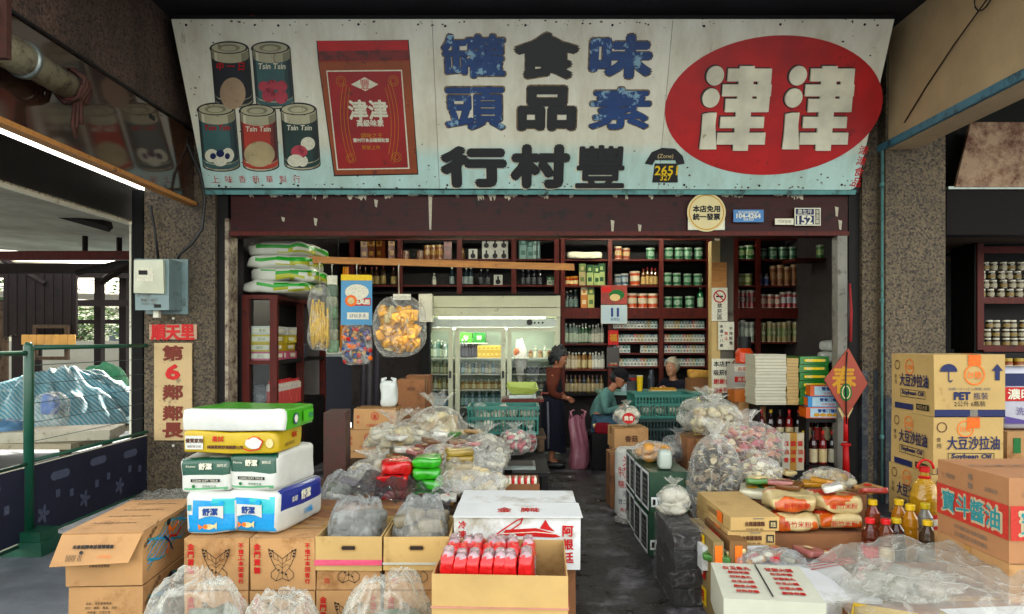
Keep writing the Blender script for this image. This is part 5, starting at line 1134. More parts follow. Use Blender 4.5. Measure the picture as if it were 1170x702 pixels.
# ================================================================ tissue packs
M_tw = mat('tissue_white', '#c3c6bf', .3, .08, 8, .6, 16, coat=.3); M_tb = mat('tissue_blue', '#2f8fc0', .3, .15, 5, .5, 16, coat=.25); M_tc = mat('tissue_cyan', '#39a9b0', .3, .1, 5, .2, 20, coat=.25); M_ty = mat('tissue_yellow', '#cfc22c', .35, .12, 6, .5, 16, coat=.25); M_tg = mat('tissue_green', '#4d9a26', .3, .12, 6, .2, 20, coat=.3); M_td = mat('tissue_deep', '#23337f', .3, .1, 6, .2, 20, coat=.25); M_tdg = mat('tissue_darkgreen', '#0f5140', .3, .1, 6, .2, 20, coat=.25)
def softpack(name, label, w, d, h, loc, rz, paint, extra=None, e=.22, n=10, seed=0, base=None):
    t = thing(name, label, 'tissue pack', loc, rz); m = MB(); m.soft(w, d, h, base or M_tw, n=n, amp=.012, fr=11, seed=seed, e=e)
    for i, f in enumerate(m.f):
        c_ = sum((m.v[q] for q in f), Vector()) / len(f); mt = paint(c_.x / w, c_.y / d, c_.z / h)
        if mt: m.m[i] = m.mi(mt)
    if extra: q = Box(w, d, h); q.e = .006; extra(q); m.merge(q)
    m.build('wrap', t)
    return t
def blue_print(q):
    T = q.Fr(0, .6 * q.h)
    w = q.w * .45
    q.prism([(-w / 2, .02), (-w / 2, -.045), (-w / 4, -.034), (0, -.03), (w / 4, -.034), (w / 2, -.045), (w / 2, .02)], 0, M_tw, T); q.text('舒潔', K['blue'], T @ Matrix.Translation((-.005, -.008, .0012)), h=.036, bold=.0018); q.text('Kleenex', K['sky'], T @ Matrix.Translation((.0, .032, .0012)), w=.075, shear=.2); q.disc(.014, .012, 0, K['sky'], T @ Matrix.Translation((.05, .034, .001)), 0, 14)
    q.disc(.026, .014, 0, K['cream'], T @ Matrix.Translation((-.01, -.085, .001)), 0, 16); q.prism([(-.04, -.085), (-.065, -.07), (-.06, -.1)], 0, K['orange'], T, .001); q.disc(.012, .012, 0, K['orange'], T @ Matrix.Translation((-.028, -.084, .002)), 0, 10); q.prism([(.01, -.08), (.03, -.062), (.028, -.1)], 0, K['cream'], T, .0015)
    q.rect(-q.w * .43, -q.w * .36, .0, .03, K['teal'], T)
    T = q.Rt(0, .72 * q.h); q.text('舒潔', K['white'], T @ Matrix.Translation((.02, 0, .002)), h=.05, bold=.002); q.text('柔韌', K['white'], T @ Matrix.Translation((-.1, -.005, .002)), h=.03); q.text('110抽', K['sky'], q.Rt(.05, .3 * q.h) @ Matrix.Translation((0, 0, .002)), h=.035, bold=.001)
def blue_paint(x, y, z):
    if y < -.42: return (M_tb if z < .45 - .15 * x else (M_tc if x > .15 else M_tw if (z > .84 or x < -.36) else M_tb)) if abs(x) < .43 and .07 < z < .86 else None
    if x > .4 and z > .42: return M_td
    return None
softpack('blue_tissue_pack', 'blue and white tissue pack with a goldfish, lower right of the pile', .32, .52, .225, (px(301, 3.68), 3.88, .541), -.2, blue_paint, blue_print, seed=1)
softpack('blue_tissue_pack', 'blue and white tissue pack tilted at the lower left of the pile', .27, .46, .215, (px(241, 3.66), 3.84, .541), .1, blue_paint, blue_print, seed=2)
def dg_paint(x, y, z):
    if y < -.4 and abs(x) < .46 and z > .5: return M_tdg
    if y < -.4 and abs(x) < .42 and .1 < z < .2: return mat('tissue_mint', '#6f9f7c', .3, .1)
    if y >= -.42 and z > .5 and z < .9 and x < -.4: return M_tdg
    return None
def dg_print(q):
    T = q.Fr(0, .76 * q.h); q.text('舒潔', K['white'], T, h=.032, bold=.0016); q.text('抽取式', K['white'], T @ Matrix.Translation((.085, .005, 0)), h=.016); q.text('Kleenex', K['white'], T @ Matrix.Translation((-.075, 0, 0)), w=.05, shear=.2)
    T = q.Fr(0, .36 * q.h); q.rect(-.075, .075, -.008, .008, K['black'], T); q.text('CLEAN SOFT TISSUE', K['white'], T @ Matrix.Translation((0, 0, .001)), w=.13); q.text('環保衛生紙', K['green'], T @ Matrix.Translation((.02, -.03, 0)), h=.014); q.disc(.009, .009, 0, K['green'], T @ Matrix.Translation((-.06, -.03, .001)), 0, 10)
softpack('green_tissue_pack', 'white and dark green tissue pack at the right of the second layer', .29, .46, .2, (px(297, 3.66), 3.87, .757), -.16, dg_paint, dg_print, seed=3)
softpack('green_tissue_pack', 'white and dark green tissue pack at the left of the second layer', .27, .42, .185, (px(235, 3.66), 3.86, .748), .02, dg_paint, dg_print, seed=4)
def y_paint(x, y, z): return (M_tg if False else None)
def y_print(q):
    T = q.Fr(); q.rect(-.235, -.14, -.035, .035, M_tw, T, .0005); q.text('優質家用', K['brown'], T @ Matrix.Translation((-.187, .01, .0012)), h=.022, bold=.001); q.text('抽取衛生紙', K['brown'], T @ Matrix.Translation((-.187, -.02, .0012)), h=.014); q.text('柔拭', K['red'], T @ Matrix.Translation((-.06, .02, .001)), h=.028, bold=.001); q.text('純棉柔軟舒適細緻12包', K['brown'], T @ Matrix.Translation((-.02, -.022, .001)), h=.018, bold=.0008)
    q.disc(.045, .03, 0, M_tw, T @ Matrix.Translation((.13, 0, .001)), 0, 18); q.line([(.08, -.03), (.11, -.04), (.16, -.03), (.18, .01), (.15, .03)], .006, K['red'], T, .002); q.line([(.1, .02), (.13, .035), (.16, .03)], .005, K['orange'], T, .002); q.disc(.02, .024, 0, K['cream'], T @ Matrix.Translation((.215, 0, .001)), 0, 14)
    T = q.Rt(); q.text('柔拭', K['red'], T @ Matrix.Translation((.03, .02, .001)), h=.03, bold=.001); q.text('抽取式衛生紙', K['brown'], T @ Matrix.Translation((-.03, -.02, .001)), h=.02)
softpack('yellow_tissue_pack', 'yellow tissue pack with brown print in the pile', .51, .36, .118, (px(266, 3.64), 3.81, .955), -.07, y_paint, y_print, base=M_ty, seed=5, e=.14)
def g_paint(x, y, z):
    if y < -.44 or x < -.46: return M_tw
    return M_tg if (z > .9 or z < .1 or x > .4 or y > .3) else M_tw
softpack('green_topped_tissue_pack', 'white fronted tissue pack with a bright green wrap, topmost of the pile', .57, .4, .115, (px(270, 3.63), 3.83, 1.073), -.1, g_paint, lambda q: (q.disc(.03, .03, 0, K['blue'], q.Rt(-.08) , .001, 14), q.disc(.022, .022, 0, K['white'], q.Rt(-.08), .002, 14), q.rect(.02, .16, -.03, .03, K['lime'], q.Rt()), q.text('家用', K['blue'], q.Rt(.12) @ Matrix.Translation((0, 0, .002)), h=.03)), seed=6, e=.12)

# ================================================================ clear bags on the kerb in front
GL = [mat('pale_goods', '#8c8a80', .5, .3, 12, .3), mat('pale_goods2', '#6f7468', .5, .3, 12, .3), mat('pale_goods3', '#9a8f80', .5, .3, 12, .3)]
drape('clear_bag', 'big crumpled clear bag in front of the first butterfly carton', 'bag', (px(226, 3.2), 3.2, 0), .3, .22, .42, FILMW, 11, GL, 'paper_goods', 30, .09, (-.3, .1), wr=.07, flat=.45)
drape('clear_bag', 'clear bag in front of the second butterfly carton', 'bag', (px(325, 3.2), 3.2, 0), .24, .2, .34, FILMW, 12, GL[::-1], 'paper_goods', 24, .075, (-.5, .1), wr=.06, flat=.45)
drape('clear_bag', 'clear bag with greenish goods in front of the open cartons', 'bag', (px(442, 3.25), 3.25, 0), .26, .21, .42, FILMW, 13, [mat('green_goods', '#5f7a66', .5, .25, 10, .3), GL[1]], 'green_goods', 26, .085, (.1, .1), wr=.07, flat=.4)

# ================================================================ the open carton of red packets
RX = thing('open_red_packet_carton', 'open tan carton filled with red packets at the front centre', 'carton', (px(574, 3.0) , 3.27, .0), -.045)
m = MB(); w, d, h = .585, .54, .54; open_box(m, w, d, h, M_card2, M_cardin, .007, .275)
m.build('body', RX); m = MB(); m.bx(-w / 2 - .004, w / 2 + .004, -d / 2 - .005, -d / 2 - .002, .395, .403, mat('pink_string', '#b98a78', .6)); m.bx(w / 2 + .002, w / 2 + .005, -d / 2, d / 2, .40, .408, mat('pink_string', '#b98a78')); m.build('string', RX)
M_rp = mat('red_packet', '#c3142c', .35, .2, 30, .5, 60, coat=.3); M_cello = mat('cellophane', '#a58d90', .2, .4, 24, .6, 50, coat=.5)
rxT = Matrix.Translation(RX.location) @ Matrix.Rotation(-.045, 4, 'Z')
rg = random.Random(5)
for r_ in range(3):
    for k in range(7):
        wv, dv, hv = .064, .145, .31
        def mk():
            m = MB(); m.soft(wv, dv * .96, hv, M_rp, n=9, amp=.011, fr=24, seed=3, e=.4)
            for i, f in enumerate(m.f):
                c_ = sum((m.v[q] for q in f), Vector()) / len(f)
                if (c_.z > hv * .95) if r_ != 1 else (hv * .6 < c_.z < hv * .85): m.m[i] = m.mi(M_cello)
            return m.build('red_packet')
        x = -.24 + k * .058 + rg.uniform(-.004, .004); y = -.155 + r_ * .15; z = (.31, .285, .28)[r_] + rg.uniform(-.008, .008)
        p = rxT @ Vector((x, y, z))
        o = put('redp%d' % (r_ == 1), mk, p, f'red packet with a clear top, {("front", "middle", "back")[r_]} row of the open carton', 'packet', f'{("front", "middle", "back")[r_]} row of red packets', -.045 + rg.uniform(-.08, .08))
        o.rotation_euler[0] = rg.uniform(.0, .05); o.rotation_euler[1] = rg.uniform(-.04, .04)
for k in range(5):
    def mk2():
        m = MB(); m.soft(.05, .12, .2, M_rp, n=5, amp=.006, fr=22, seed=8, e=.3)
        for i, f in enumerate(m.f):
            if (sum((m.v[q] for q in f), Vector()) / len(f)).z > .14: m.m[i] = m.mi(M_cello)
        return m.build('red_packet')
    put('redp2', mk2, rxT @ Vector((.185 + k * .02, -.18 + .01 * (k % 2), .28)), 'low red packet in the right part of the open carton', 'packet', 'low red packets at the right', rg.uniform(-.1, .1))
# ================================================================ white fish carton
WX = thing('white_fish_carton', 'white carton with a red fish drawing behind the red packets', 'carton', (px(592, 3.68), 4.0, .34), -.02)
b = Box(.665, .62, .275, M_cardw, .003); T = b.Fr()
b.text('阿根廷', K['red'], T, h=.01) if False else None
b.vtext('阿根廷', K['red'], T @ Matrix.Translation((.268, -.005, 0)), .055, .07, .002); b.vtext('冷凍', K['red'], T @ Matrix.Translation((-.288, .07, 0)), .04, .05, .001)
b.prism([(-.06, .07), (.1, .08), (.19, .055), (.23, .035), (.19, .03), (.08, .035), (-.08, .04)], 0, K['red'], T, .0004); b.prism([(.12, .078), (.15, .125), (.17, .09), (.2, .062)], 0, K['red'], T, .0006); b.line([(-.13, .03), (-.06, .08), (.0, .12), (.03, .13)], .007, K['red'], T); b.line([(-.13, .03), (-.05, .055), (.02, .105), (.03, .13)], .007, K['red'], T); b.line([(-.08, .05), (.1, .06), (.2, .05)], .004, K['white'], T, .002)
T = b.Tp(-.03, -.18); b.text('金', K['red'], T @ Matrix.Translation((-.04, 0, 0)), h=.1, w=.075, bold=.003); b.text('牌味', K['red'], T @ Matrix.Translation((.1, 0, 0)), h=.1, w=.1, bold=.002); b.text('品質保證', K['grey'], b.Tp(.2, .2), h=.03)
b.rect(-.33, .33, -.002, .002, K['grey'], b.Tp(0, -.0), .001); b.build('body', WX)
m = Box(.665, .62, .275); m.bx(-.333, .333, -.0, .312, .2775, .2815, M_cardw, .002); m.bx(-.336, .345, -.33, -.0045, .277, .280, M_cardw, .002); m.build('flap', WX)
carton('carton', 'brown carton under the white fish carton', 'carton', .62, .56, .336, (px(592, 3.68), 4.02, 0), M_card3, 0, None, False)

# ================================================================ the heap on the left: table, clear bags
table('display_table', 'low weathered table under the heap of clear bags', -1.5, -.12, 4.55, 6.55, .44)
table('display_table', 'taller weathered table under the turquoise crate', -.5, .32, 6.6, 7.2, .638)
C1 = [mat('dried_cream', '#c0b596', .7, .25, 20, .4), mat('dried_white', '#c9c4b4', .7, .2, 20, .4), mat('dried_tan', '#a08a62', .7, .3, 20, .4)]
C2 = [mat('dried_brown', '#7d6238', .7, .35, 20, .4), mat('dried_gold', '#a58a44', .6, .3, 20, .4), C1[0]]
def heap(px_, py_, Y, sz, label, cont, cn, fm=FILM, n=40, cs=.035, seed=0, tie=True, shape='blob', amp=.18, rz=0):
    z = pz(py_, Y); return bag('clear_bag', label, 'bag', (px(px_, Y), Y, z), sz, fm, cont, cn, n, cs, tie, rz, seed, amp, shape=shape)
TZ = .442
def hz(Y, z): return CY + (EYE - z) * F / Y
def heap2(x, Y, z, sz, *a, **k): return heap(x, hz(Y, z), Y, sz, *a, **k)
heap2(428, 5.0, TZ, (.4, .46, .26), 'sprawling clear bag of cream dried goods at the left of the heap', C1, 'dried_goods', seed=21, n=90, fm=FILMW, cs=.045)
heap2(452, 5.75, TZ, (.5, .55, .44), 'tall milky bag behind the red bags', C1, 'dried_goods', seed=22, n=70, fm=FILMW, cs=.06, shape='pack')
heap2(500, 5.9, TZ, (.52, .55, .55), 'big milky bag at the top of the heap', C1, 'dried_goods', seed=23, n=80, fm=FILMW, cs=.06, shape='pack')
heap2(505, 5.25, TZ, (.36, .36, .33), 'clear bag of brown dried goods in the middle of the heap', C2, 'dried_goods', seed=24, n=120, cs=.032, shape='slice')
heap2(552, 5.6, TZ, (.42, .5, .36), 'grey clear bag right of the brown dried goods', [mat('dried_grey', '#8f8c84', .6, .25, 18, .3), C1[1]], 'dried_goods', FILMW, seed=25, n=50, cs=.055, shape='pack')
heap2(545, 4.85, TZ, (.42, .45, .2), 'flat clear bag with pale packets in front of the heap', [C1[1], mat('pale_lilac', '#a9a39f', .5), K['cream']], 'packets', FILMW, seed=26, n=26, cs=.06, shape='pack', tie=False)
heap2(474, 6.35, TZ, (.4, .34, .4), 'clear bag of pale goods at the back of the heap', C1, 'dried_goods', seed=27, n=80, fm=FILMW, cs=.05)
heap2(525, 6.35, TZ, (.3, .24, .36), 'small dark plastic bag at the top of the heap', [mat('dark_goods', '#3a3638', .4)], 'dark_goods', film('dark_film', '#2d2a2c', .8, .2), seed=28, n=12)
# red and green stacked bags
M_rb = mat('red_bag', '#b81c2c', .25, .25, 14, .5, 26, coat=.5); M_gb = mat('green_bag', '#3f9a2c', .22, .3, 14, .5, 26, coat=.5)
for k in range(3):
    m = MB(); m.soft(.21 + .01 * (k == 1), .2, .105, M_rb, n=8, amp=.022, fr=11, seed=k + 2, e=.5); m.build('red_bag', None, (px(452, 4.72) + (.0, -.012, .01)[k], 4.72, TZ + .02 + k * .088), rz=(.1, -.1, .2)[k], label='glossy red bag, ' + ('lowest', 'middle', 'topmost')[k] + ' of the three in the heap', cat='bag')
for k in range(4):
    m = MB(); m.soft(.19, .2, .085, M_gb, n=8, amp=.016, fr=11, seed=k + 12, e=.5); m.build('green_bag', None, (px(488, 4.72) + (.0, .012, -.006, .0)[k], 4.73, TZ + .02 + k * .074), rz=(.05, -.1, .1, 0)[k], label='glossy green bag, ' + ('lowest', 'second', 'third', 'topmost')[k] + ' of the four in the heap', cat='bag')
m = MB(); m.bx(-.24, .24, -.13, .13, 0, .018, M_plank); m.build('board', None, (px(470, 4.72), 4.73, TZ + .001), label='small board under the red and green bags', cat='board')
for k in range(3):
    m = MB(); m.soft(.2, .16, .05, mat('gold_packet', '#8f7a3c', .35, .3, 14, .4, 20, coat=.3), n=6, amp=.01, fr=9, seed=k, e=.4); m.text('香菇', K['brown'], frame((0, 0, .056), (1, 0, 0), (0, 1, 0)), h=.05); m.build('gold_packet', None, (px(523, 4.8), 4.95, TZ + .2 + k * .045), rz=.1 * k, label='gold packet, ' + ('lowest', 'middle', 'topmost')[k] + ' of three beside the green bags', cat='packet')
m = MB(); m.soft(.24, .22, .2, C1[2], n=6, amp=.02, seed=9); m.build('packet_block', None, (px(523, 4.8), 4.95, TZ + .001), label='tan wrapped block under the gold packets', cat='block')
sheet('plastic_sheet', 'crumpled dark clear sheet spread below the red and green bags', px(400, 4.5), px(515, 4.5), 4.3, 4.72, lambda u, v: .49 + .1 * v + .05 * math.sin(u * 5), film('smoky_film', '#4a4648', .45, .4, 7, .5), amp=.05, fr=5, seed=2)
sheet('plastic_sheet', 'crumpled clear sheet over the right front of the heap', px(500, 4.6), px(575, 4.6), 4.35, 5.2, lambda u, v: .56 + .16 * v + .04 * math.sin(u * 6), FILM, amp=.045, fr=5, seed=5)
carton('dark_carton', 'dark brown carton standing on the low table behind the tissue packs', 'carton', .15, .3, .58, (px(380, 5.0), 5.15, TZ), mat('card_dark', '#4a2a20', .7, .2, 3, .2, 20, dirt=.3), .1, None, False)
drape('plastic_sheet', 'grey clear film heaped at the foot of the dark carton', 'plastic sheet', (px(405, 4.75), 4.75, TZ), .26, .22, .2, FILMG, 31, [GL[1], mat('purple_goods', '#4a3a4c', .4, .3)], 'goods', 12, .06, (.2, .0), wr=.05)
PKC = [('cream', '#c9b98f'), ('brown', '#6d4a2a'), ('white', '#cfcdc4'), ('golden', '#b5862c'), ('rose', '#93605c'), ('green', '#4d7a3c'), ('tan', '#a5855a'), ('red', '#8f3a30')]
def packets(where, spots, key, sz=(.15, .11, .034)):
    for q, (x, y, z) in enumerate(spots):
        nm, col = PKC[(q * 3 + len(key)) % len(PKC)]
        def mk(col=col, nm=nm):
            m = MB(); m.soft(*sz, mat('pkt_' + nm, col, .3, .3, 18, .5, 26, coat=.4), n=8, amp=.009, fr=18, seed=len(nm), e=.28); m.disc(.03, .02, 0, K['red' if nm in ('cream', 'white', 'tan') else 'cream'], frame((0, 0, sz[2] + .004), (1, 0, 0), (0, 1, 0)), 0, 12); return m.build('food_packet')
        o = put('pkt%s%s' % (nm, sz), mk, (x, y, z), f'small {nm} food packet {where}', 'packet', f'{nm} packets {where}', rnd(-1.5, 1.5)); o.rotation_euler[0] = rnd(-.3, .3)
rg = random.Random(21)
packets('loose on the low table at the left heap', [(rg.uniform(-1.15, -.25), rg.uniform(4.6, 5.2), TZ + rg.choice((.004, .05))) for _ in range(34)], 'a')
packets('wedged among the big bags of the left heap', [(rg.uniform(-.95, -.2), rg.uniform(5.2, 6.0), TZ + rg.uniform(.2, .34)) for _ in range(26)], 'bb')
# brown cartons at the left of the heap
def p_sun(b):
    T = b.Fr(); b.ring(.035, .006, K['red'], T @ Matrix.Translation((0, .03, 0)), 18); b.text('金', K['red'], T @ Matrix.Translation((0, .03, 0)), h=.04, bold=.001); b.text('大發食品公司', K['red'], T @ Matrix.Translation((0, -.055, 0)), h=.026); b.vtext('香米', K['red'], T @ Matrix.Translation((-.16, 0, 0)), .03, .05); b.vtext('特級', K['red'], T @ Matrix.Translation((.16, 0, 0)), .03, .05)
for k in range(4):
    carton('carton', 'brown carton with red print, ' + ('lowest', 'second', 'third', 'topmost')[k] + ' of the stack left of the heap', 'carton', .4, .3, .198, (px((415, 419, 416, 425)[k], 6.4), 6.72, .1 + k * .2), M_card, (.03, -.03, .02, -.04)[k], p_sun)
m = MB(); m.bx(-.3, .3, -.25, .25, 0, .1, M_plank); m.build('pallet', None, (px(416, 6.4), 6.72, 0), label='low wooden pallet under the stack of red printed cartons', cat='pallet')
for k, (h, nm) in enumerate(((.42, 'lowest'), (.4, 'middle'), (.31, 'topmost'))):
    carton('carton', f'plain brown carton, {nm} of the tall stack before the fridge', 'carton', .28, .3, h - .002, (px(469, 7.3), 7.45, sum((.42, .4, .31)[:k])), M_card3, .04 * (k - 1), lambda b: b.text('易碎', K['brown'], b.Fr(0, b.h * .7), h=.04))
b = Box(.26, .28, .25, M_card3, .004); b.build('carton', None, (px(478, 7.8), 7.9, .9), label='brown open carton further back beside the tall stack', cat='carton')
carton('carton', 'tall plain carton holding up the brown open one by the fridge', 'carton', .3, .3, .898, (px(478, 7.8), 7.9, 0), M_card3)
m = MB(); m.soft(.16, .12, .25, mat('white_plastic', '#c9ccc8', .35, .08, 8, .5, 18), n=8, amp=.02, fr=9, seed=2, e=.5)
for sx in (-1, 1): m.tube([(sx * .05, 0, .22), (sx * .055, 0, .265), (sx * .02, 0, .275)], [.03, .02, .01], mat('white_plastic', '#c9ccc8'), 8)
m.build('white_carrier_bag', None, (px(443, 6.7), 6.76, .902), label='white carrier bag standing on the red printed cartons', cat='bag')
# poles leaning by the back door
for k, (x, c_) in enumerate(((413, '#4d4a50'), (420, '#5c5a5e'), (428, '#45424a'))):
    m = MB(); m.tube([(0, 0, 0), (.02, .1, 1.9)], .035, cloth('roll%d' % k, c_), 10); m.build('cloth_roll', None, (px(x, 9.2), 9.2, 0), label='grey cloth roll standing by the back door, ' + ('left', 'middle', 'right')[k] + ' one of three', cat='cloth roll')
# turquoise crate, scale and the goods on the aisle side
M_cr = mat('crate_turquoise', '#1f6a5f', .4, .12, 6, .1, dirt=.15); M_crb = mat('crate_blue', '#23406e', .4, .12, 6, .1); M_crg = mat('crate_dark_green', '#1a3c3a', .4, .12, 6, .1)
crate('plastic_crate', 'turquoise plastic crate full of white bags beside the standing woman', .68, .42, .27, (px(575, 6.8), 6.9, .64), M_cr)
m = MB(); rg = random.Random(8)
for k in range(26): m.blob((rg.uniform(-.29, .29), rg.uniform(-.16, .16), rg.uniform(.03, .23)), (.06, .05, .045), FILMW if k % 3 else C1[1], 10, 7, .3, 2, k)
m.build('bagged_goods', None, (px(575, 6.8), 6.9, .66), label='white bagged goods filling the turquoise crate', cat='bags')
table('side_shelf', 'narrow stepped shelf along the aisle below the turquoise crate', .0, .3, 5.5, 6.55, .5, M_woodd, 'shelf')
pk = mat('pink_goods', '#b3686f', .5, .35, 16, .3)
bag('clear_bag', 'clear bag of pink and white sweets below the turquoise crate', 'bag', (px(588, 6.2), 6.28, .502), (.3, .26, .25), FILM, [pk, C1[1]], 'sweets', 40, .03, True, 0, 31)
bag('clear_bag', 'small clear bag of red sweets at the aisle edge', 'bag', (px(606, 6.35), 6.42, .502), (.12, .12, .22), FILM, [mat('red_sweets', '#8f3a40', .5, .3)], 'sweets', 24, .022, True, 0, 32)
m = MB(); m.bx(-.14, .14, -.13, .13, 0, .03, M_steel, .002); m.bx(-.12, .12, -.11, .11, .031, .035, M_black); m.build('metal_tray', None, (px(592, 5.75), 5.75, .502), label='grey metal tray on the aisle shelf', cat='tray')
t = thing('carton', 'low brown carton of red and white packets by the aisle', 'carton', (px(588, 5.3), 5.25, .0)); m = MB(); open_box(m, .36, .34, .5, M_card3, M_cardin, .006, .38); m.build('body', t)
for k in range(7):
    def mk3():
        m = MB(); m.soft(.045, .1, .15, M_rp, n=5, amp=.004, fr=22, seed=8, e=.3)
        for i, f in enumerate(m.f):
            c_ = sum((m.v[q] for q in f), Vector()) / len(f)
            if c_.x > .004: m.m[i] = m.mi(K['white'])
        return m.build('striped_packet')
    put('strp', mk3, (px(588, 5.3) - .14 + k * .047, 5.2, .382), 'red and white striped packet in the low carton by the aisle', 'packet', 'striped packets in the low carton', rnd(-.1, .1))
t = thing('weighing_scale', 'shop scale with a pale green tray on a brown board', 'scale', (px(597, 7.3), 7.45, .0)); m = MB(); m.bx(-.22, .22, -.2, .2, .9, .93, M_wood); m.build('board', t); m = MB(); m.bx(-.19, .19, -.18, .18, 0, .899, M_woodd); m.build('stand', t)
m = MB(); m.bx(-.14, .14, -.14, .14, .931, .97, M_steel, .003); m.add([(-.11, -.1, .972), (.11, -.1, .972), (.11, .1, .972), (-.11, .1, .972), (-.17, -.16, 1.06), (.17, -.16, 1.03), (.15, .15, 1.09), (-.16, .15, 1.09)], [(3, 2, 1, 0), (0, 1, 5, 4), (1, 2, 6, 5), (2, 3, 7, 6), (3, 0, 4, 7)], mat('tray_lime', '#a9b56c', .4, .1)); m.build('tray', t)
# ================================================================ right side of the aisle
# dark green beer-style cartons with white lattice panels facing the aisle
def p_green(b):
    for T, wd in ((b.Lf(), b.d), (b.Fr(), b.w)):
        b.rect(-wd * .46, wd * .46, -b.h * .46, b.h * .46, M_cardw, T); b.rect(-wd * .38, wd * .38, -b.h * .38, b.h * .38, mat('panel_dark', '#1d2428', .5, .2, 10, 0), T, .001)
        for q in range(4): b.line([(-wd * .3, b.h * (-.28 + q * .19)), (wd * .3, b.h * (-.28 + q * .19))], .008, K['grey'], T, .002)
        b.text('啤酒', K['white'], T @ Matrix.Translation((0, 0, .003)), h=.06, bold=.002)
M_gbox = mat('carton_green', '#17402c', .45, .12, 6, .1)
def p_green2(b):
    for q, u in enumerate((-.5, .5)):
        wd = b.d * .47; T = b.Lf(u * b.d * .49)
        b.rect(-wd / 2, wd / 2, -b.h * .45, b.h * .47, M_cardw, T); b.rect(-wd * .38, wd * .38, -b.h * .38, b.h * .4, mat('panel_dark', '#1d2428', .5, .2, 10, 0), T, .001)
        for k in range(5): b.rect(-wd * .26, wd * .26, b.h * (-.3 + .13 * k), b.h * (-.25 + .13 * k), K['grey'], T, .002)
    T = b.Fr(0, b.h * .28); b.rect(-.13, .13, -.035, .035, M_cardw, T); b.text('台灣啤酒', K['green'], T @ Matrix.Translation((-.02, 0, .001)), h=.04, w=.13, bold=.001); b.rect(-.12, -.1, -.02, .02, K['black'], T, .002); b.rect(.07, .11, -.02, .02, K['black'], T, .002)
for k, (z, nm) in enumerate(((0, 'lower'), (.305, 'upper'))):
    carton('beer_carton', f'dark green carton with white lattice panels, {nm} one at the front of the aisle', 'carton', .28, .52, .3, (1.11 + .008 * k, 5.26, z), M_gbox, .02, p_green2, False, flaps=False)
    carton('beer_carton', f'dark green carton with white lattice panels, {nm} one behind the front pair', 'carton', .3, .46, .3, (1.13, 5.78, z), M_gbox, -.01, p_green2, False, flaps=False)
# white printed sack
def sackp(m, r, h):
    for z, s_, c_, hh in ((.5, '米', 'red', .1), (.405, '特級', 'red', .09), (.3, '糯米粉', 'red', .06), (.22, '淨重', 'navy', .05), (.15, '廿二公斤', 'navy', .045), (.08, '農產加工', 'red', .035)):
        V, P, gw, gh = glyphs(s_); sc_ = hh / gh
        w = gw * sc_; f = min(1, .23 / w)
        for a0 in (-1.75,):
            m.add([(math.cos(a0 + x * sc_ * f / r) * (r + .004), math.sin(a0 + x * sc_ * f / r) * (r + .004), z + y * sc_) for x, y in V], P, K[c_])
m = MB(); r = .12; pr_f = [(r * .85, 0), (r * 1.02, .04)] + [(r * (1 + .02 * math.sin(k * 1.9)), .04 + k * .09) for k in range(1, 6)] + [(r * .99, .57), (r * .8, .6), (r * .1, .605)]
m.lathe(pr_f, mat('sack_white', '#bdbcb6', .6, .07, 8, .35, 30), 28); sackp(m, r, .6); m.build('flour_sack', None, (1.02, 6.12, .004), label='white upright sack with red print at the aisle edge', cat='sack')
m = MB(); m.blob((0, 0, .05), (.12, .1, .055), FILMW, 16, 10, .3, 4, 3); m.build('plastic_scrap', None, (.98, 5.86, .004), label='crumpled clear plastic at the foot of the white sack', cat='plastic')
bag('bread_bag', 'clear bag of golden buns on the dark green cartons', 'bag', (px(744, 5.5), 5.45, .607), (.32, .3, .15), FILM, [mat('bun_gold', '#b98c50', .5, .25, 10, .2)], 'buns', 22, .05, False, 0, 41, fill=.72)
m = MB(); m.soft(.1, .12, .14, mat('pale_jug', '#a9b0a8', .3, .1), n=6, e=.5, amp=.006); m.build('plastic_jug', None, (px(760, 5.1), 5.12, .607), label='pale plastic jug in front of the buns', cat='jug')
# cartons with the red-logo bag further in
for k, (z, h) in enumerate(((0, .25), (.252, .22), (.474, .2))):
    carton('carton', ('lowest', 'middle', 'topmost')[k] + ' brown carton of the stack under the bag with a red logo', 'carton', .34, .34, h, (px(720, 6.9), 7.05, z), M_card, (.02, -.04, .05)[k], lambda b: b.text('香菇', K['brown'], b.Fr(), h=.06, bold=.002))
t = bag('carrier_bag', 'white carrier bag with a red apple mark on the brown cartons', 'bag', (px(718, 6.9), 7.0, .676), (.26, .2, .22), FILMW, [C1[1]], 'goods', 10, .05, True, 0, 42)
m = MB(); m.disc(.06, .055, .006, K['red'], frame((0, -.118, .1), (1, 0, 0), (0, 0, 1)), 0, 18); m.text('農會', K['white'], frame((0, -.125, .1), (1, 0, 0), (0, 0, 1)), h=.045, bold=.001); m.build('printed_mark', t)
carton('carton', 'grey brown low carton beside the white sack', 'carton', .2, .3, .5, (px(697, 7.1), 7.05, 0) if False else (1.0, 6.55, 0), M_card3)
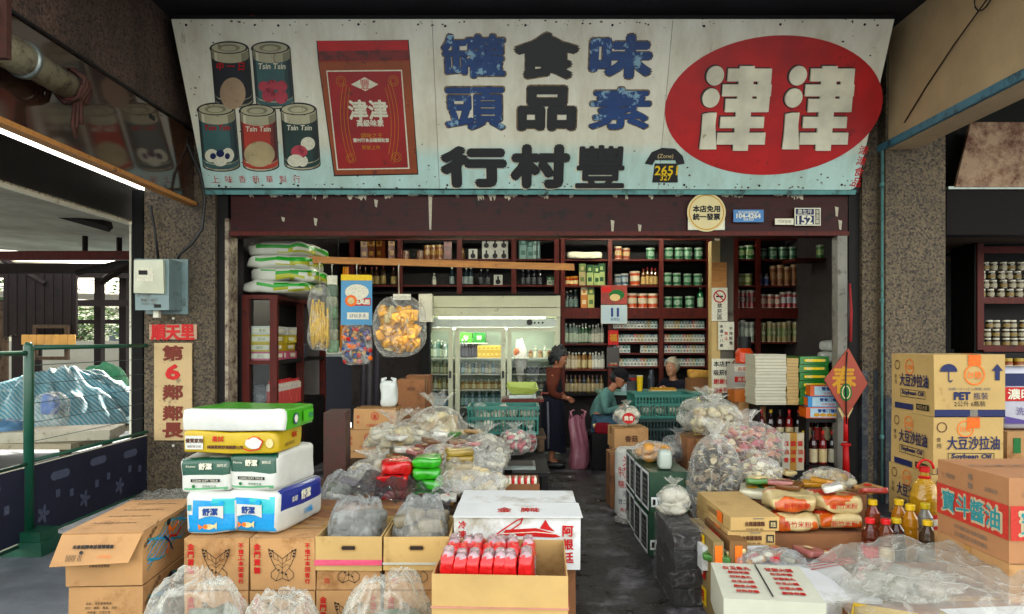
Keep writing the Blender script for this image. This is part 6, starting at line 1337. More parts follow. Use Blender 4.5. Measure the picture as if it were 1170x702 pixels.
# crates under the counter end
cx_ = px(758, 7.6)
crate('plastic_crate', 'dark blue plastic crate, lowest of the stack by the counter', .62, .42, .27, (cx_, 7.75, .15), M_crb)
crate('plastic_crate', 'dark green plastic crate in the middle of the stack by the counter', .62, .42, .27, (cx_ - .02, 7.76, .425), M_crg)
crate('plastic_crate', 'turquoise plastic crate on top of the stack by the counter', .66, .46, .26, (cx_, 7.75, .7), M_cr, .04)
m = MB(); m.bx(-.3, .3, -.2, .2, 0, .148, M_woodd); m.build('low_stand', None, (cx_, 7.75, 0), label='low dark stand under the crate stack', cat='stand')
for k in range(3): m = MB(); m.blob((0, 0, .05), (.07, .06, .055), FILMW, 12, 8, .3, 3, k); m.blob((0, 0, .04), (.05, .045, .035), C1[1], 10, 6, .2, 3, k); m.build('small_bag', None, (cx_ - .16 + k * .15, 7.74, .9 - .18), label='small white bag in the top turquoise crate by the counter', cat='bag', group='small white bags in the top crate')
# big bags of dried mushrooms
MU = [mat('mushroom_brown', '#4c3a2c', .7, .35, 20, .2), mat('mushroom_cream', '#b3a68a', .7, .2, 20, .2), mat('mushroom_dark', '#2c2420', .7, .3, 20, .2), mat('mushroom_mid', '#7a6850', .7, .3, 20, .2)]
b_ = carton('carton', 'plain carton under the big bag of dried mushrooms', 'carton', .34, .34, .16, (1.44, 4.97, 0), M_card3, 0, None, False)
bag('mushroom_bag', 'tall clear bag packed with dark and cream dried mushrooms', 'bag', (1.44, 4.97, .162), (.4, .36, .72), FILM, MU, 'dried_mushrooms', 420, .034, True, 0, 51, .06, shape='slice', fill=.93)
bag('clear_bag', 'clear bag slumped on top behind the mushrooms', 'bag', (px(815, 5.9), 6.1, .72), (.5, .4, .34), FILMW, [mat('grey_goods', '#8d8b80', .6, .2, 14, .3)], 'goods', 18, .07, True, 0, 52, .2)
carton('carton', 'tall carton behind the mushroom bag', 'carton', .44, .4, .716, (px(815, 5.9), 6.1, 0), M_card3)
bag('clear_bag', 'grey clear bag left of the mushroom bag', 'bag', (px(775, 6.2), 6.2, .45), (.3, .3, .26), FILMG, [mat('grey_goods', '#8d8b80')], 'goods', 10, .06, True, 0, 53, .2)
carton('carton', 'brown carton behind the dark green cartons', 'carton', .4, .36, .448, (px(776, 6.2), 6.3, 0), M_card3)
# black wrapped stack with a tied clear bag standing on it
M_bw = mat('dark_wrapped', '#171417', .16, .5, 5, .9, 9, coat=.8, stretch=(1, 1, .35))
m = MB()
for q in range(4): m.bx(-.085 + rnd(-.008, .008), .085 + rnd(-.008, .008), -.25 + rnd(-.012, .012), .25 + rnd(-.012, .012), q * .108, q * .108 + .105, mat('dark_carton%d' % (q % 2), ('#151113', '#211a1b')[q % 2], .5, .3, 6, .3), .006)
m.soft(.205, .545, .45, film('wrap_film', '#8f8d8c', .03, .3, 10, .7), n=18, amp=.016, fr=16, seed=3, e=.12); m.build('wrapped_block', None, (1.02, 4.3, .004), label='dark block wrapped in glossy plastic at the front of the aisle', cat='block')
t = bag('clear_bag', 'tied clear bag of pale powder on the dark wrapped block', 'bag', (1.02, 4.42, .435), (.2, .24, .2), FILMW, [mat('powder', '#b5b2a6', .6)], 'powder', 14, .05, True, 0, 54, .12)
# side stack of thin cartons, edges to the aisle
for k, (c_, x, nm) in enumerate((('#8d7a55', 1.12, 'olive brown'), ('#7a5a36', 1.17, 'dark brown'))):
    for j in range(3):
        def pe(b, j=j, k=k): T = b.Lf(); b.rect(-.1, .1, -.04, .06, K['red' if (j + k) % 2 else 'yellow'], T); b.text('海苔', K['white' if (j + k) % 2 else 'red'], T @ Matrix.Translation((0, .01, .001)), h=.06, bold=.002); T2 = b.Fr(); b.rect(-.02, .02, -.05, .05, K['orange' if j else 'red'], T2)
        carton('thin_carton', f'{nm} thin carton, {("lowest", "middle", "topmost")[j]} of the {("aisle", "second")[k]} stack', 'carton', .06 if k == 0 else .1, .5, .145, (x + .012 + (.0 if k == 0 else .06), 4.05 + .02 * j, .003 + j * .147), mat('thin_' + nm, c_, .7, .15, 5, .1), 0, pe, False, flaps=False)
# shallow cartons and the white tea carton
def p_shal(b):
    T = b.Fr(.02); b.text('台南擔擔麵', K['brown'], T @ Matrix.Translation((-.02, .004, 0)), w=.11, h=.026, bold=.001); b.rect(.062, .105, -.022, .022, K['black'], T); b.rect(-.03, .03, .03, .036, K['grey'], T); b.text('麵', K['cream'], T @ Matrix.Translation((.083, 0, .001)), h=.03); b.text('特製美食', K['brown'], T @ Matrix.Translation((-.02, -.027, 0)), w=.1, h=.012)
    T = b.Lf(); b.text('台南擔擔麵', K['brown'], T, h=.035); b.rect(.1, .2, -.03, .03, K['orange'], T)
for k, nm in enumerate(('lower', 'upper')):
    carton('shallow_carton', f'shallow tan carton, {nm} of the pair on the white tea carton', 'carton', .275, .66, .078, (1.355 + .012 * k, 4.29, .385 + k * .08), M_card2, .015 * k, p_shal, False, flaps=False)
def p_tea(b):
    T = b.Fr(); 
    for q in range(14): b.rect(-.145 + q * .0062, -.145 + q * .0062 + (.0042 if q % 3 else .002), -.05, .045, K['grey'], T)
    b.rect(-.02, .1, -.045, .045, K['lime'] if False else mat('tea_label', '#a9b04a', .5), T); b.text('麥仔茶', K['black'], T @ Matrix.Translation((.04, 0, .001)), h=.075, w=.11, bold=.003); b.disc(.04, .026, 0, K['red'], T @ Matrix.Translation((.15, .01, .001)), 0, 20); b.text('愛之味', K['white'], T @ Matrix.Translation((.15, .01, .002)), w=.06)
carton('tea_carton', 'white carton with a yellow green tea label under the shallow cartons', 'carton', .395, .62, .14, (1.27, 4.26, .243), M_cardw, 0, p_tea, False, flaps=False)
carton('carton', 'wide brown carton under the white tea carton', 'carton', .42, .6, .24, (1.32, 4.28, 0), M_card3, 0, None, False)
# bottom centre: white cartons with red print, flaps and wrap
def p_ww(b):
    T = b.Fr(.05); b.text('日本味噌', K['red'], T, h=.05)
    T = b.Lf(); b.vtext('味噌', K['red'], T, .05, .07)
    T = b.Tp(.1, .2)
    for q in range(3): b.line([(.05, -.1 + q * .035), (.33, .04 + q * .035)], .016, K['red'], T, .0005 * q)
    b.text('火', K['red'], b.Tp(-.17, .22), h=.07, bold=.003); b.text('丸', K['red'], b.Tp(-.02, .24), h=.07, bold=.003)
carton('white_carton', 'wide white carton with red diagonal stripes at the bottom right of the aisle', 'carton', .66, .62, .2, (px(897, 3.7) , 3.64, .12), M_cardw, -.06, p_ww, False, flaps=False)
carton('carton', 'brown carton below the striped white carton', 'carton', .64, .58, .118, (px(897, 3.7), 3.64, 0), M_card3, 0, None, False)
def p_fl(b, ):
    rg = random.Random(4)
    for q in range(2):
        for j in range(6): b.text(rg.choice(['鮮味', '白玉', '甘甜', '好料']) + rg.choice(['火鍋', '魚丸', '年糕']), K['red'], b.Tp(-.1 + q * .2, .16 - j * .065), h=.034 if j else .05, w=.1 if j else .13, bold=.001)
    b.rect(-.004, .004, -.22, .23, K['black'], b.Tp(), .001)
carton('flapped_white_carton', 'pale carton with red characters on its two flaps at the bottom edge', 'carton', .43, .5, .2, (px(875, 3.3), 3.33, .2), mat('card_pale', '#b9b9aa', .7, .07, 5, .1), -.16, p_fl, False, flaps=False)
carton('carton', 'brown carton under the pale flapped one', 'carton', .42, .46, .198, (px(875, 3.3), 3.33, 0), M_card3, -.1, None, False) if False else None
m = MB(); m.bx(-.2, .2, -.2, .2, 0, .198, M_card3, .003); m.build('carton', None, (px(875, 3.2), 3.05 + .0, 0), label='brown carton at the foot of the pale flapped carton', cat='carton') if False else None
drape('clear_bag', 'clear film bag lying on the striped white carton', 'bag', (1.42, 3.83, .322), .2, .1, .07, FILMG, 77, [K['red'], C1[1], GL[0]], 'packets', 12, .03, (.2, 0), wr=.03)
packets('along the back edge of the striped white carton', [(1.15 + k * .1, 3.9 + rnd(-.02, .02), .326 + .03 * (k % 2)) for k in range(7)], 'eeeee')
# brown carton with noodle packs, noodles on top
carton('carton', 'plain brown carton under the noodle packs', 'carton', .56, .46, .4, (px(938, 4.15), 4.36, 0), M_card3, -.03, None, True)
M_nd = mat('noodle_pack', '#bfae86', .35, .18, 14, .4, 24, coat=.35)
def noodle(k, loc, rz, label, size=(.3, .3, .1)):
    m = MB(); w, d, h = size; m.soft(w, d, h, M_nd, n=16, amp=.022, fr=11, seed=k, e=.45)
    for i, f in enumerate(m.f):
        c_ = sum((m.v[q] for q in f), Vector()) / len(f); n_ = noise.noise(Vector((c_.x * 9, c_.y * 9, k * 3.0 + c_.z * 9)))
        if c_.y < -d * .3 and n_ > .12: m.m[i] = m.mi(mat('noodle_orange', '#b9622c', .35, .3, 20, .3, coat=.3))
        elif c_.z > h * .8 and n_ > .2: m.m[i] = m.mi(mat('noodle_red', '#a93c2c', .35, .3, 20, .3, coat=.3))
    T = frame((0, -d / 2 - .004, h * .5), (1, 0, 0), (0, 0, 1)); m.text('新竹米粉', K['red'], T, h=h * .35)
    return m.build('noodle_pack', None, loc, rz, label=label, cat='noodles')
xN = px(935, 4.2)
for k, (dx, dy, z, nm) in enumerate(((-.14, 0, 0, 'bottom left'), (.13, .02, 0, 'bottom right'), (-.13, .03, .1, 'top left'), (.14, .04, .1, 'top right'))):
    noodle(k, (xN + dx, 4.3 + dy, .403 + z), .1 * (k % 2) - .05, f'clear pack of pale noodles with orange print, {nm} on the brown carton', (.27, .32, .105))
b = Box(.2, .1, .2, mat('noodle_card', '#c2b694', .5, .08, 8, .1), .003); b.text('米粉', K['red'], b.Fr(0, .15), h=.035)
for q in range(6): b.text('新鮮製造純米好味', K['red'], b.Fr(0, .11 - q * .018), h=.01, w=.14)
b.build('printed_packet', None, (px(970, 4.0), 4.0, .403 - .0), rz=.1, label='upright cream packet with red lines beside the noodle packs', cat='packet') if False else None
t = thing('noodle_sheet_pack', 'flat white pack with an orange and green picture on the noodle packs', 'noodles', (px(893, 4.5), 4.68, .5), -.35); m = MB(); m.soft(.4, .3, .06, mat('flat_pack', '#c9c4ac', .3, .06, 8, .2, coat=.4), n=8, amp=.006, e=.25); wr_ = m
m = Box(.4, .3, .06); m.e = .004; T = m.Tp(.03, .0); m.disc(.12, .09, 0, K['green'], T, 0, 24); m.disc(.09, .06, 0, K['orange'], T, .001, 24); m.disc(.05, .035, 0, K['cream'], T, .002, 20); m.disc(.05, .06, 0, K['yellow'], T @ Matrix.Translation((.13, -.03, .001)), 0, 18); m.disc(.04, .04, 0, K['gold'], T @ Matrix.Translation((-.15, -.05, .001)), 0, 16); wr_.merge(m).build('wrap', t)
m = MB(); m.bx(-.22, .22, -.17, .17, 0, .498, M_card3, .004); m.build('carton', None, (px(893, 4.5), 4.72, 0), label='tall brown carton under the flat noodle pack', cat='carton')
bag('clear_bag', 'small clear bag of pale noodles at the right end behind the packs', 'bag', (px(950, 4.8), 4.85, .5), (.36, .3, .16), FILMW, [C1[0], C1[2]], 'noodles', 30, .04, False, 0, 61, .15)
carton('carton', 'brown carton under the small noodle bag', 'carton', .4, .36, .498, (px(950, 4.8), 4.9, 0), M_card3)
bag('clear_bag', 'large tied clear bag of pink and cream dried shrimp', 'bag', (1.8, 5.35, .53), (.56, .44, .4), FILM, [mat('shrimp_pink', '#b8806c', .6, .3, 20, .3), mat('shrimp_cream', '#c4b496', .6, .25, 20, .3), mat('shrimp_rose', '#a9626a', .6, .3, 20, .3)], 'dried_shrimp', 300, .042, True, 0, 62, .1, fill=.9, lean=(-.03, .05), shape='slice')
carton('carton', 'brown carton under the bag of dried shrimp', 'carton', .46, .44, .528, (1.82, 5.37, 0), M_card3)
bag('clear_bag', 'clear bag of pale rings leaning in front of the dried shrimp', 'bag', (1.74, 4.9, .53), (.3, .24, .2), FILM, [C1[1], C1[0]], 'noodle_rings', 60, .03, True, 0, 63, shape='slice')
carton('carton', 'narrow carton under the bag of pale rings', 'carton', .26, .3, .528, (1.78, 4.92, 0), M_card3)
bag('clear_bag', 'high clear bag of pale goods at the back of the right heap', 'bag', (1.72, 5.95, .72), (.44, .4, .3), FILM, [C1[0], C1[2]], 'goods', 60, .045, True, 0, 64, .2)
carton('carton', 'tall carton under the high bag of pale goods', 'carton', .4, .34, .716, (1.74, 5.8, 0), M_card3)
bag('clear_bag', 'flat clear bag of golden chips between the shrimp and the bottle rack', 'bag', (2.25, 5.1, .4), (.36, .32, .15), FILM, [mat('chip_gold', '#b5873c', .5, .3), C1[0]], 'chips', 90, .03, False, 0, 65, .2, shape='slice')
carton('carton', 'carton under the golden chips', 'carton', .4, .36, .398, (2.26, 5.12, 0), M_card3)

packets('on the cartons round the noodle packs', [(rnd(1.62, 2.2), rnd(4.2, 4.5), .615 + rnd(0, .02)) for _ in range(6)] + [(rnd(1.6, 2.1), rnd(4.62, 4.85), .575) for _ in range(5)], 'ccc')
packets('around the dried shrimp bag', [(rnd(1.66, 2.05), rnd(5.1, 5.2), .535 + rnd(0, .03)) for _ in range(9)], 'dddd')
# ---- oil and sauce bottles
def oilb(h, r, oil, cap, lab=None):
    def f():
        t = thing('oil_bottle', '', 'bottle'); m = MB(); o = liquid('oil_' + oil, oil)
        m.lathe([(r * .9, 0), (r, .012), (r, h * .5), (r * .94, h * .56), (r, h * .62), (r * .9, h * .76), (r * .42, h * .88), (r * .4, h * .93)], o, 20); m.build('body', t)
        m = MB(); m.lathe([(r * .55, h * .9), (r * .57, h * .905), (r * .57, h * .985), (r * .5, h)], mat('cap_' + cap, cap, .35, .05, 10, 0), 18); m.build('cap', t)
        if lab: m = MB(); m.lathe([(r * 1.012, h * .14), (r * 1.012, h * .46)], mat('oil_label_' + lab, lab, .5, .3, 22, 0), 20); m.build('label', t)
        return t
    return f
m = MB(); open_box(m, .5, .6, .34, M_card3, M_cardin, .006, .245); m.build('open_carton', None, (2.21, 4.1, 0), label='open carton holding the yellow capped oil bottles', cat='carton')
specs = [(997, 4.25, '#7a3a1c', '#d4b41e', None, 'brown oil bottle with a yellow cap at the back left'), (1027, 4.25, '#a8741a', '#d4b41e', None, 'golden oil bottle with a yellow cap at the back middle'), (1057, 4.15, '#8f8f86', '#c4b02a', '#9a9a94', 'pale bottle with a dull yellow cap at the back right'), (994, 4.0, '#5a2a18', '#c22a34', '#b9303a', 'dark bottle with a red cap at the front left'), (1012, 3.98, '#6a3a18', '#c22a34', '#c0b090', 'amber bottle with a red cap second from the front left'), (1024, 4.0, '#3a1c14', '#c0a82a', None, 'dark sauce bottle with a yellow cap at the front middle'), (1060, 3.95, '#4a3a2a', '#d4b41e', '#77746c', 'brown bottle with a yellow cap at the front right'), (1040, 4.12, '#b07f1e', '#d4b41e', None, 'golden oil bottle between the yellow capped ones')]
for k, (x, y, oil, cap, lab, nm) in enumerate(specs):
    put('oil' + oil + cap, oilb(.33 if y > 4.1 else .28, .046, oil, cap, lab), (px(x, y) , y, .25), nm + ' of the open carton', 'bottle', None, rnd(-1, 1))
bag('clear_bag', 'clear bag of mixed packets in front of the red capped bottles', 'bag', (px(1000, 3.75), 3.72, .1), (.3, .22, .28), FILM, [K['red'], C1[1], M_nd], 'packets', 20, .04, False, 0, 71, shape='pack')
m = MB(); m.bx(-.17, .17, -.12, .12, 0, .098, M_card3, .003); m.build('carton', None, (px(1000, 3.75), 3.72, 0), label='low carton under the bag of mixed packets', cat='carton')
# ---- soybean oil cartons
M_soy = mat('soy_carton', '#b39a6c', .75, .09, 3, .1, 60, dirt=.08, dcol='#8d6f40')
def p_soy(var):
    def f(b):
        for T, wd in ((b.Lf(), b.d), (b.Fr(), b.w)):
            if var == 0 and wd == b.w and T[1][3] < 0 and abs(T[0][3]) < 1e-6:
                T = b.Fr(); b.ring(.062, .008, K['orange'], T @ Matrix.Translation((.03, .07, 0)), 26); b.text('台糖', K['orange'], T @ Matrix.Translation((.03, .07, 0)), h=.045)
                U = T @ Matrix.Translation((-.135, .09, 0)); b.prism([(.055 * math.cos(a), .05 * math.sin(a)) for a in [math.pi * i / 14 for i in range(15)]], 0, K['navy'], U, .0003); b.line([(0, 0), (0, -.055), (.012, -.065), (.022, -.055)], .007, K['navy'], U)
                U = T @ Matrix.Translation((.175, .085, 0)); b.prism([(-.015, -.05), (.015, -.05), (.015, .01), (.036, .01), (0, .055), (-.036, .01), (-.015, .01)], 0, K['navy'], U, .0003)
                b.text('請小心輕放', K['grey'], T @ Matrix.Translation((.0, -.02, 0)), w=.27, h=.018); b.text('PET', K['navy'], T @ Matrix.Translation((-.05, -.065, 0)), w=.1, h=.045, bold=.004); b.text('瓶裝', K['navy'], T @ Matrix.Translation((.07, -.065, 0)), h=.045); b.text('2公升 6瓶裝', K['black'], T @ Matrix.Translation((.0, -.115, 0)), w=.2, h=.035)
                b.rect(-.225, .225, -.2, -.152, K['navy'], T); b.rect(.0, .05, -.2, -.152, K['grey'], T, .001); b.text('2 0', K['black'], T @ Matrix.Translation((.03, .18, 0)), h=.035)
                continue
            b.ring(.05, .006, K['orange'], T @ Matrix.Translation((-.02, .11, 0)), 24); b.text('台糖', K['orange'], T @ Matrix.Translation((-.02, .11, 0)), h=.035); b.ring(.03, .006, K['brown'], T @ Matrix.Translation((-.17, .12, 0)), 14)
            b.text('大豆沙拉油', K['navy'], T @ Matrix.Translation((.03, .02, 0)), w=.33, h=.085, bold=.0015); b.text('Soybean Oil', K['navy'], T @ Matrix.Translation((.015, -.068, 0)), w=.25, h=.036, bold=.0015, shear=.15)
            for q in ((-.13, -.045, .16, -.045), (-.13, -.095, .16, -.095), (-.13, -.045, -.13, -.095), (.16, -.045, .16, -.095)): b.line([q[:2], q[2:]], .004, K['black'], T)
            b.vtext('食用', K['black'], T @ Matrix.Translation((-.19, .02, 0)), .03, .04); b.rect(-.2, .02, -.18, -.14, K['navy'], T); b.rect(.06, .2, -.17, -.13, K['black'], T); b.text('純正大豆', M_soy, T @ Matrix.Translation((.13, -.15, .001)), w=.11)
    return f
zz = 0
for k, (h, nm) in enumerate(((.33, 'lowest'), (.355, 'second'), (.37, 'third'), (.4, 'topmost'))):
    t = carton('soybean_oil_carton', f'tan soybean oil carton with blue print, {nm} of the stack by the right pillar', 'carton', .45, .5, h - .002, (px(1110, 4.45) + (.0, -.02, -.005, .0)[k], 4.72, zz), M_soy, (0, .01, -.01, 0)[k], p_soy(0 if k == 3 else 1), False)
    if k >= 2: m = Box(.45, .5, h - .002); m.e = .006; T = m.Fr(.03, h - .035); m.rect(-.04, .04, -.035, .03, ink('tag_orange', '#d8702a'), T); m.rect(-.04, .04, -.06, .05, K['orange'], m.Tp(.03, -.21)); m.build('orange_tag', t)
    zz += h
# red banded soy sauce carton
def p_red(b):
    for T, wd in ((b.Lf(), b.d), (b.Fr(), b.w)):
        b.rect(-wd / 2 + .001, wd / 2 - .001, -.09, .075, ink('band_red', '#b5473f'), T); b.text('寶斗醬油', mat('band_cream', '#bfae92', .6), T @ Matrix.Translation((0, -.005, .001)), w=wd * .84, h=.125, bold=.006); b.text('寶斗醬油', K['teal'], T @ Matrix.Translation((0, -.005, .003)), w=wd * .8, h=.105, bold=.002)
        b.vtext('精釀', K['grey'], T @ Matrix.Translation((0, .135, 0)), .035, .045); b.text('純釀造', K['grey'], T @ Matrix.Translation((-wd * .3, .13, 0)), h=.025); b.text('品質保證', K['grey'], T @ Matrix.Translation((wd * .28, .12, 0)), h=.022)
        for q in range(2): b.text('北斗鎮名產 純黑豆釀造', K['grey'], T @ Matrix.Translation((0, -.125 - q * .04, 0)), h=.024)
    for q in range(3): b.text('寶斗醬油', K['grey'], b.Tp(-.15 + q * .15, .05), h=.04)
carton('soy_sauce_carton', 'brown carton with a red band and large characters at the right edge', 'carton', .5, .56, .405, (2.36 + .25, 3.6, .483), mat('soy_sauce_card', '#a97f5e', .78, .1, 3, .1, 60, dirt=.1, dcol='#7c5840'), 0, p_red, False)
carton('carton', 'large brown carton under the red banded one', 'carton', .56, .6, .48, (2.64, 3.62, 0), M_card, 0, None, True)
# cooking oil jerrycan pack with handle behind the red banded carton
t = thing('oil_jug', 'clear bottle of golden oil with a red handle beside the soybean cartons', 'jug', (px(1072, 4.2), 4.34, .36)); m = MB(); m.lathe([(.075, 0), (.085, .02), (.085, .1), (.08, .12), (.085, .14), (.085, .22), (.06, .3), (.024, .34), (.024, .37), (.03, .37, K['red']), (.03, .4, K['red'])], film('oil_pet', '#c8a046', .5, .4, 6, .2), 22); m.lathe([(.07, .01), (.076, .03), (.076, .2), (.055, .26)], liquid('oil_gold', '#b28a2c'), 20); m.build('body', t)
m = MB(); m.lathe([(.087, .03), (.0875, .05), (.0875, .1), (.087, .12)], K['red'], 22); m.lathe([(.0885, .055), (.089, .06), (.089, .09), (.0885, .095)], K['white'], 22); m.build('label', t)
m = MB()
m.tube([(.05 * math.cos(a), -.01, .39 + .055 * math.sin(a)) for a in [math.pi * i / 10 for i in range(11)]], .008, K['red'], 8); m.lathe([(.034, .33), (.036, .34), (.03, .345)], K['red'], 16)
m.build('handle', t)
m = MB(); m.bx(-.12, .12, -.14, .14, 0, .358, M_card3, .003); m.build('carton', None, (px(1072, 4.2), 4.36, 0), label='narrow carton under the oil jug', cat='carton')
# the great plastic sheet in the right foreground, on cartons
carton('carton', 'brown carton beneath the plastic sheet at the bottom right', 'carton', .9, .5, .3, (2.02, 3.36, 0), M_card3, .05, None, True)
sheet('plastic_sheet', 'great crumpled clear sheet over cartons at the bottom right', px(945, 3.4), px(1180, 3.4) + .1, 3.0, 3.78, lambda u, v: .31 + .1 * math.sin(min(1, u * 1.6) * 1.57) + .05 * v - .1 * max(0, u - .6) - .5 * max(0, .12 - u) - .6 * max(0, .15 - v), film('heavy_film', '#c4c5bd', .16, .45, 5, .6), 90, 60, .035, 1.9, 7, edge=.015)
bag('clear_bag', 'clear bag of pale goods under the plastic sheet', 'bag', (1.9, 3.4, .302), (.5, .36, .12), FILMW, [GL[0], GL[2]], 'paper_goods', 20, .05, False, 0, 72, .2)
m = MB(); open_box(m, .26, .3, .34, mat('yellow_card', '#b59a34', .7, .1, 5, .1), M_cardin, .006, .05); m.build('open_carton', None, (px(1000, 3.1), 3.02, 0), rz=-.5, label='yellow brown open carton corner at the bottom edge', cat='carton')
b = Box(.4, .3, .32, mat('yellow_card2', '#b8a464', .7, .1, 5, .1), .004); b.rect(-.2, .2, -.15, .15, M_cardw, b.Tp()); b.build('carton', None, (px(1150, 3.05), 3.05, 0), rz=.1, label='pale yellow carton at the bottom right corner', cat='carton')

# ================================================================ bottle rack and paper stacks at the right of the shop
rk = thing('bottle_rack', 'dark wooden rack of sauce bottles just inside the right door post', 'rack', (2.95, 7.3, 0)); m = MB()
for x in (-.45, .0, .45):  m.bx(x - .015, x + .015, -.2, .2, 0, .88, M_woodd)
m.build('upright', rk)
for z in (.1, .5, .9): m = MB(); m.bx(-.47, .47, -.22, .22, z - .025, z, M_woodd); m.build('shelf', rk)
sauce = [('#5a1c18', '#b5a184', '#b02a2a', 'red'), ('#2a1614', '#a9302c', '#c2a42c', 'dark'), ('#3a1a14', '#c0b496', '#1f1f22', 'brown'), ('#7a2018', '#c9b890', '#c22a2a', 'ruby'), ('#1d1a1c', '#b9b4a2', '#a8262a', 'black')]
for k in range(9):
    s_ = sauce[k % 5]; put('sc%d' % (k % 5), m_bottle(s_[0], s_[1], s_[2], .04, .33, .42, 'sauce_bottle'), (2.55 + k * .095, 7.16, .502), f'{s_[3]} sauce bottle standing on the upper level of the dark rack', 'bottle', f'{s_[3]} sauce bottles on the upper level of the rack')
for k in range(9):
    s_ = sauce[(k * 2 + 1) % 5]; put('sc%d' % ((k * 2 + 1) % 5), m_bottle(s_[0], s_[1], s_[2], .04, .33, .42, 'sauce_bottle'), (2.55 + k * .095, 7.14, .102), f'{s_[3]} sauce bottle standing on the lower level of the dark rack', 'bottle', f'{s_[3]} sauce bottles on the lower level of the rack')
for k in range(4):
    def pb(b, k=k): b.rect(-.04, .04, -.1, .1, K[('cream', 'white', 'orange', 'cream')[k]], b.Fr()); b.vtext('米酒', K['black'], b.Fr() , .05, .07) if False else b.text('酒', K['red'], b.Fr(0, .2), h=.05)
    b = Box(.1, .1, .37, mat('winebox%d' % k, ('#7d3a2c', '#b9a472', '#8f7a3a', '#b5b0a0')[k], .5, .15, 9, 0), .002); pb(b); b.build('bottle_carton', None, (2.99 + k * .115, 7.0 - .03, .502 - .502 + .0), label=('rust', 'sand', 'olive', 'pale')[k] + ' bottle carton standing before the rack', cat='carton') if False else None
# stacks on the rack top
rt = .902
def stack(x0, x1, y, h, n, mt, name, label, cat, grp, d=.3, jit=.006):
    def mkk(): b = Box((x1 - x0), d, h / n - .001, mt, .001); b.rect(-(x1 - x0) / 2, (x1 - x0) / 2, -.002, .002, K['grey'], b.Fr()); return b.build(name)
    for k in range(n): put('st' + name + label[:12], mkk, ((x0 + x1) / 2 + rnd(-jit, jit), y + rnd(-jit, jit), rt + k * h / n), label, cat, grp)
stack(px(861, 7.0), px(896, 7.0), 7.1, .5, 16, mat('joss_white', '#bdb9a8', .7, .08, 12, 0), 'paper_bundle', 'thin white paper bundle in the pale stack on the bottle rack', 'paper bundle', 'white paper bundles on the rack')
stack(px(897, 7.0), px(910, 7.0), 7.1, .46, 14, mat('joss_tan', '#b39a6c', .7, .12, 12, 0), 'paper_bundle', 'thin tan paper bundle between the white and green stacks', 'paper bundle', 'tan paper bundles on the rack')
def mkg():
    b = Box(.29, .34, .078, mat('green_pack', '#23702c', .4, .18, 10, .1, coat=.2), .002); b.rect(-.1, .1, -.012, .012, K['yellow'], b.Fr()); b.text('綠豆', K['white'], b.Fr(-.05), h=.03); b.text('素食', K['cream'], b.Fr(.09), h=.025); return b.build('green_packet')
for k in range(6): put('gpk', mkg, (px(928, 7.0) + rnd(-.006, .006), 7.12, rt + k * .08), 'flat green packet in the green stack beside the tan paper', 'packet', 'green packets on the rack')
# biscuit boxes on the front of the rack, under the red diamond
def p_bis(k):
    def f(b):
        T = b.Fr(.02); b.rect(-.15, .16, -b.h * .42, b.h * .42, mat('biscuit_pale', '#a9c0cc', .4), T); b.text('營養口糧餅', K['blue'], T @ Matrix.Translation((.02, .02, .001)), w=.2, h=.035, bold=.001); b.text('牛奶餅乾', K['red'], T @ Matrix.Translation((.0, -.025, .001)), w=.13, h=.025)
        if k == 0:
            for q in range(4): b.disc(.03, .018, 0, K['gold'], T @ Matrix.Translation((-.09 + q * .06, -.02, .002)), 0, 14)
    return f
for k, (col, nm) in enumerate((('#c4632c', 'lowest'), ('#3c86b8', 'middle'), ('#c4632c', 'topmost'))):
    b = Box(.34, .2, .105, mat('biscuit%d' % k, col, .4, .1, 8, 0), .002); p_bis(k)(b); b.rect(-.1, .1, -.04, .04, K['orange'], b.Lf()); b.build('biscuit_box', None, (px(938, 6.95) + .02 * k - .02, 6.92, .782 + k * .107), rz=-.08, label=f'blue and orange biscuit box, {nm} of three beneath the red diamond', cat='biscuit box')
b = Box(.42, .2, .78, M_woodd, .002); b.build('low_cabinet', None, (px(944, 6.95), 6.96, 0), label='low dark cabinet carrying the biscuit boxes by the door post', cat='cabinet') if False else None
m = MB()
m.bx(-.2, .2, -.12, .1, .74, .78, M_woodd)
for sx in (-.18, .18): m.bx(sx - .015, sx + .015, -.1, .08, 0, .739, M_woodd)
m.bx(-.2, .2, -.1, .08, .3, .32, M_woodd); m.build('small_stand', None, (px(938, 6.95), 6.94, 0), label='small dark stand carrying the biscuit boxes', cat='stand')
for k in range(4):
    s_ = sauce[(k + 1) % 5]; put('sc%d' % ((k + 1) % 5), None, (px(918 + k * 11, 6.9), 6.9, .321), f'{s_[3]} sauce bottle under the biscuit boxes', 'bottle', None)
for k, c_ in enumerate(('#b9b4a4', '#a8802c', '#b5aa94')):
    b = Box(.075, .09, .36, mat('tallbox%d' % k, c_, .5, .15, 9, 0), .002); b.vtext('醬油膏', K['red'], b.Fr(), .05, .08, .001); b.build('tall_carton', None, (px(898 + k * 8, 6.8), 6.84, .28), label=('white', 'golden', 'grey')[k] + ' tall sauce carton in front of the bottle rack', cat='carton')
m = MB(); m.bx(-.16, .16, -.07, .07, 0, .278, M_woodd); m.build('plinth_box', None, (px(906, 6.8), 6.84, 0), label='dark box under the tall sauce cartons', cat='box')
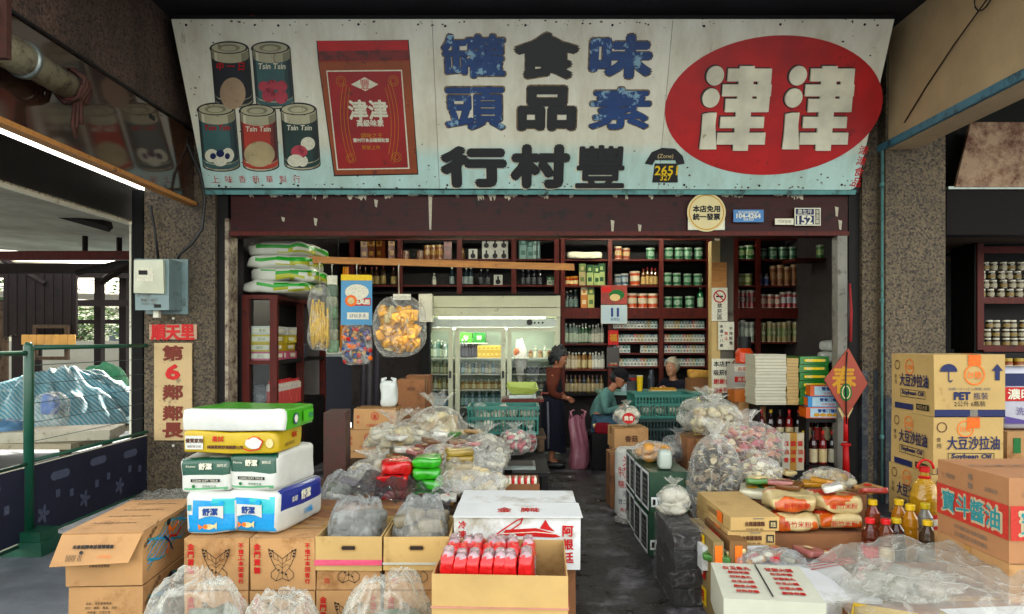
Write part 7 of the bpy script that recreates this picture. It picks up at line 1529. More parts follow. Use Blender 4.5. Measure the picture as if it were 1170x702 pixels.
# brown box, orange box and dark jar by the inner post
b = Box(.28, .3, .34, M_card, .004); b.text('金', K['red'], b.Fr(), h=.06); b.ring(.05, .006, K['red'], b.Fr(), 16); b.build('carton', None, (px(858, 7.4), 7.5, .55), label='brown carton with a small red mark left of the bottles', cat='carton')
b = Box(.25, .25, .12, mat('orange_box', '#b8702a', .5, .12, 6), .003); b.build('orange_box', None, (px(852, 7.4), 7.5, .892), label='flat orange box on the brown carton by the bottles', cat='box')
carton('carton', 'tall carton under the brown one with a red mark', 'carton', .3, .32, .548, (px(858, 7.4), 7.52, 0), M_card3)
m = MB(); m.lathe([(.09, 0), (.1, .02), (.1, .12), (.07, .17), (.07, .2, K['black']), (.075, .2, K['black']), (.075, .3, K['black'])], mat('jar_orange', '#c2502a', .25, coat=.5)); m.build('big_jar', None, (px(852, 7.9), 7.95, 1.28), label='orange jar with a black lid by the inner post', cat='jar')
for k in range(3):
    b = Box(.3, .26, .115, mat('printed_white', '#b9b5ae', .6, .06, 8, 0), .003); b.rect(-.14, .14, -.03, .03, K['red' if k == 1 else 'white'], b.Fr()); b.text('喜慶禮盒', K['white' if k == 1 else 'red'], b.Fr(0) @ Matrix.Translation((0, 0, .001)), h=.045, w=.22); b.build('gift_box', None, (px(851, 7.9), 7.95, .93 + k * .116), label='white box with red print, ' + ('lowest', 'middle', 'topmost')[k] + ' of three by the inner post', cat='box')
m = MB(); m.bx(-.2, .2, -.16, .16, 0, .928, M_woodd); m.build('tall_stand', None, (px(852, 7.9), 7.97, 0), label='tall dark stand under the white gift boxes', cat='stand')
m = MB(); m.blob((0, 0, .3), (.06, .03, .22), mat('lime_bag', '#b8b030', .4, .15), amp=.2, seed=2); m.build('lime_bag', None, (px(797, 7.4), 7.42, .4), label='lime yellow plastic bag hanging beside the turquoise crates', cat='bag')
m = MB(); m.soft(.24, .2, .12, M_tw, e=.5, amp=.01); m.build('white_pack', None, (px(952, 7.6), 7.62, 1.42), rz=.3, label='white soft pack high at the right end, behind the red diamond', cat='pack')
m = MB(); m.soft(.26, .2, .12, M_tw, e=.5, amp=.01); m.build('white_pack', None, (px(950, 7.6), 7.62, 1.3), rz=-.2, label='white soft pack below the higher one behind the red diamond', cat='pack')
m = MB(); m.bx(-.16, .16, -.13, .13, 0, 1.298, M_woodd); m.build('tall_stand', None, (px(954, 7.6), 7.64, 0), label='tall dark stand under the white soft packs at the right', cat='stand')
# ---- red diamond with the spring character
dm = thing('spring_diamond', 'red diamond card with a gold character hanging from a cord and tassel', 'ornament', (px(964, 6.72), 6.68, pz(436, 6.7))); s_ = 6.7 / F
T = frame((0, 0, 0), (1, 0, 0), (0, 0, 1)); m = MB(); M_dr = mat('diamond_red', '#97452f', .55, .12, 5, .15, dirt=.1, dcol='#6a2a20')
m.prism([(0, -40 * s_), (24 * s_, -2 * s_), (2 * s_, 38 * s_), (-25 * s_, 2 * s_)], .02, M_dr, T); m.text('春', K['gold'], T @ Matrix.Translation((-3 * s_, 2 * s_, .0205)), h=.25, w=.22, bold=.005); m.disc(.055, .085, .004, K['green'], T @ Matrix.Translation((-1 * s_, -12 * s_, .0225)), 0, 20); m.ring(.036, .01, K['cream'], T @ Matrix.Translation((-1 * s_, -12 * s_, .0272)), 16, ry=.06); m.build('card', dm)
m = MB(); m.tube([(.02, .0, 38 * s_), (.03, .0, 80 * s_), (.035, .02, 116 * s_)], .007, M_black, 6); m.tube([(0, -.028, 34 * s_), (-.015, -.03, 0), (-.005, -.028, -48 * s_)], .006, M_black, 6); m.tube([(.05, .01, 45 * s_), (.055, .01, 80 * s_), (.045, .01, 112 * s_)], [.014, .016, .008], mat('cord_red', '#8f2a2c', .8, .2, 30, .4), 8); m.build('cord', dm)
m = MB(); m.prism([(-9 * s_, -30 * s_), (9 * s_, -30 * s_), (0, -48 * s_)], .006, K['cream'], T, -.01); m.tube([(0, 0, -40 * s_), (0, 0, -68 * s_)], [.02, .024], K['red'], 8); m.blob((0, 0, -72 * s_), (.05, .03, .02), K['red']); m.tube([(0, 0, -70 * s_), (.005, 0, -108 * s_)], [.025, .035], K['red'], 10); m.build('tassel', dm)

# ================================================================ neighbour's goods on the far right
nc = thing('jar_cabinet', 'reddish glazed cabinet of jars in the neighbouring shop', 'cabinet', (px(1160, 7.6), 7.8, 0)); x0, x1 = px(1117, 7.6), px(1230, 7.6); ox = px(1160, 7.6)
zc0, zc1 = pz(400, 7.6), pz(285, 7.6) + .06
def ncp(m, nm): return m.build(nm, nc, (-ox, -7.8, 0))
m = MB()
for (a, b_) in ((x0, x0 + .07), (x1 - .07, x1)): m.bx(a, b_, 7.6, 7.66, zc0, zc1, M_wood)
for z in (zc0, pz(345, 7.6), zc1 - .08): m.bx(x0 + .07, x1 - .07, 7.602, 7.66, z - .02, z + .05, M_wood)
ncp(m, 'face_frame'); m = MB(); m.bx(x0, x1, 8.0, 8.03, zc0, zc1, M_woodd); m.bx(x0, x1, 7.6, 8.03, zc1, zc1 + .02, M_woodd); m.bx(x0, x1, 7.661, 8.0, zc0 - .03, zc0, M_woodd); m.bx(x0 - .02, x0 - .001, 7.62, 8.03, zc0, zc1, M_woodd); ncp(m, 'case')
for z in (pz(345, 7.6) + .03,): m = MB(); m.bx(x0 + .01, x1 - .01, 7.67, 7.99, z, z + .02, M_wood); ncp(m, 'shelf')
m = MB(); m.bx(x0 - .1, x1 + .1, 7.5, 8.05, 0, zc0 - .25, M_woodd); m.bx(x0, x1, 7.6, 8.05, zc0 - .25, zc0 - .031, M_woodd); ncp(m, 'base')
def m_hj(cont, lab):
    def f():
        m = MB(); c = mat('hj_' + cont, cont, .2, .3, 30, .1, coat=.6); l = mat('hl_' + lab, lab, .5, .1, 12, 0); w_ = K['white']
        m.lathe([(.034, 0, c), (.038, .006, c), (.038, .02, c), (.0385, .022, l), (.0385, .058, l), (.038, .06, c), (.038, .072, c), (.03, .08, c), (.034, .081, w_), (.034, .098, w_)], c, 14); return m.build('jar')
    return f
jm = m_hj('#4a3018', '#a9a38c')
jm2 = m_hj('#2f2418', '#8f7a4c')
for r_ in range(4):
    for k in range(6 - r_ // 3):
        put('jarA' if (k + r_) % 3 else 'jarB', jm if (k + r_) % 3 else jm2, (x0 + .16 + k * .1 + .03 * (r_ % 2) + rnd(-.012, .012), 7.76, pz(345, 7.6) + .051 + r_ * .099), ('amber' if (k + r_) % 3 else 'dun') + ' jar with a white lid piled on the upper shelf of the jar cabinet', 'jar', ('amber' if (k + r_) % 3 else 'dun') + ' jars on the upper shelf of the jar cabinet')
for r_ in range(3 if True else 4):
    for k in range(6): put('jarB' if (k + r_) % 2 else 'jarA', jm, (x0 + .13 + k * .094 + rnd(-.012, .012), 7.76, zc0 + .031 + r_ * .099), ('dun' if (k + r_) % 2 else 'amber') + ' jar piled on the lower shelf of the jar cabinet', 'jar', ('dun' if (k + r_) % 2 else 'amber') + ' jars on the lower shelf of the jar cabinet')
for k in range(6): put('amb', m_jar('#8a4a1c', '#b39a4a', .05, .16), (x0 + .05 + k * .12, 7.55, zc0 - .249), 'amber jar with a gold lid on the ledge under the jar cabinet', 'jar', 'amber jars on the ledge')
for k in range(2):
    b = Box(.2, .2, .16, mat('green_tin_%d' % k, '#2a8a52', .35, .12, 8, 0), .003); b.build('green_tin_box', None, (px(1106 + k * 12, 7.9), 7.95, pz(287, 7.9) + .0), label='green box on the high shelf at the corner of the neighbouring shop, ' + ('left', 'right')[k] + ' one', cat='box')
m = MB(); m.bx(px(1095, 7.9), px(1130, 7.9), 7.8, 8.2, pz(287, 7.9) - .03, pz(287, 7.9) - .001, M_woodd); m.build('high_shelf', None, None, label='high dark shelf with two green boxes in the neighbouring shop', cat='shelf')
t = thing('detergent_bag', 'white and purple detergent bag with a red band at the right edge', 'bag', (px(1172, 5.6), 5.7, .83)); m = MB(); m.soft(.42, .25, .5, mat('detergent_white', '#b5b3bc', .35, .08, 6, .2), n=10, amp=.012, e=.3); wr_ = m
m = Box(.42, .25, .5); m.e = .012; m.rect(-.19, .19, .1, .2, K['navy'], m.Fr()); m.rect(-.19, .19, -.02, .09, K['red'], m.Fr()); m.text('濃旺油', K['white'], m.Fr(-.02) @ Matrix.Translation((0, .035, .001)), w=.3, h=.08, bold=.002); m.text('洗衣粉', K['purple'], m.Fr(0) @ Matrix.Translation((0, -.1, .001)), w=.2); m.prism([(-.19, -.2), (.19, -.2), (.19, -.14), (0, -.18), (-.19, -.14)], 0, K['purple'], m.Fr()); wr_.merge(m).build('bag', t)
for k, (h, c_) in enumerate(((.4, M_card3), (.2, M_card2), (.225, M_card))):
    carton('carton', ('lowest', 'middle', 'topmost')[k] + ' carton of the stack under the detergent bag', 'carton', .5, .36, h - .002, (px(1178, 5.6), 5.72, sum((.4, .2, .225)[:k])), c_, .02 * k, lambda b: b.rect(-.2, -.14, -.06, .06, K['green'], b.Fr()))
# ================================================================ fence and market shed on the left
M_fg = mat('fence_green', '#17503f', .35, .12, 6, .1, dirt=.15, dcol='#4a4a3a'); M_nv = mat('banner_navy', '#151b33', .6, .2, 3, .2, 12)
XF = -3.52
fn = thing('barrier_fence', 'green tube barrier fence with a navy banner printed with clouds and flowers', 'fence', (XF, 5.1, 0)); 
def fpt(m, n): return m.build(n, fn)
for y in (0, 3.4): m = MB(); m.tube([(0, y, .1), (0, y, 1.5), (0, y, 1.53)], [.034, .034, .02], M_fg, 12); fpt(m, 'post'); m = MB(); m.bx(-.17, .17, y - .12, y + .12, 0, .1, M_fg, .004); m.bx(-.15, .15, y - .1, y + .1, .1, .17, M_fg, .004); fpt(m, 'foot_block')
m = MB(); m.tube([(0, .035, 1.49), (0, 3.37, 1.49)], .019, M_fg, 10); m.tube([(0, -.035, 1.45), (0, -2.2, 1.45)], .019, M_fg, 10); m.tube([(-.0, .03, .66), (0, 3.37, .66)], .014, M_fg, 8); m.tube([(0, -.03, .645), (0, -2.2, .645)], .014, M_fg, 8); m.tube([(-.0, .03, .09), (0, 3.37, .09)], .012, M_fg, 8); m.tube([(0, -.03, .07), (0, -2.2, .07)], .012, M_fg, 8); fpt(m, 'rail')
m = MB(); wr = mat('fence_wire', '#4a5a54', .5)
for k in range(5): m.tube([(0, .04, .8 + k * .14), (0, 3.36, .8 + k * .14)], .003, wr, 4)
fpt(m, 'wire_mesh')
m = MB()
for y0, y1 in ((.05, 3.35), (-2.2, -.05)):
    m.bx(-.012, .004, y0, y1, .09, .63, M_nv, .004); T = frame((.0045, (y0 + y1) / 2, .36), (0, 1, 0), (0, 0, 1)); L = y1 - y0
    m.rect(-L / 2, L / 2, .263, .272, K['white'], T, .001); m.rect(-L / 2, L / 2, -.272, -.262, K['white'], T, .001); gy = ink('banner_grey', '#565b6c'); rg = random.Random(9)
    for k in range(int(L / .5)):
        x = -L / 2 + .3 + k * .5
        for q in range(3): m.disc(.07 - .015 * abs(q - 1), .035, 0, gy, T @ Matrix.Translation((x + (q - 1) * .06, .14 + .02 * (k % 2), .001 + q * .0004)), 0, 14)
    for k in range(int(L / .17)):
        x = -L / 2 + .1 + k * .17
        if k % 3:
            m.rect(x - .025, x + .025, -.06 + .03 * (k % 2), .0 + .03 * (k % 2), gy, T, .001)
        else:
            for a in range(5): m.disc(.035, .018, 0, gy, T @ Matrix.Translation((x, -.12, .001 + .0003 * a)) @ Matrix.Rotation(a * 1.257, 4, 'Z') @ Matrix.Translation((.04, 0, 0)), 0, 10)
fpt(m, 'banner')
for k, (y, s_) in enumerate(((5.9, .16), (6.5, .2), (5.55, .12))): m = MB(); m.blob((0, 0, s_ * .3), (s_ * 1.4, s_, s_ * .5), FILMW, 20, 12, .35, 3, k); m.build('plastic_scrap', None, (XF + .32, y, .0), label=('small', 'long', 'tiny')[k] + ' crumple of clear plastic at the foot of the fence', cat='plastic')
# ---- shed
M_roof = None
def roofmat():
    m, nt, N, L, b = newmat('corrugated_roof'); v = N.new('ShaderNodeTexCoord').outputs['Object']; w = N.new('ShaderNodeTexWave'); w.inputs['Scale'].default_value = 4; w.bands_direction = 'Y'; L.new(v, w.inputs['Vector']); n = noise_node(nt, v, 1.2, 8, .7)
    r = ramp(nt, n.outputs['Fac'], [(.35, lin('#b0a690')), (.65, lin('#ddd5c2'))]); L.new(r.outputs[0], b.inputs['Base Color']); b.inputs['Roughness'].default_value = .6; bumpn(nt, b, w.outputs['Fac'], 1, .06); return m
M_roof = roofmat()
sd = thing('market_shed', 'old timber market shed with a sheet roof beyond the fence', 'shed', (-7, 11, 0))
def sp(m, n, **k): return m.build(n, sd, (7, -11, 0), **k)
def slab(m, x0, z0, x1, z1, y0, y1, mt, th=.03): m.add([(x0, y0, z0), (x1, y0, z1), (x1, y1, z1), (x0, y1, z0), (x0, y0, z0 + th), (x1, y0, z1 + th), (x1, y1, z1 + th), (x0, y1, z0 + th)], [(0, 1, 2, 3), (7, 6, 5, 4), (0, 4, 5, 1), (1, 5, 6, 2), (2, 6, 7, 3), (3, 7, 4, 0)], mt)
m = MB(); slab(m, -3.75, 2.7, -14, 3.2, 4.2, 10.5, M_roof); slab(m, -3.9, 2.82, -16, 3.3, 13.6, 16.2, M_roof); slab(m, -4.8, 2.5, -18, 2.9, 17.4, 21, M_roof); sp(m, 'roof')
m = MB(); m.bx(-3.86, -3.72, 4.0, 9.4, 2.72, 3.05, M_dark, .004); m.bx(-3.72, -3.70, 4.0, 9.4, 2.655, 2.69, M_white); sp(m, 'eave_board')
M_tim = wood('shed', '#2b2220', .8, (8, 8, 1), .3)
m = MB(); m.bx(-12, -4.0, 8.0, 8.09, 2.46, 2.56, M_wood, .003); m.bx(-12, -4.2, 10.6, 10.72, 2.55, 2.7, M_tim); m.bx(-12, -4.4, 13.6, 13.72, 2.2, 2.32, M_tim); m.bx(-12, -4.6, 13.6, 13.72, 2.75, 2.87, M_tim); m.bx(-13, -4.8, 17.8, 17.9, 1.95, 2.05, M_tim); sp(m, 'beam')
m = MB()
for (a, b_) in (((-4.6, 8.2, 2.56), (-4.6, 8.2, 2.95)), ((-5.0, 8.2, 2.56), (-5.0, 8.2, 3.06)), ((-4.1, 9.0, 2.78), (-5.6, 9.0, 2.4)), ((-5.5, 8.6, 3.2), (-7.6, 8.6, 2.8)), ((-4.0, 9.2, 2.9), (-9, 9.2, 3.1)), ((-9.2, 12, 3.2), (-8.0, 12, 2.5)), ((-7.0, 12, 2.6), (-6.2, 12, 3.2)), ((-4.7, 8.0, 2.2), (-4.2, 8.0, 2.5)), ((-10, 9.3, 4.35), (-3.9, 9.3, 2.62)), ((-10, 6.8, 4.35), (-3.9, 6.8, 2.64))): m.tube([a, b_], .05 if a[0] < -9 else .035, M_tim, 4, False)
sp(m, 'brace')
for (x, y) in ((-8.25, 14), (-7.75, 14), (-9.5, 12), (-6.6, 14), (-10.6, 14), (-12.1, 17.85), (-9.4, 17.85), (-4.4, 9.3)): m = MB(); m.bx(x - .07, x + .07, y - .07, y + .07, 0, 2.78 if y < 15 else 2.5, M_tim, .004); sp(m, 'post')
m = MB()
for k in range(16): m.bx(-8.72 + k * .078, -8.645 + k * .078, 12.0 + .01 * (k % 2), 12.05 + .01 * (k % 2), 1.62 + rnd(-.03, .03), 2.72 + rnd(-.05, .0), M_tim)
m.bx(-10.6, -8.73, 12.1, 12.15, .6, 2.2, M_plank); m.bx(-8.6, -8.1, 12.03, 12.08, .5, 1.62, M_tim) ; sp(m, 'plank_wall')
m = MB(); 
for (a, b_, c_, d_) in ((-8.15, -7.55, 1.74, 1.8), (-8.15, -7.55, 1.2, 1.26), (-8.15, -8.09, 1.26, 1.74), (-7.61, -7.55, 1.26, 1.74)): m.bx(a, b_, 11.9, 11.96, c_, d_, M_plank)
sp(m, 'window_frame')
m = MB(); wv = emit('paper_lantern', '#e0a45c', 1.2) if False else mat('curtain_orange', '#c99a5c', .6, .15)
for k in range(7): m.soft(.128, .02, .17, wv, n=4, e=.2, M=Matrix.Translation((-8.2 + k * .13, 11.8, 1.46)))
m.build('short_curtain', None, None, label='row of short orange cloths hanging under the dark plank wall', cat='curtain')
# tarpaulins
def tarpm(name, a, b_, sc_):
    m, nt, N, L, b = newmat(name); v = N.new('ShaderNodeTexCoord').outputs['Object']; w = N.new('ShaderNodeTexWave'); w.inputs['Scale'].default_value = sc_; w.inputs['Distortion'].default_value = 3.5; w.inputs['Detail'].default_value = 3; w.bands_direction = 'DIAGONAL'; L.new(v, w.inputs['Vector'])
    r = ramp(nt, w.outputs['Fac'], [(.4, lin(a)), (.55, lin(b_))]); L.new(r.outputs[0], b.inputs['Base Color']); b.inputs['Roughness'].default_value = .45; n = noise_node(nt, v, 5, 6); bumpn(nt, b, n.outputs['Fac'], .5, .05); return m
def mound(name, label, loc, r, mt, seed, cat='tarpaulin', amp=.12, fr=2):
    m = MB(); m.blob((0, 0, 0), r, mt, 44, 26, amp, fr, seed)
    for v in m.v: v.z = max(v.z, -.0) 
    return m.build(name, None, loc, label=label, cat=cat)
T1 = tarpm('tarp_stripe', '#a3b6bc', '#6497a6', 9)
drape('striped_tarpaulin', 'white and teal striped tarpaulin heaped over a market stall', 'tarpaulin', (px(58, 9), 9.2, .44), 1.2, .85, .62, T1, 3, wr=.19, flat=.25, peak=(.1, 0))
mound('blue_tarpaulin', 'pale blue tarpaulin over goods right of the striped one', (px(133, 9.6), 9.9, .46), (.45, .5, .42), tarpm('tarp_blue', '#6f9ac0', '#88aac4', 3), 5)
mound('green_net_heap', 'green netted heap at the far side of the shed', (px(112, 13), 13.2, .6), (.42, .4, .5), mat('net_green', '#2f6a4a', .8, .3, 14, .5), 7)
for k in range(2): m = MB(); m.bx(-2, 1.0, -.45 + k * .0, .45, .40, .46, mat('pale_plank', '#a39a86', .7, .2, 4, .2, stretch=(1, 8, 8), dirt=.25)); [m.bx(x - .04, x + .04, y - .04, y + .04, 0, .399, M_plank) for x in (-1.9, .9) for y in (-.38, .38)]; m.build('stall_table', None, (-5.6, 7.75 + k * 1.5, 0), label=('near', 'far')[k] + ' low plank stall table in the market shed', cat='table')
m = MB(); m.bx(-1.0, .6, -.3, .3, 0, .1, mat('pale_slab', '#b5b0a0', .7, .15, 3, .2, dirt=.2), .01); m.build('pale_board', None, (-5.0, 7.7, .461), rz=.25, label='pale board lying slantwise on the near stall table', cat='board')
mound('blue_bundle', 'bright blue plastic bundle in front of the striped tarpaulin', (px(58, 8.3), 8.35, .96), (.16, .12, .14), mat('bundle_blue', '#3b6fb0', .35, .3, 9, .4), 9, 'bundle', .3) if False else None
m = MB(); m.soft(.34, .2, .46, FILMW, n=8, amp=.03, e=.5); m.soft(.16, .12, .24, mat('bundle_blue', '#3b6fb0', .35, .3, 9, .4), n=6, amp=.03, e=.5, M=Matrix.Translation((0, -.02, .2))); m.build('blue_bundle', None, (px(58, 8.3), 8.32, .461), label='blue bundle in clear plastic before the striped tarpaulin', cat='bundle')
for k, (x, c_) in enumerate(((px(92, 8.9), '#5d7f9c'), (px(20, 8.0), '#a9a290'))): m = MB(); m.blob((0, 0, .1), (.2, .16, .12), mat('heap%d' % k, c_, .6, .3, 9, .3), amp=.3, seed=k); m.build('cloth_heap', None, (x, 7.6, .461), label=('bluish', 'pale')[k] + ' cloth heap on the near stall table', cat='cloth')
# far side: low wall, pale house, trees
m = MB(); m.bx(-30, -2, 24, 24.2, 0, 1.5, mat('far_wall', '#8f8c80', .8, .15, 1, .2)); m.build('low_wall', None, None, label='low grey wall far behind the market shed', cat='wall')
hb = thing('distant_house', 'pale distant house seen through the far shed posts', 'building', (-21, 40, 0)); m = MB(); m.bx(-8, 6, 0, 6, 0, 3.4, mat('far_house', '#a9a694', .8, .08, 1, .1)); m.build('wall', hb); m = MB(); slab(m, -8.5, 3.3, 6.5, 3.3, -.5, 6.5, M_roof, .3); m.build('roof', hb)
for k in range(3): m = MB(); m.bx(-6 + k * 4, -4.4 + k * 4, -.03, 0, 1, 2.3, mat('far_pane', '#39454a', .2)); m.build('window', hb)
LF = [mat('leaf%d' % k, c_, .6, .3, 3, 0) for k, c_ in enumerate(('#2f4a22', '#46632c', '#5d7a38'))]
def tree(loc, h, r, seed, label):
    t = thing('tree', label, 'tree', loc); rg = random.Random(seed); m = MB(); m.tube([(0, 0, 0), (.05, 0, h * .35), (.0, .1, h * .6)], [.16, .11, .05], M_plank, 8)
    for k in range(6): a = k * 1.05; m.tube([(.03, 0, h * (.3 + .04 * k)), (math.cos(a) * r * .7, math.sin(a) * r * .7, h * (.55 + .04 * k))], [.06, .02], M_plank, 6)
    m.build('trunk', t); m = MB()
    cl = [Vector((rg.gauss(0, r * .45), rg.gauss(0, r * .45), h * .65 + rg.gauss(0, h * .15))) for _ in range(26)]
    for k in range(3600):
        c = rg.choice(cl) + Vector((rg.gauss(0, r * .17), rg.gauss(0, r * .17), rg.gauss(0, r * .15))); s_ = rg.uniform(.05, .12); T = Matrix.Translation(c) @ Matrix.Rotation(rg.uniform(0, 6), 4, 'Z') @ Matrix.Rotation(rg.uniform(-1.2, 1.2), 4, 'X')
        m.add([(-s_, 0, 0), (0, -s_ * .5, 0), (s_, 0, .02), (0, s_ * .5, 0)], [(0, 1, 2, 3)], LF[k % 3], False, T)
    m.build('crown', t)
for k, (x, y, h) in enumerate(((-17, 27, 4.2), (-13.5, 28.5, 3.4), (-20.5, 29, 5.0), (-25, 30, 4.4))): tree((x, y, 0), h, h * .4, k, ('round leafy tree', 'small pale tree', 'tall leafy tree', 'leafy tree')[k] + ' beyond the far wall, ' + ('between two others', 'nearest the shop', 'tallest of the row', 'at the far end')[k])
m = MB(); m.bx(-.7, .7, 0, .05, .1, 1.25, M_nv, .005); m.bx(-.72, .72, -.01, .06, 1.25, 1.3, M_steel); [m.bx(x - .03, x + .03, 0, .06, 0, 1.25, M_steel) for x in (-.74, .74)]; m.build('yard_fence', None, (-3.0, 12.2, 0), label='low dark fence in the yard outside the back door', cat='fence')

# ================================================================ people
SKN = mat('skin_tan', '#9a6c54', .55, .12, 14, .1); SKN2 = mat('skin_pale', '#b0866e', .55, .1, 14, .1)
def skin(joints, edges, root, sub=1):
    names = list(joints); me = bpy.data.meshes.new('s'); me.from_pydata([joints[n][0] for n in names], [(names.index(a), names.index(b)) for a, b in edges], [])
    o = bpy.data.objects.new('s', me); o.modifiers.new('k', 'SKIN')
    if not me.skin_vertices: 
        import bmesh
        b = bmesh.new(); b.from_mesh(me); b.verts.layers.skin.verify(); b.to_mesh(me); b.free()
    for n, sv in zip(names, me.skin_vertices[0].data): sv.radius = (joints[n][1],) * 2; sv.use_root = n == root
    o.modifiers['k'].use_smooth_shade = True
    s_ = o.modifiers.new('u', 'SUBSURF'); s_.levels = sub; s_.render_levels = sub
    return evaluated(o)
def hand(m, wrist, dirv, up, mt, s=1.0):
    """palm with four curled fingers and a thumb leaving its side"""
    d = Vector(dirv).normalized(); u = Vector(up).normalized(); side = d.cross(u).normalized(); w = Vector(wrist)
    V, P = skin({'a': (w, .022 * s), 'b': (w + d * .045 * s, .028 * s), 'c': (w + d * .08 * s, .026 * s)}, [('a', 'b'), ('b', 'c')], 'a'); m.add(V, P, mt, True)
    for k in range(4):
        b0 = w + d * .07 * s + side * (.027 - .018 * k) * s; l = (.028, .033, .031, .024)[k] * s
        p1 = b0 + d * l - u * .004 * s; p2 = p1 + (d * .8 - u * .6).normalized() * l * .8; p3 = p2 + (d * .4 - u * .9).normalized() * l * .6
        m.tube([b0, p1, p2, p3], [.0095 * s, .009 * s, .008 * s, .006 * s], mt, 7)
    b0 = w + d * .03 * s + side * .026 * s; m.tube([b0, b0 + (d + side * .8).normalized() * .032 * s, b0 + (d * 1.3 + side * .6 - u * .3).normalized() * .06 * s], [.011 * s, .01 * s, .007 * s], mt, 7)
def face(m, c, rz, tilt, mt, s=1.0, eyes=True, glasses=None):
    """features on a head whose face looks along +X of the turned frame"""
    M = Matrix.Translation(c) @ Matrix.Rotation(rz, 4, 'Z') @ Matrix.Rotation(tilt, 4, 'Y') @ Matrix.Scale(s, 4)
    m.blob((0, 0, 0), (.092, .074, .112), mt, 20, 14, .0, M=M); m.blob((.03, 0, -.06), (.055, .052, .05), mt, 14, 10, .0, M=M)
    m.add([(.084, 0, .022), (.112, 0, -.018), (.088, .017, -.026), (.088, -.017, -.026), (.082, 0, -.03)], [(0, 3, 1), (0, 1, 2), (1, 3, 4), (1, 4, 2)], mt, True, M)
    for sy in (-1, 1):
        m.blob((.0, sy * .074, -.005), (.02, .009, .028), mt, 10, 8, M=M)
        if eyes: m.blob((.076, sy * .031, .012), (.012, .013, .007), K['white'], 8, 6, 0, M=M); m.blob((.085, sy * .031, .012), (.005, .006, .006), K['black'], 8, 6, 0, M=M)
        m.blob((.078, sy * .032, .03), (.01, .018, .004), mat('brow', '#3a2c26'), 8, 5, 0, M=M)
    m.blob((.08, 0, -.052), (.01, .022, .005), mat('lips', '#8a4a44', .5), 10, 6, 0, M=M)
    return M
def hair(par, M, col, r=(.1, .088, .115), c=(-.022, 0, .025), amp=.15, name='hair', cut=.02, fr=6):
    m = MB(); m.blob(c, r, mat('hair_' + col, col, .6, .35, 40, .6, 60), 26, 16, amp, fr, 3)
    # face opening
    for v in m.v:
        if v.x > cut and v.z < .07: v.x = cut - (v.x - cut) * .2
        elif v.x > cut: v.x = min(v.x, .075)
    m.v = [M @ v for v in m.v]; return m.build(name, par)
def person(label, loc, rz, J, E, root, mats, hands, head, headrot, sk, par=None):
    t = thing('person', label, 'person', loc, rz); m = MB(); V, P = skin(J, E, root, 2); m.add(V, P, sk, True)
    for (w, d, u) in hands: hand(m, w, d, u, sk)
    M = face(m, head, headrot[0], headrot[1], sk, headrot[2] if len(headrot) > 2 else 1); m.build('body', t); return t, M
def garment(t, name, J, E, root, mt, sub=2, extra=None):
    V, P = skin(J, E, root, sub); m = MB(); m.add(V, P, mt, True)
    if extra: extra(m)
    return m.build(name, t)
# --- standing woman in a dark vest and long skirt, looking down, hands joined at her waist
D1 = cloth('vest_black', '#1b1a20'); D2 = cloth('sleeve_rust', '#5c3226'); D3 = cloth('skirt_navy', '#191b28')
J = {'pel': ((0, 0, .76), .11), 'wai': ((.0, 0, .89), .105), 'che': ((.02, 0, 1.05), .115), 'nb': ((.035, 0, 1.16), .055), 'ne': ((.055, 0, 1.21), .045), 'he': ((.075, 0, 1.29), .06)}
E = [('pel', 'wai'), ('wai', 'che'), ('che', 'nb'), ('nb', 'ne'), ('ne', 'he')]
for q, sy in (('r', -1), ('l', 1)):
    J.update({'sh' + q: ((.02, sy * .14, 1.1), .034), 'el' + q: ((.01, sy * .185, .9), .034), 'wr' + q: ((.17, sy * .055, .84), .024), 'hi' + q: ((0, sy * .075, .7), .08), 'kn' + q: ((.015, sy * .07, .4), .055), 'an' + q: ((-.01, sy * .07, .08), .034), 'to' + q: ((.11, sy * .075, .035), .03)})
    E += [('che', 'sh' + q), ('sh' + q, 'el' + q), ('el' + q, 'wr' + q), ('pel', 'hi' + q), ('hi' + q, 'kn' + q), ('kn' + q, 'an' + q), ('an' + q, 'to' + q)]
t, M = person('standing person with dark wavy hair in a black vest and long dark skirt, hands joined', (px(631, 8.5), 8.5, .004), -.15, J, E, 'pel', None, [((.17, -.055, .84), (.6, .8, -.1), (0, 0, 1)), ((.17, .055, .84), (.6, -.8, -.2), (0, 0, 1))], (.085, 0, 1.31), (0, .45), SKN)
hair(t, M, '#1f2226', (.112, .1, .118), (-.022, 0, .028), .5, fr=5)
gj = lambda keys, k, add=0: {n: (J[n][0], J[n][1] * k + add) for n in keys}
garment(t, 'vest', gj(['pel', 'wai', 'che', 'nb', 'shr', 'shl'], 1.22, .016) | {'n2': ((.048, 0, 1.195), .062)}, [('nb', 'n2'), ('pel', 'wai'), ('wai', 'che'), ('che', 'nb'), ('che', 'shr'), ('che', 'shl')], 'pel', D1)
for q in 'rl': garment(t, 'sleeve', {'a0': ((.02, (-1 if q == 'r' else 1) * .085, 1.115), .06), 'a': (tuple(Vector(J['sh' + q][0]) + Vector((0, 0, .004))), .088), 'b': (J['el' + q][0], .052), 'c': (tuple(Vector(J['el' + q][0]).lerp(Vector(J['wr' + q][0]), .75)), .036)}, [('a0', 'a'), ('a', 'b'), ('b', 'c')], 'a', D2)
m = MB(); vs = []; n = 36
for j, (z, r) in enumerate(((.9, .125), (.8, .15), (.6, .165), (.4, .175), (.2, .19))):
    for i in range(n): a = 2 * math.pi * i / n; k = 1 + .05 * math.sin(a * 9 + j) * (j / 4); vs.append((r * math.cos(a) * .9 * k, r * math.sin(a) * k, z + (.02 * math.sin(a * 3) if j == 4 else 0)))
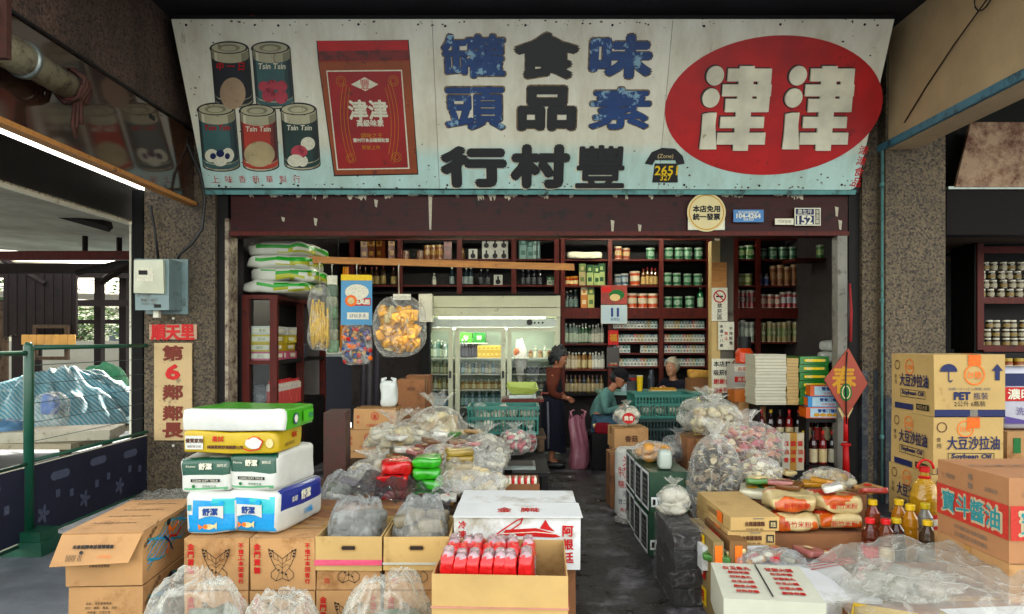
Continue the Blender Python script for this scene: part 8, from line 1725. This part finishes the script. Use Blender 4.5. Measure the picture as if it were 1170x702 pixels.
m.add(vs, [(j * n + i, j * n + (i + 1) % n, (j + 1) * n + (i + 1) % n, (j + 1) * n + i) for j in range(4) for i in range(n)], D3, True); m.tube([(-.04, -.158, .8), (-.03, -.178, .5), (-.03, -.196, .25)], [.012, .016, .012], cloth('grey_strip', '#6a6a72'), 6); m.build('skirt', t)
m = MB(); m.tube([(.13 * math.cos(a), .14 * math.sin(a), .9) for a in [2 * math.pi * i / 18 for i in range(19)]], .012, cloth('sash_rose', '#8f5a54'), 6); m.tube([(-.12, -.05, .9), (-.14, -.07, .8)], [.014, .008], cloth('sash_rose', '#8f5a54'), 6); m.build('sash', t)
for sy in (-1, 1): m = MB(); m.soft(.23, .09, .075, mat('shoe_black', '#17161a', .4), n=6, e=.7, M=Matrix.Translation((.045, sy * .073, .0))); m.build('shoe', t)
# --- seated woman with a dark cap
TL = cloth('knit_teal', '#64857f'); JN = cloth('jeans', '#4c6474')
J = {'pel': ((0, 0, .55), .11), 'wai': ((.03, 0, .68), .1), 'che': ((.1, 0, .84), .11), 'nb': ((.17, 0, .93), .05), 'ne': ((.2, 0, .97), .043), 'he': ((.25, 0, 1.03), .06), 'shr': ((.1, -.15, .89), .05), 'elr': ((.13, -.21, .68), .038), 'wrr': ((.35, -.12, .76), .024), 'shl': ((.12, .14, .89), .05), 'ell': ((.2, .19, .68), .038), 'wrl': ((.4, .06, .76), .024)}
E = [('pel', 'wai'), ('wai', 'che'), ('che', 'nb'), ('nb', 'ne'), ('ne', 'he'), ('che', 'shr'), ('shr', 'elr'), ('elr', 'wrr'), ('che', 'shl'), ('shl', 'ell'), ('ell', 'wrl')]
for q, sy, dx in (('r', -1, .02), ('l', 1, -.04)):
    J.update({'hi' + q: ((.05, sy * .08, .53), .085), 'kn' + q: ((.42 + dx, sy * .09, .56), .06), 'an' + q: ((.4 + dx * 2, sy * .08, .09), .036), 'to' + q: ((.53 + dx, sy * .09, .035), .032)}); E += [('pel', 'hi' + q), ('hi' + q, 'kn' + q), ('kn' + q, 'an' + q), ('an' + q, 'to' + q)]
t, M = person('seated person in a dark cap, sunglasses and teal top, looking down at the hands', (px(682, 8.55), 8.55, .004), -.25, J, E, 'pel', None, [((.35, -.12, .76), (.8, .5, .1), (0, 0, 1)), ((.4, .06, .76), (.8, -.5, 0), (0, 0, 1))], (.275, 0, 1.075), (-.35, .45, .98), SKN)
gj = lambda keys, k, add=0: {n: (J[n][0], J[n][1] * k + add) for n in keys}
garment(t, 'knit_top', gj(['pel', 'wai', 'che', 'nb', 'shr', 'shl', 'elr', 'ell'], 1.12, .007) | {'cr': (tuple(Vector(J['elr'][0]).lerp(Vector(J['wrr'][0]), .8)), .034), 'cl': (tuple(Vector(J['ell'][0]).lerp(Vector(J['wrl'][0]), .8)), .034)}, [('pel', 'wai'), ('wai', 'che'), ('che', 'nb'), ('che', 'shr'), ('che', 'shl'), ('shr', 'elr'), ('shl', 'ell'), ('elr', 'cr'), ('ell', 'cl')], 'pel', TL)
garment(t, 'jeans', gj(['pel', 'hir', 'hil', 'knr', 'knl', 'anr', 'anl'], 1.1, .01), [('pel', 'hir'), ('pel', 'hil'), ('hir', 'knr'), ('hil', 'knl'), ('knr', 'anr'), ('knl', 'anl')], 'pel', JN)
hair(t, M, '#15151a', (.098, .084, .09), (-.03, 0, -.0), .1)
m = MB(); cm_ = cloth('cap_navy', '#14141c'); m.blob((-.01, 0, .05), (.106, .09, .085), cm_, 20, 12, .02, flat=.25); m.blob((.1, 0, .04), (.055, .065, .012), cm_, 14, 8); m.v = [M @ v for v in m.v]; m.build('cap', t)
m = MB(); 
for sy in (-1, 1): m.blob((.088, sy * .032, .012), (.008, .027, .018), K['black'], 12, 8)
m.bx(.085, .092, -.01, .01, .01, .018, K['black']); m.v = [M @ v for v in m.v]; m.build('sunglasses', t)
for sy in (-1, 1): m = MB(); m.soft(.24, .09, .08, mat('shoe_grey', '#35353a', .5), n=6, e=.7, M=Matrix.Translation((.47, sy * .085, .0))); m.build('shoe', t)
st = thing('stool', 'low dark stool under the seated person in the cap', 'stool', (px(682, 8.55), 8.55, .004)); m = MB(); m.lathe([(.17, .39), (.18, .41), (.17, .43)], M_woodd, 20); m.build('seat', st)
for a in (.7, 2.3, 3.9, 5.5): m = MB(); m.tube([(.12 * math.cos(a), .12 * math.sin(a), .39), (.16 * math.cos(a), .16 * math.sin(a), 0)], .018, M_woodd, 8); m.build('leg', st)
m = MB(); m.soft(.22, .1, .13, cloth('red_cloth', '#8a2a34'), n=8, amp=.02, e=.6); m.blob((-.1, 0, .09), (.03, .03, .03), K['cream']); m.build('red_cloth_bag', None, (px(690, 8.3), 8.33, .43), label='red patterned cloth bag at the seated person in the cap', cat='bag')
m = MB(); m.bx(-.14, .14, -.07, .07, 0, .429, M_woodd); m.build('low_box', None, (px(690, 8.3), 8.33, .004), label='low dark box under the red cloth bag', cat='box')
# --- old shopkeeper behind the counter
J = {'pel': ((0, 0, .55), .12), 'wai': ((.02, 0, .68), .115), 'che': ((.06, 0, .84), .12), 'nb': ((.09, 0, .95), .055), 'ne': ((.1, 0, 1.0), .046), 'he': ((.12, 0, 1.06), .06), 'shr': ((.05, -.17, .9), .055), 'elr': ((.16, -.23, .74), .042), 'wrr': ((.33, -.04, .87), .026), 'shl': ((.05, .17, .9), .055), 'ell': ((.14, .24, .72), .042), 'wrl': ((.36, .08, .84), .026)}
E = [('pel', 'wai'), ('wai', 'che'), ('che', 'nb'), ('nb', 'ne'), ('ne', 'he'), ('che', 'shr'), ('shr', 'elr'), ('elr', 'wrr'), ('che', 'shl'), ('shl', 'ell'), ('ell', 'wrl')]
for q, sy in (('r', -1), ('l', 1)): J.update({'hi' + q: ((.05, sy * .09, .53), .085), 'kn' + q: ((.34, sy * .1, .52), .06), 'an' + q: ((.3, sy * .09, .09), .036), 'to' + q: ((.4, sy * .09, .035), .032)}); E += [('pel', 'hi' + q), ('hi' + q, 'kn' + q), ('kn' + q, 'an' + q), ('an' + q, 'to' + q)]
t, M = person('white haired shopkeeper in a dark shirt sitting behind the counter', (px(774, 9.45), 9.5, .05), math.pi + .85, J, E, 'pel', None, [((.33, -.04, .87), (.5, .8, .0), (0, 0, 1)), ((.36, .08, .84), (.5, -.8, 0), (0, 0, 1))], (.135, 0, 1.115), (-.1, .05), SKN2)
gj = lambda keys, k, add=0: {n: (J[n][0], J[n][1] * k + add) for n in keys}
garment(t, 'shirt', gj(['pel', 'wai', 'che', 'nb', 'shr', 'shl', 'elr', 'ell'], 1.12, .008) | {'cr': (tuple(Vector(J['elr'][0]).lerp(Vector(J['wrr'][0]), .85)), .038), 'cl': (tuple(Vector(J['ell'][0]).lerp(Vector(J['wrl'][0]), .85)), .038)}, [('pel', 'wai'), ('wai', 'che'), ('che', 'nb'), ('che', 'shr'), ('che', 'shl'), ('shr', 'elr'), ('shl', 'ell'), ('elr', 'cr'), ('ell', 'cl')], 'pel', cloth('shirt_dark', '#20202c'))
garment(t, 'trousers', gj(['pel', 'hir', 'hil', 'knr', 'knl', 'anr', 'anl'], 1.1, .01), [('pel', 'hir'), ('pel', 'hil'), ('hir', 'knr'), ('hil', 'knl'), ('knr', 'anr'), ('knl', 'anl')], 'pel', cloth('trousers_dark', '#26262c'))
hair(t, M, '#a9a594', (.105, .092, .115), (-.018, 0, .035), .16)
st = thing('stool', 'dark stool behind the counter under the shopkeeper', 'stool', (px(774, 9.45), 9.5, .004)); m = MB(); m.lathe([(.17, .43), (.18, .45), (.17, .47)], M_woodd, 20); m.build('seat', st)
for a in (.7, 2.3, 3.9, 5.5): m = MB(); m.tube([(.12 * math.cos(a), .12 * math.sin(a), .39), (.16 * math.cos(a), .16 * math.sin(a), 0)], .018, M_woodd, 8); m.build('leg', st)
# pink bag on the floor
m = MB(); pkm = mat('pink_plastic', '#a06c78', .35, .15, 8, .5, 14, coat=.2); vs = []; n = 48
for j in range(15):
    u = j / 14; rr = .108 * (1 - .25 * u) * (1 if u > .04 else .9)
    for i in range(n):
        a = 2 * math.pi * i / n; k = 1 + .13 * math.sin(a * 5 + u * 2.5) * (.4 + u) + .1 * noise.noise(Vector((math.cos(a) * 2, math.sin(a) * 2, u * 4)))
        vs.append((rr * math.cos(a) * k * 1.1 + .02 * math.sin(u * 5), rr * math.sin(a) * k * .8, .62 * u + .03 * u * math.sin(a * 3)))
m.add(vs, [(j * n + i, j * n + (i + 1) % n, (j + 1) * n + (i + 1) % n, (j + 1) * n + i) for j in range(14) for i in range(n)], pkm, True)
for sx in (-1, 1): m.tube([(sx * .05, 0, .55), (sx * .09, 0, .68), (sx * .04, 0, .7)], [.02, .016, .01], pkm, 6)
m.build('pink_plastic_bag', None, (px(660, 8.45), 8.42, .004), label='tall pink plastic bag on the floor between the two women', cat='bag')
m = MB(); m.soft(.14, .12, .3, FILMW, n=8, amp=.03, e=.5); m.soft(.1, .09, .24, mat('cream_bag', '#a9a48f', .5), n=6, amp=.02, e=.5); m.build('white_plastic_bag', None, (px(616, 7.6), 7.62, .004), label='small white plastic bag on the floor behind the standing person', cat='bag')
# ================================================================ light, sky, camera
ELEV, AZ = 48, -178
w = bpy.data.worlds.new('World'); sc.world = w; w.use_nodes = True
nt = w.node_tree; sky = nt.nodes.new('ShaderNodeTexSky'); sky.sky_type = 'NISHITA'; sky.sun_disc = False
sky.sun_elevation = R(ELEV); sky.sun_rotation = R(-2); sky.air_density = 1.2; sky.dust_density = 3.0
hs = nt.nodes.new('ShaderNodeHueSaturation'); hs.inputs['Saturation'].default_value = .45; nt.links.new(sky.outputs[0], hs.inputs['Color'])
tm = nt.nodes.new('ShaderNodeMix'); tm.data_type = 'RGBA'; tm.blend_type = 'MULTIPLY'; tm.inputs[0].default_value = 1; tm.inputs[7].default_value = (1.07, 1.0, .86, 1); nt.links.new(hs.outputs[0], tm.inputs[6])
bg = nt.nodes['Background']; nt.links.new(tm.outputs[2], bg.inputs[0]); bg.inputs[1].default_value = .14
sl = bpy.data.lights.new('sun', 'SUN'); sl.energy = 2.0; sl.angle = R(.6); sl.color = (1, .93, .82)
so = bpy.data.objects.new('sun', sl); COL.objects.link(so); so.rotation_euler = (R(90 - ELEV), 0, R(AZ)); so.location = (-5, 20, 12)
cd = bpy.data.cameras.new('camera'); cam = bpy.data.objects.new('camera', cd); COL.objects.link(cam)
cam.location = (0, 0, EYE); cam.rotation_euler = (R(90), 0, 0); cd.sensor_width = 36; cd.lens = 36 * F / 1170
cd.shift_y = (CY - 351) / 1170; cd.clip_end = 1500; cd.clip_start = .05
sc.camera = cam
vs = sc.view_settings; vs.view_transform = 'Standard'; vs.look = 'None'; vs.exposure = 3.1; vs.gamma = 1; vs.use_curve_mapping = False
sc.cycles.use_denoising = True; sc.cycles.max_bounces = 8; sc.cycles.transparent_max_bounces = 24; sc.cycles.caustics_reflective = False; sc.cycles.caustics_refractive = False
sc.cycles.sample_clamp_indirect = 6
bpy.data.scenes.remove(TS)
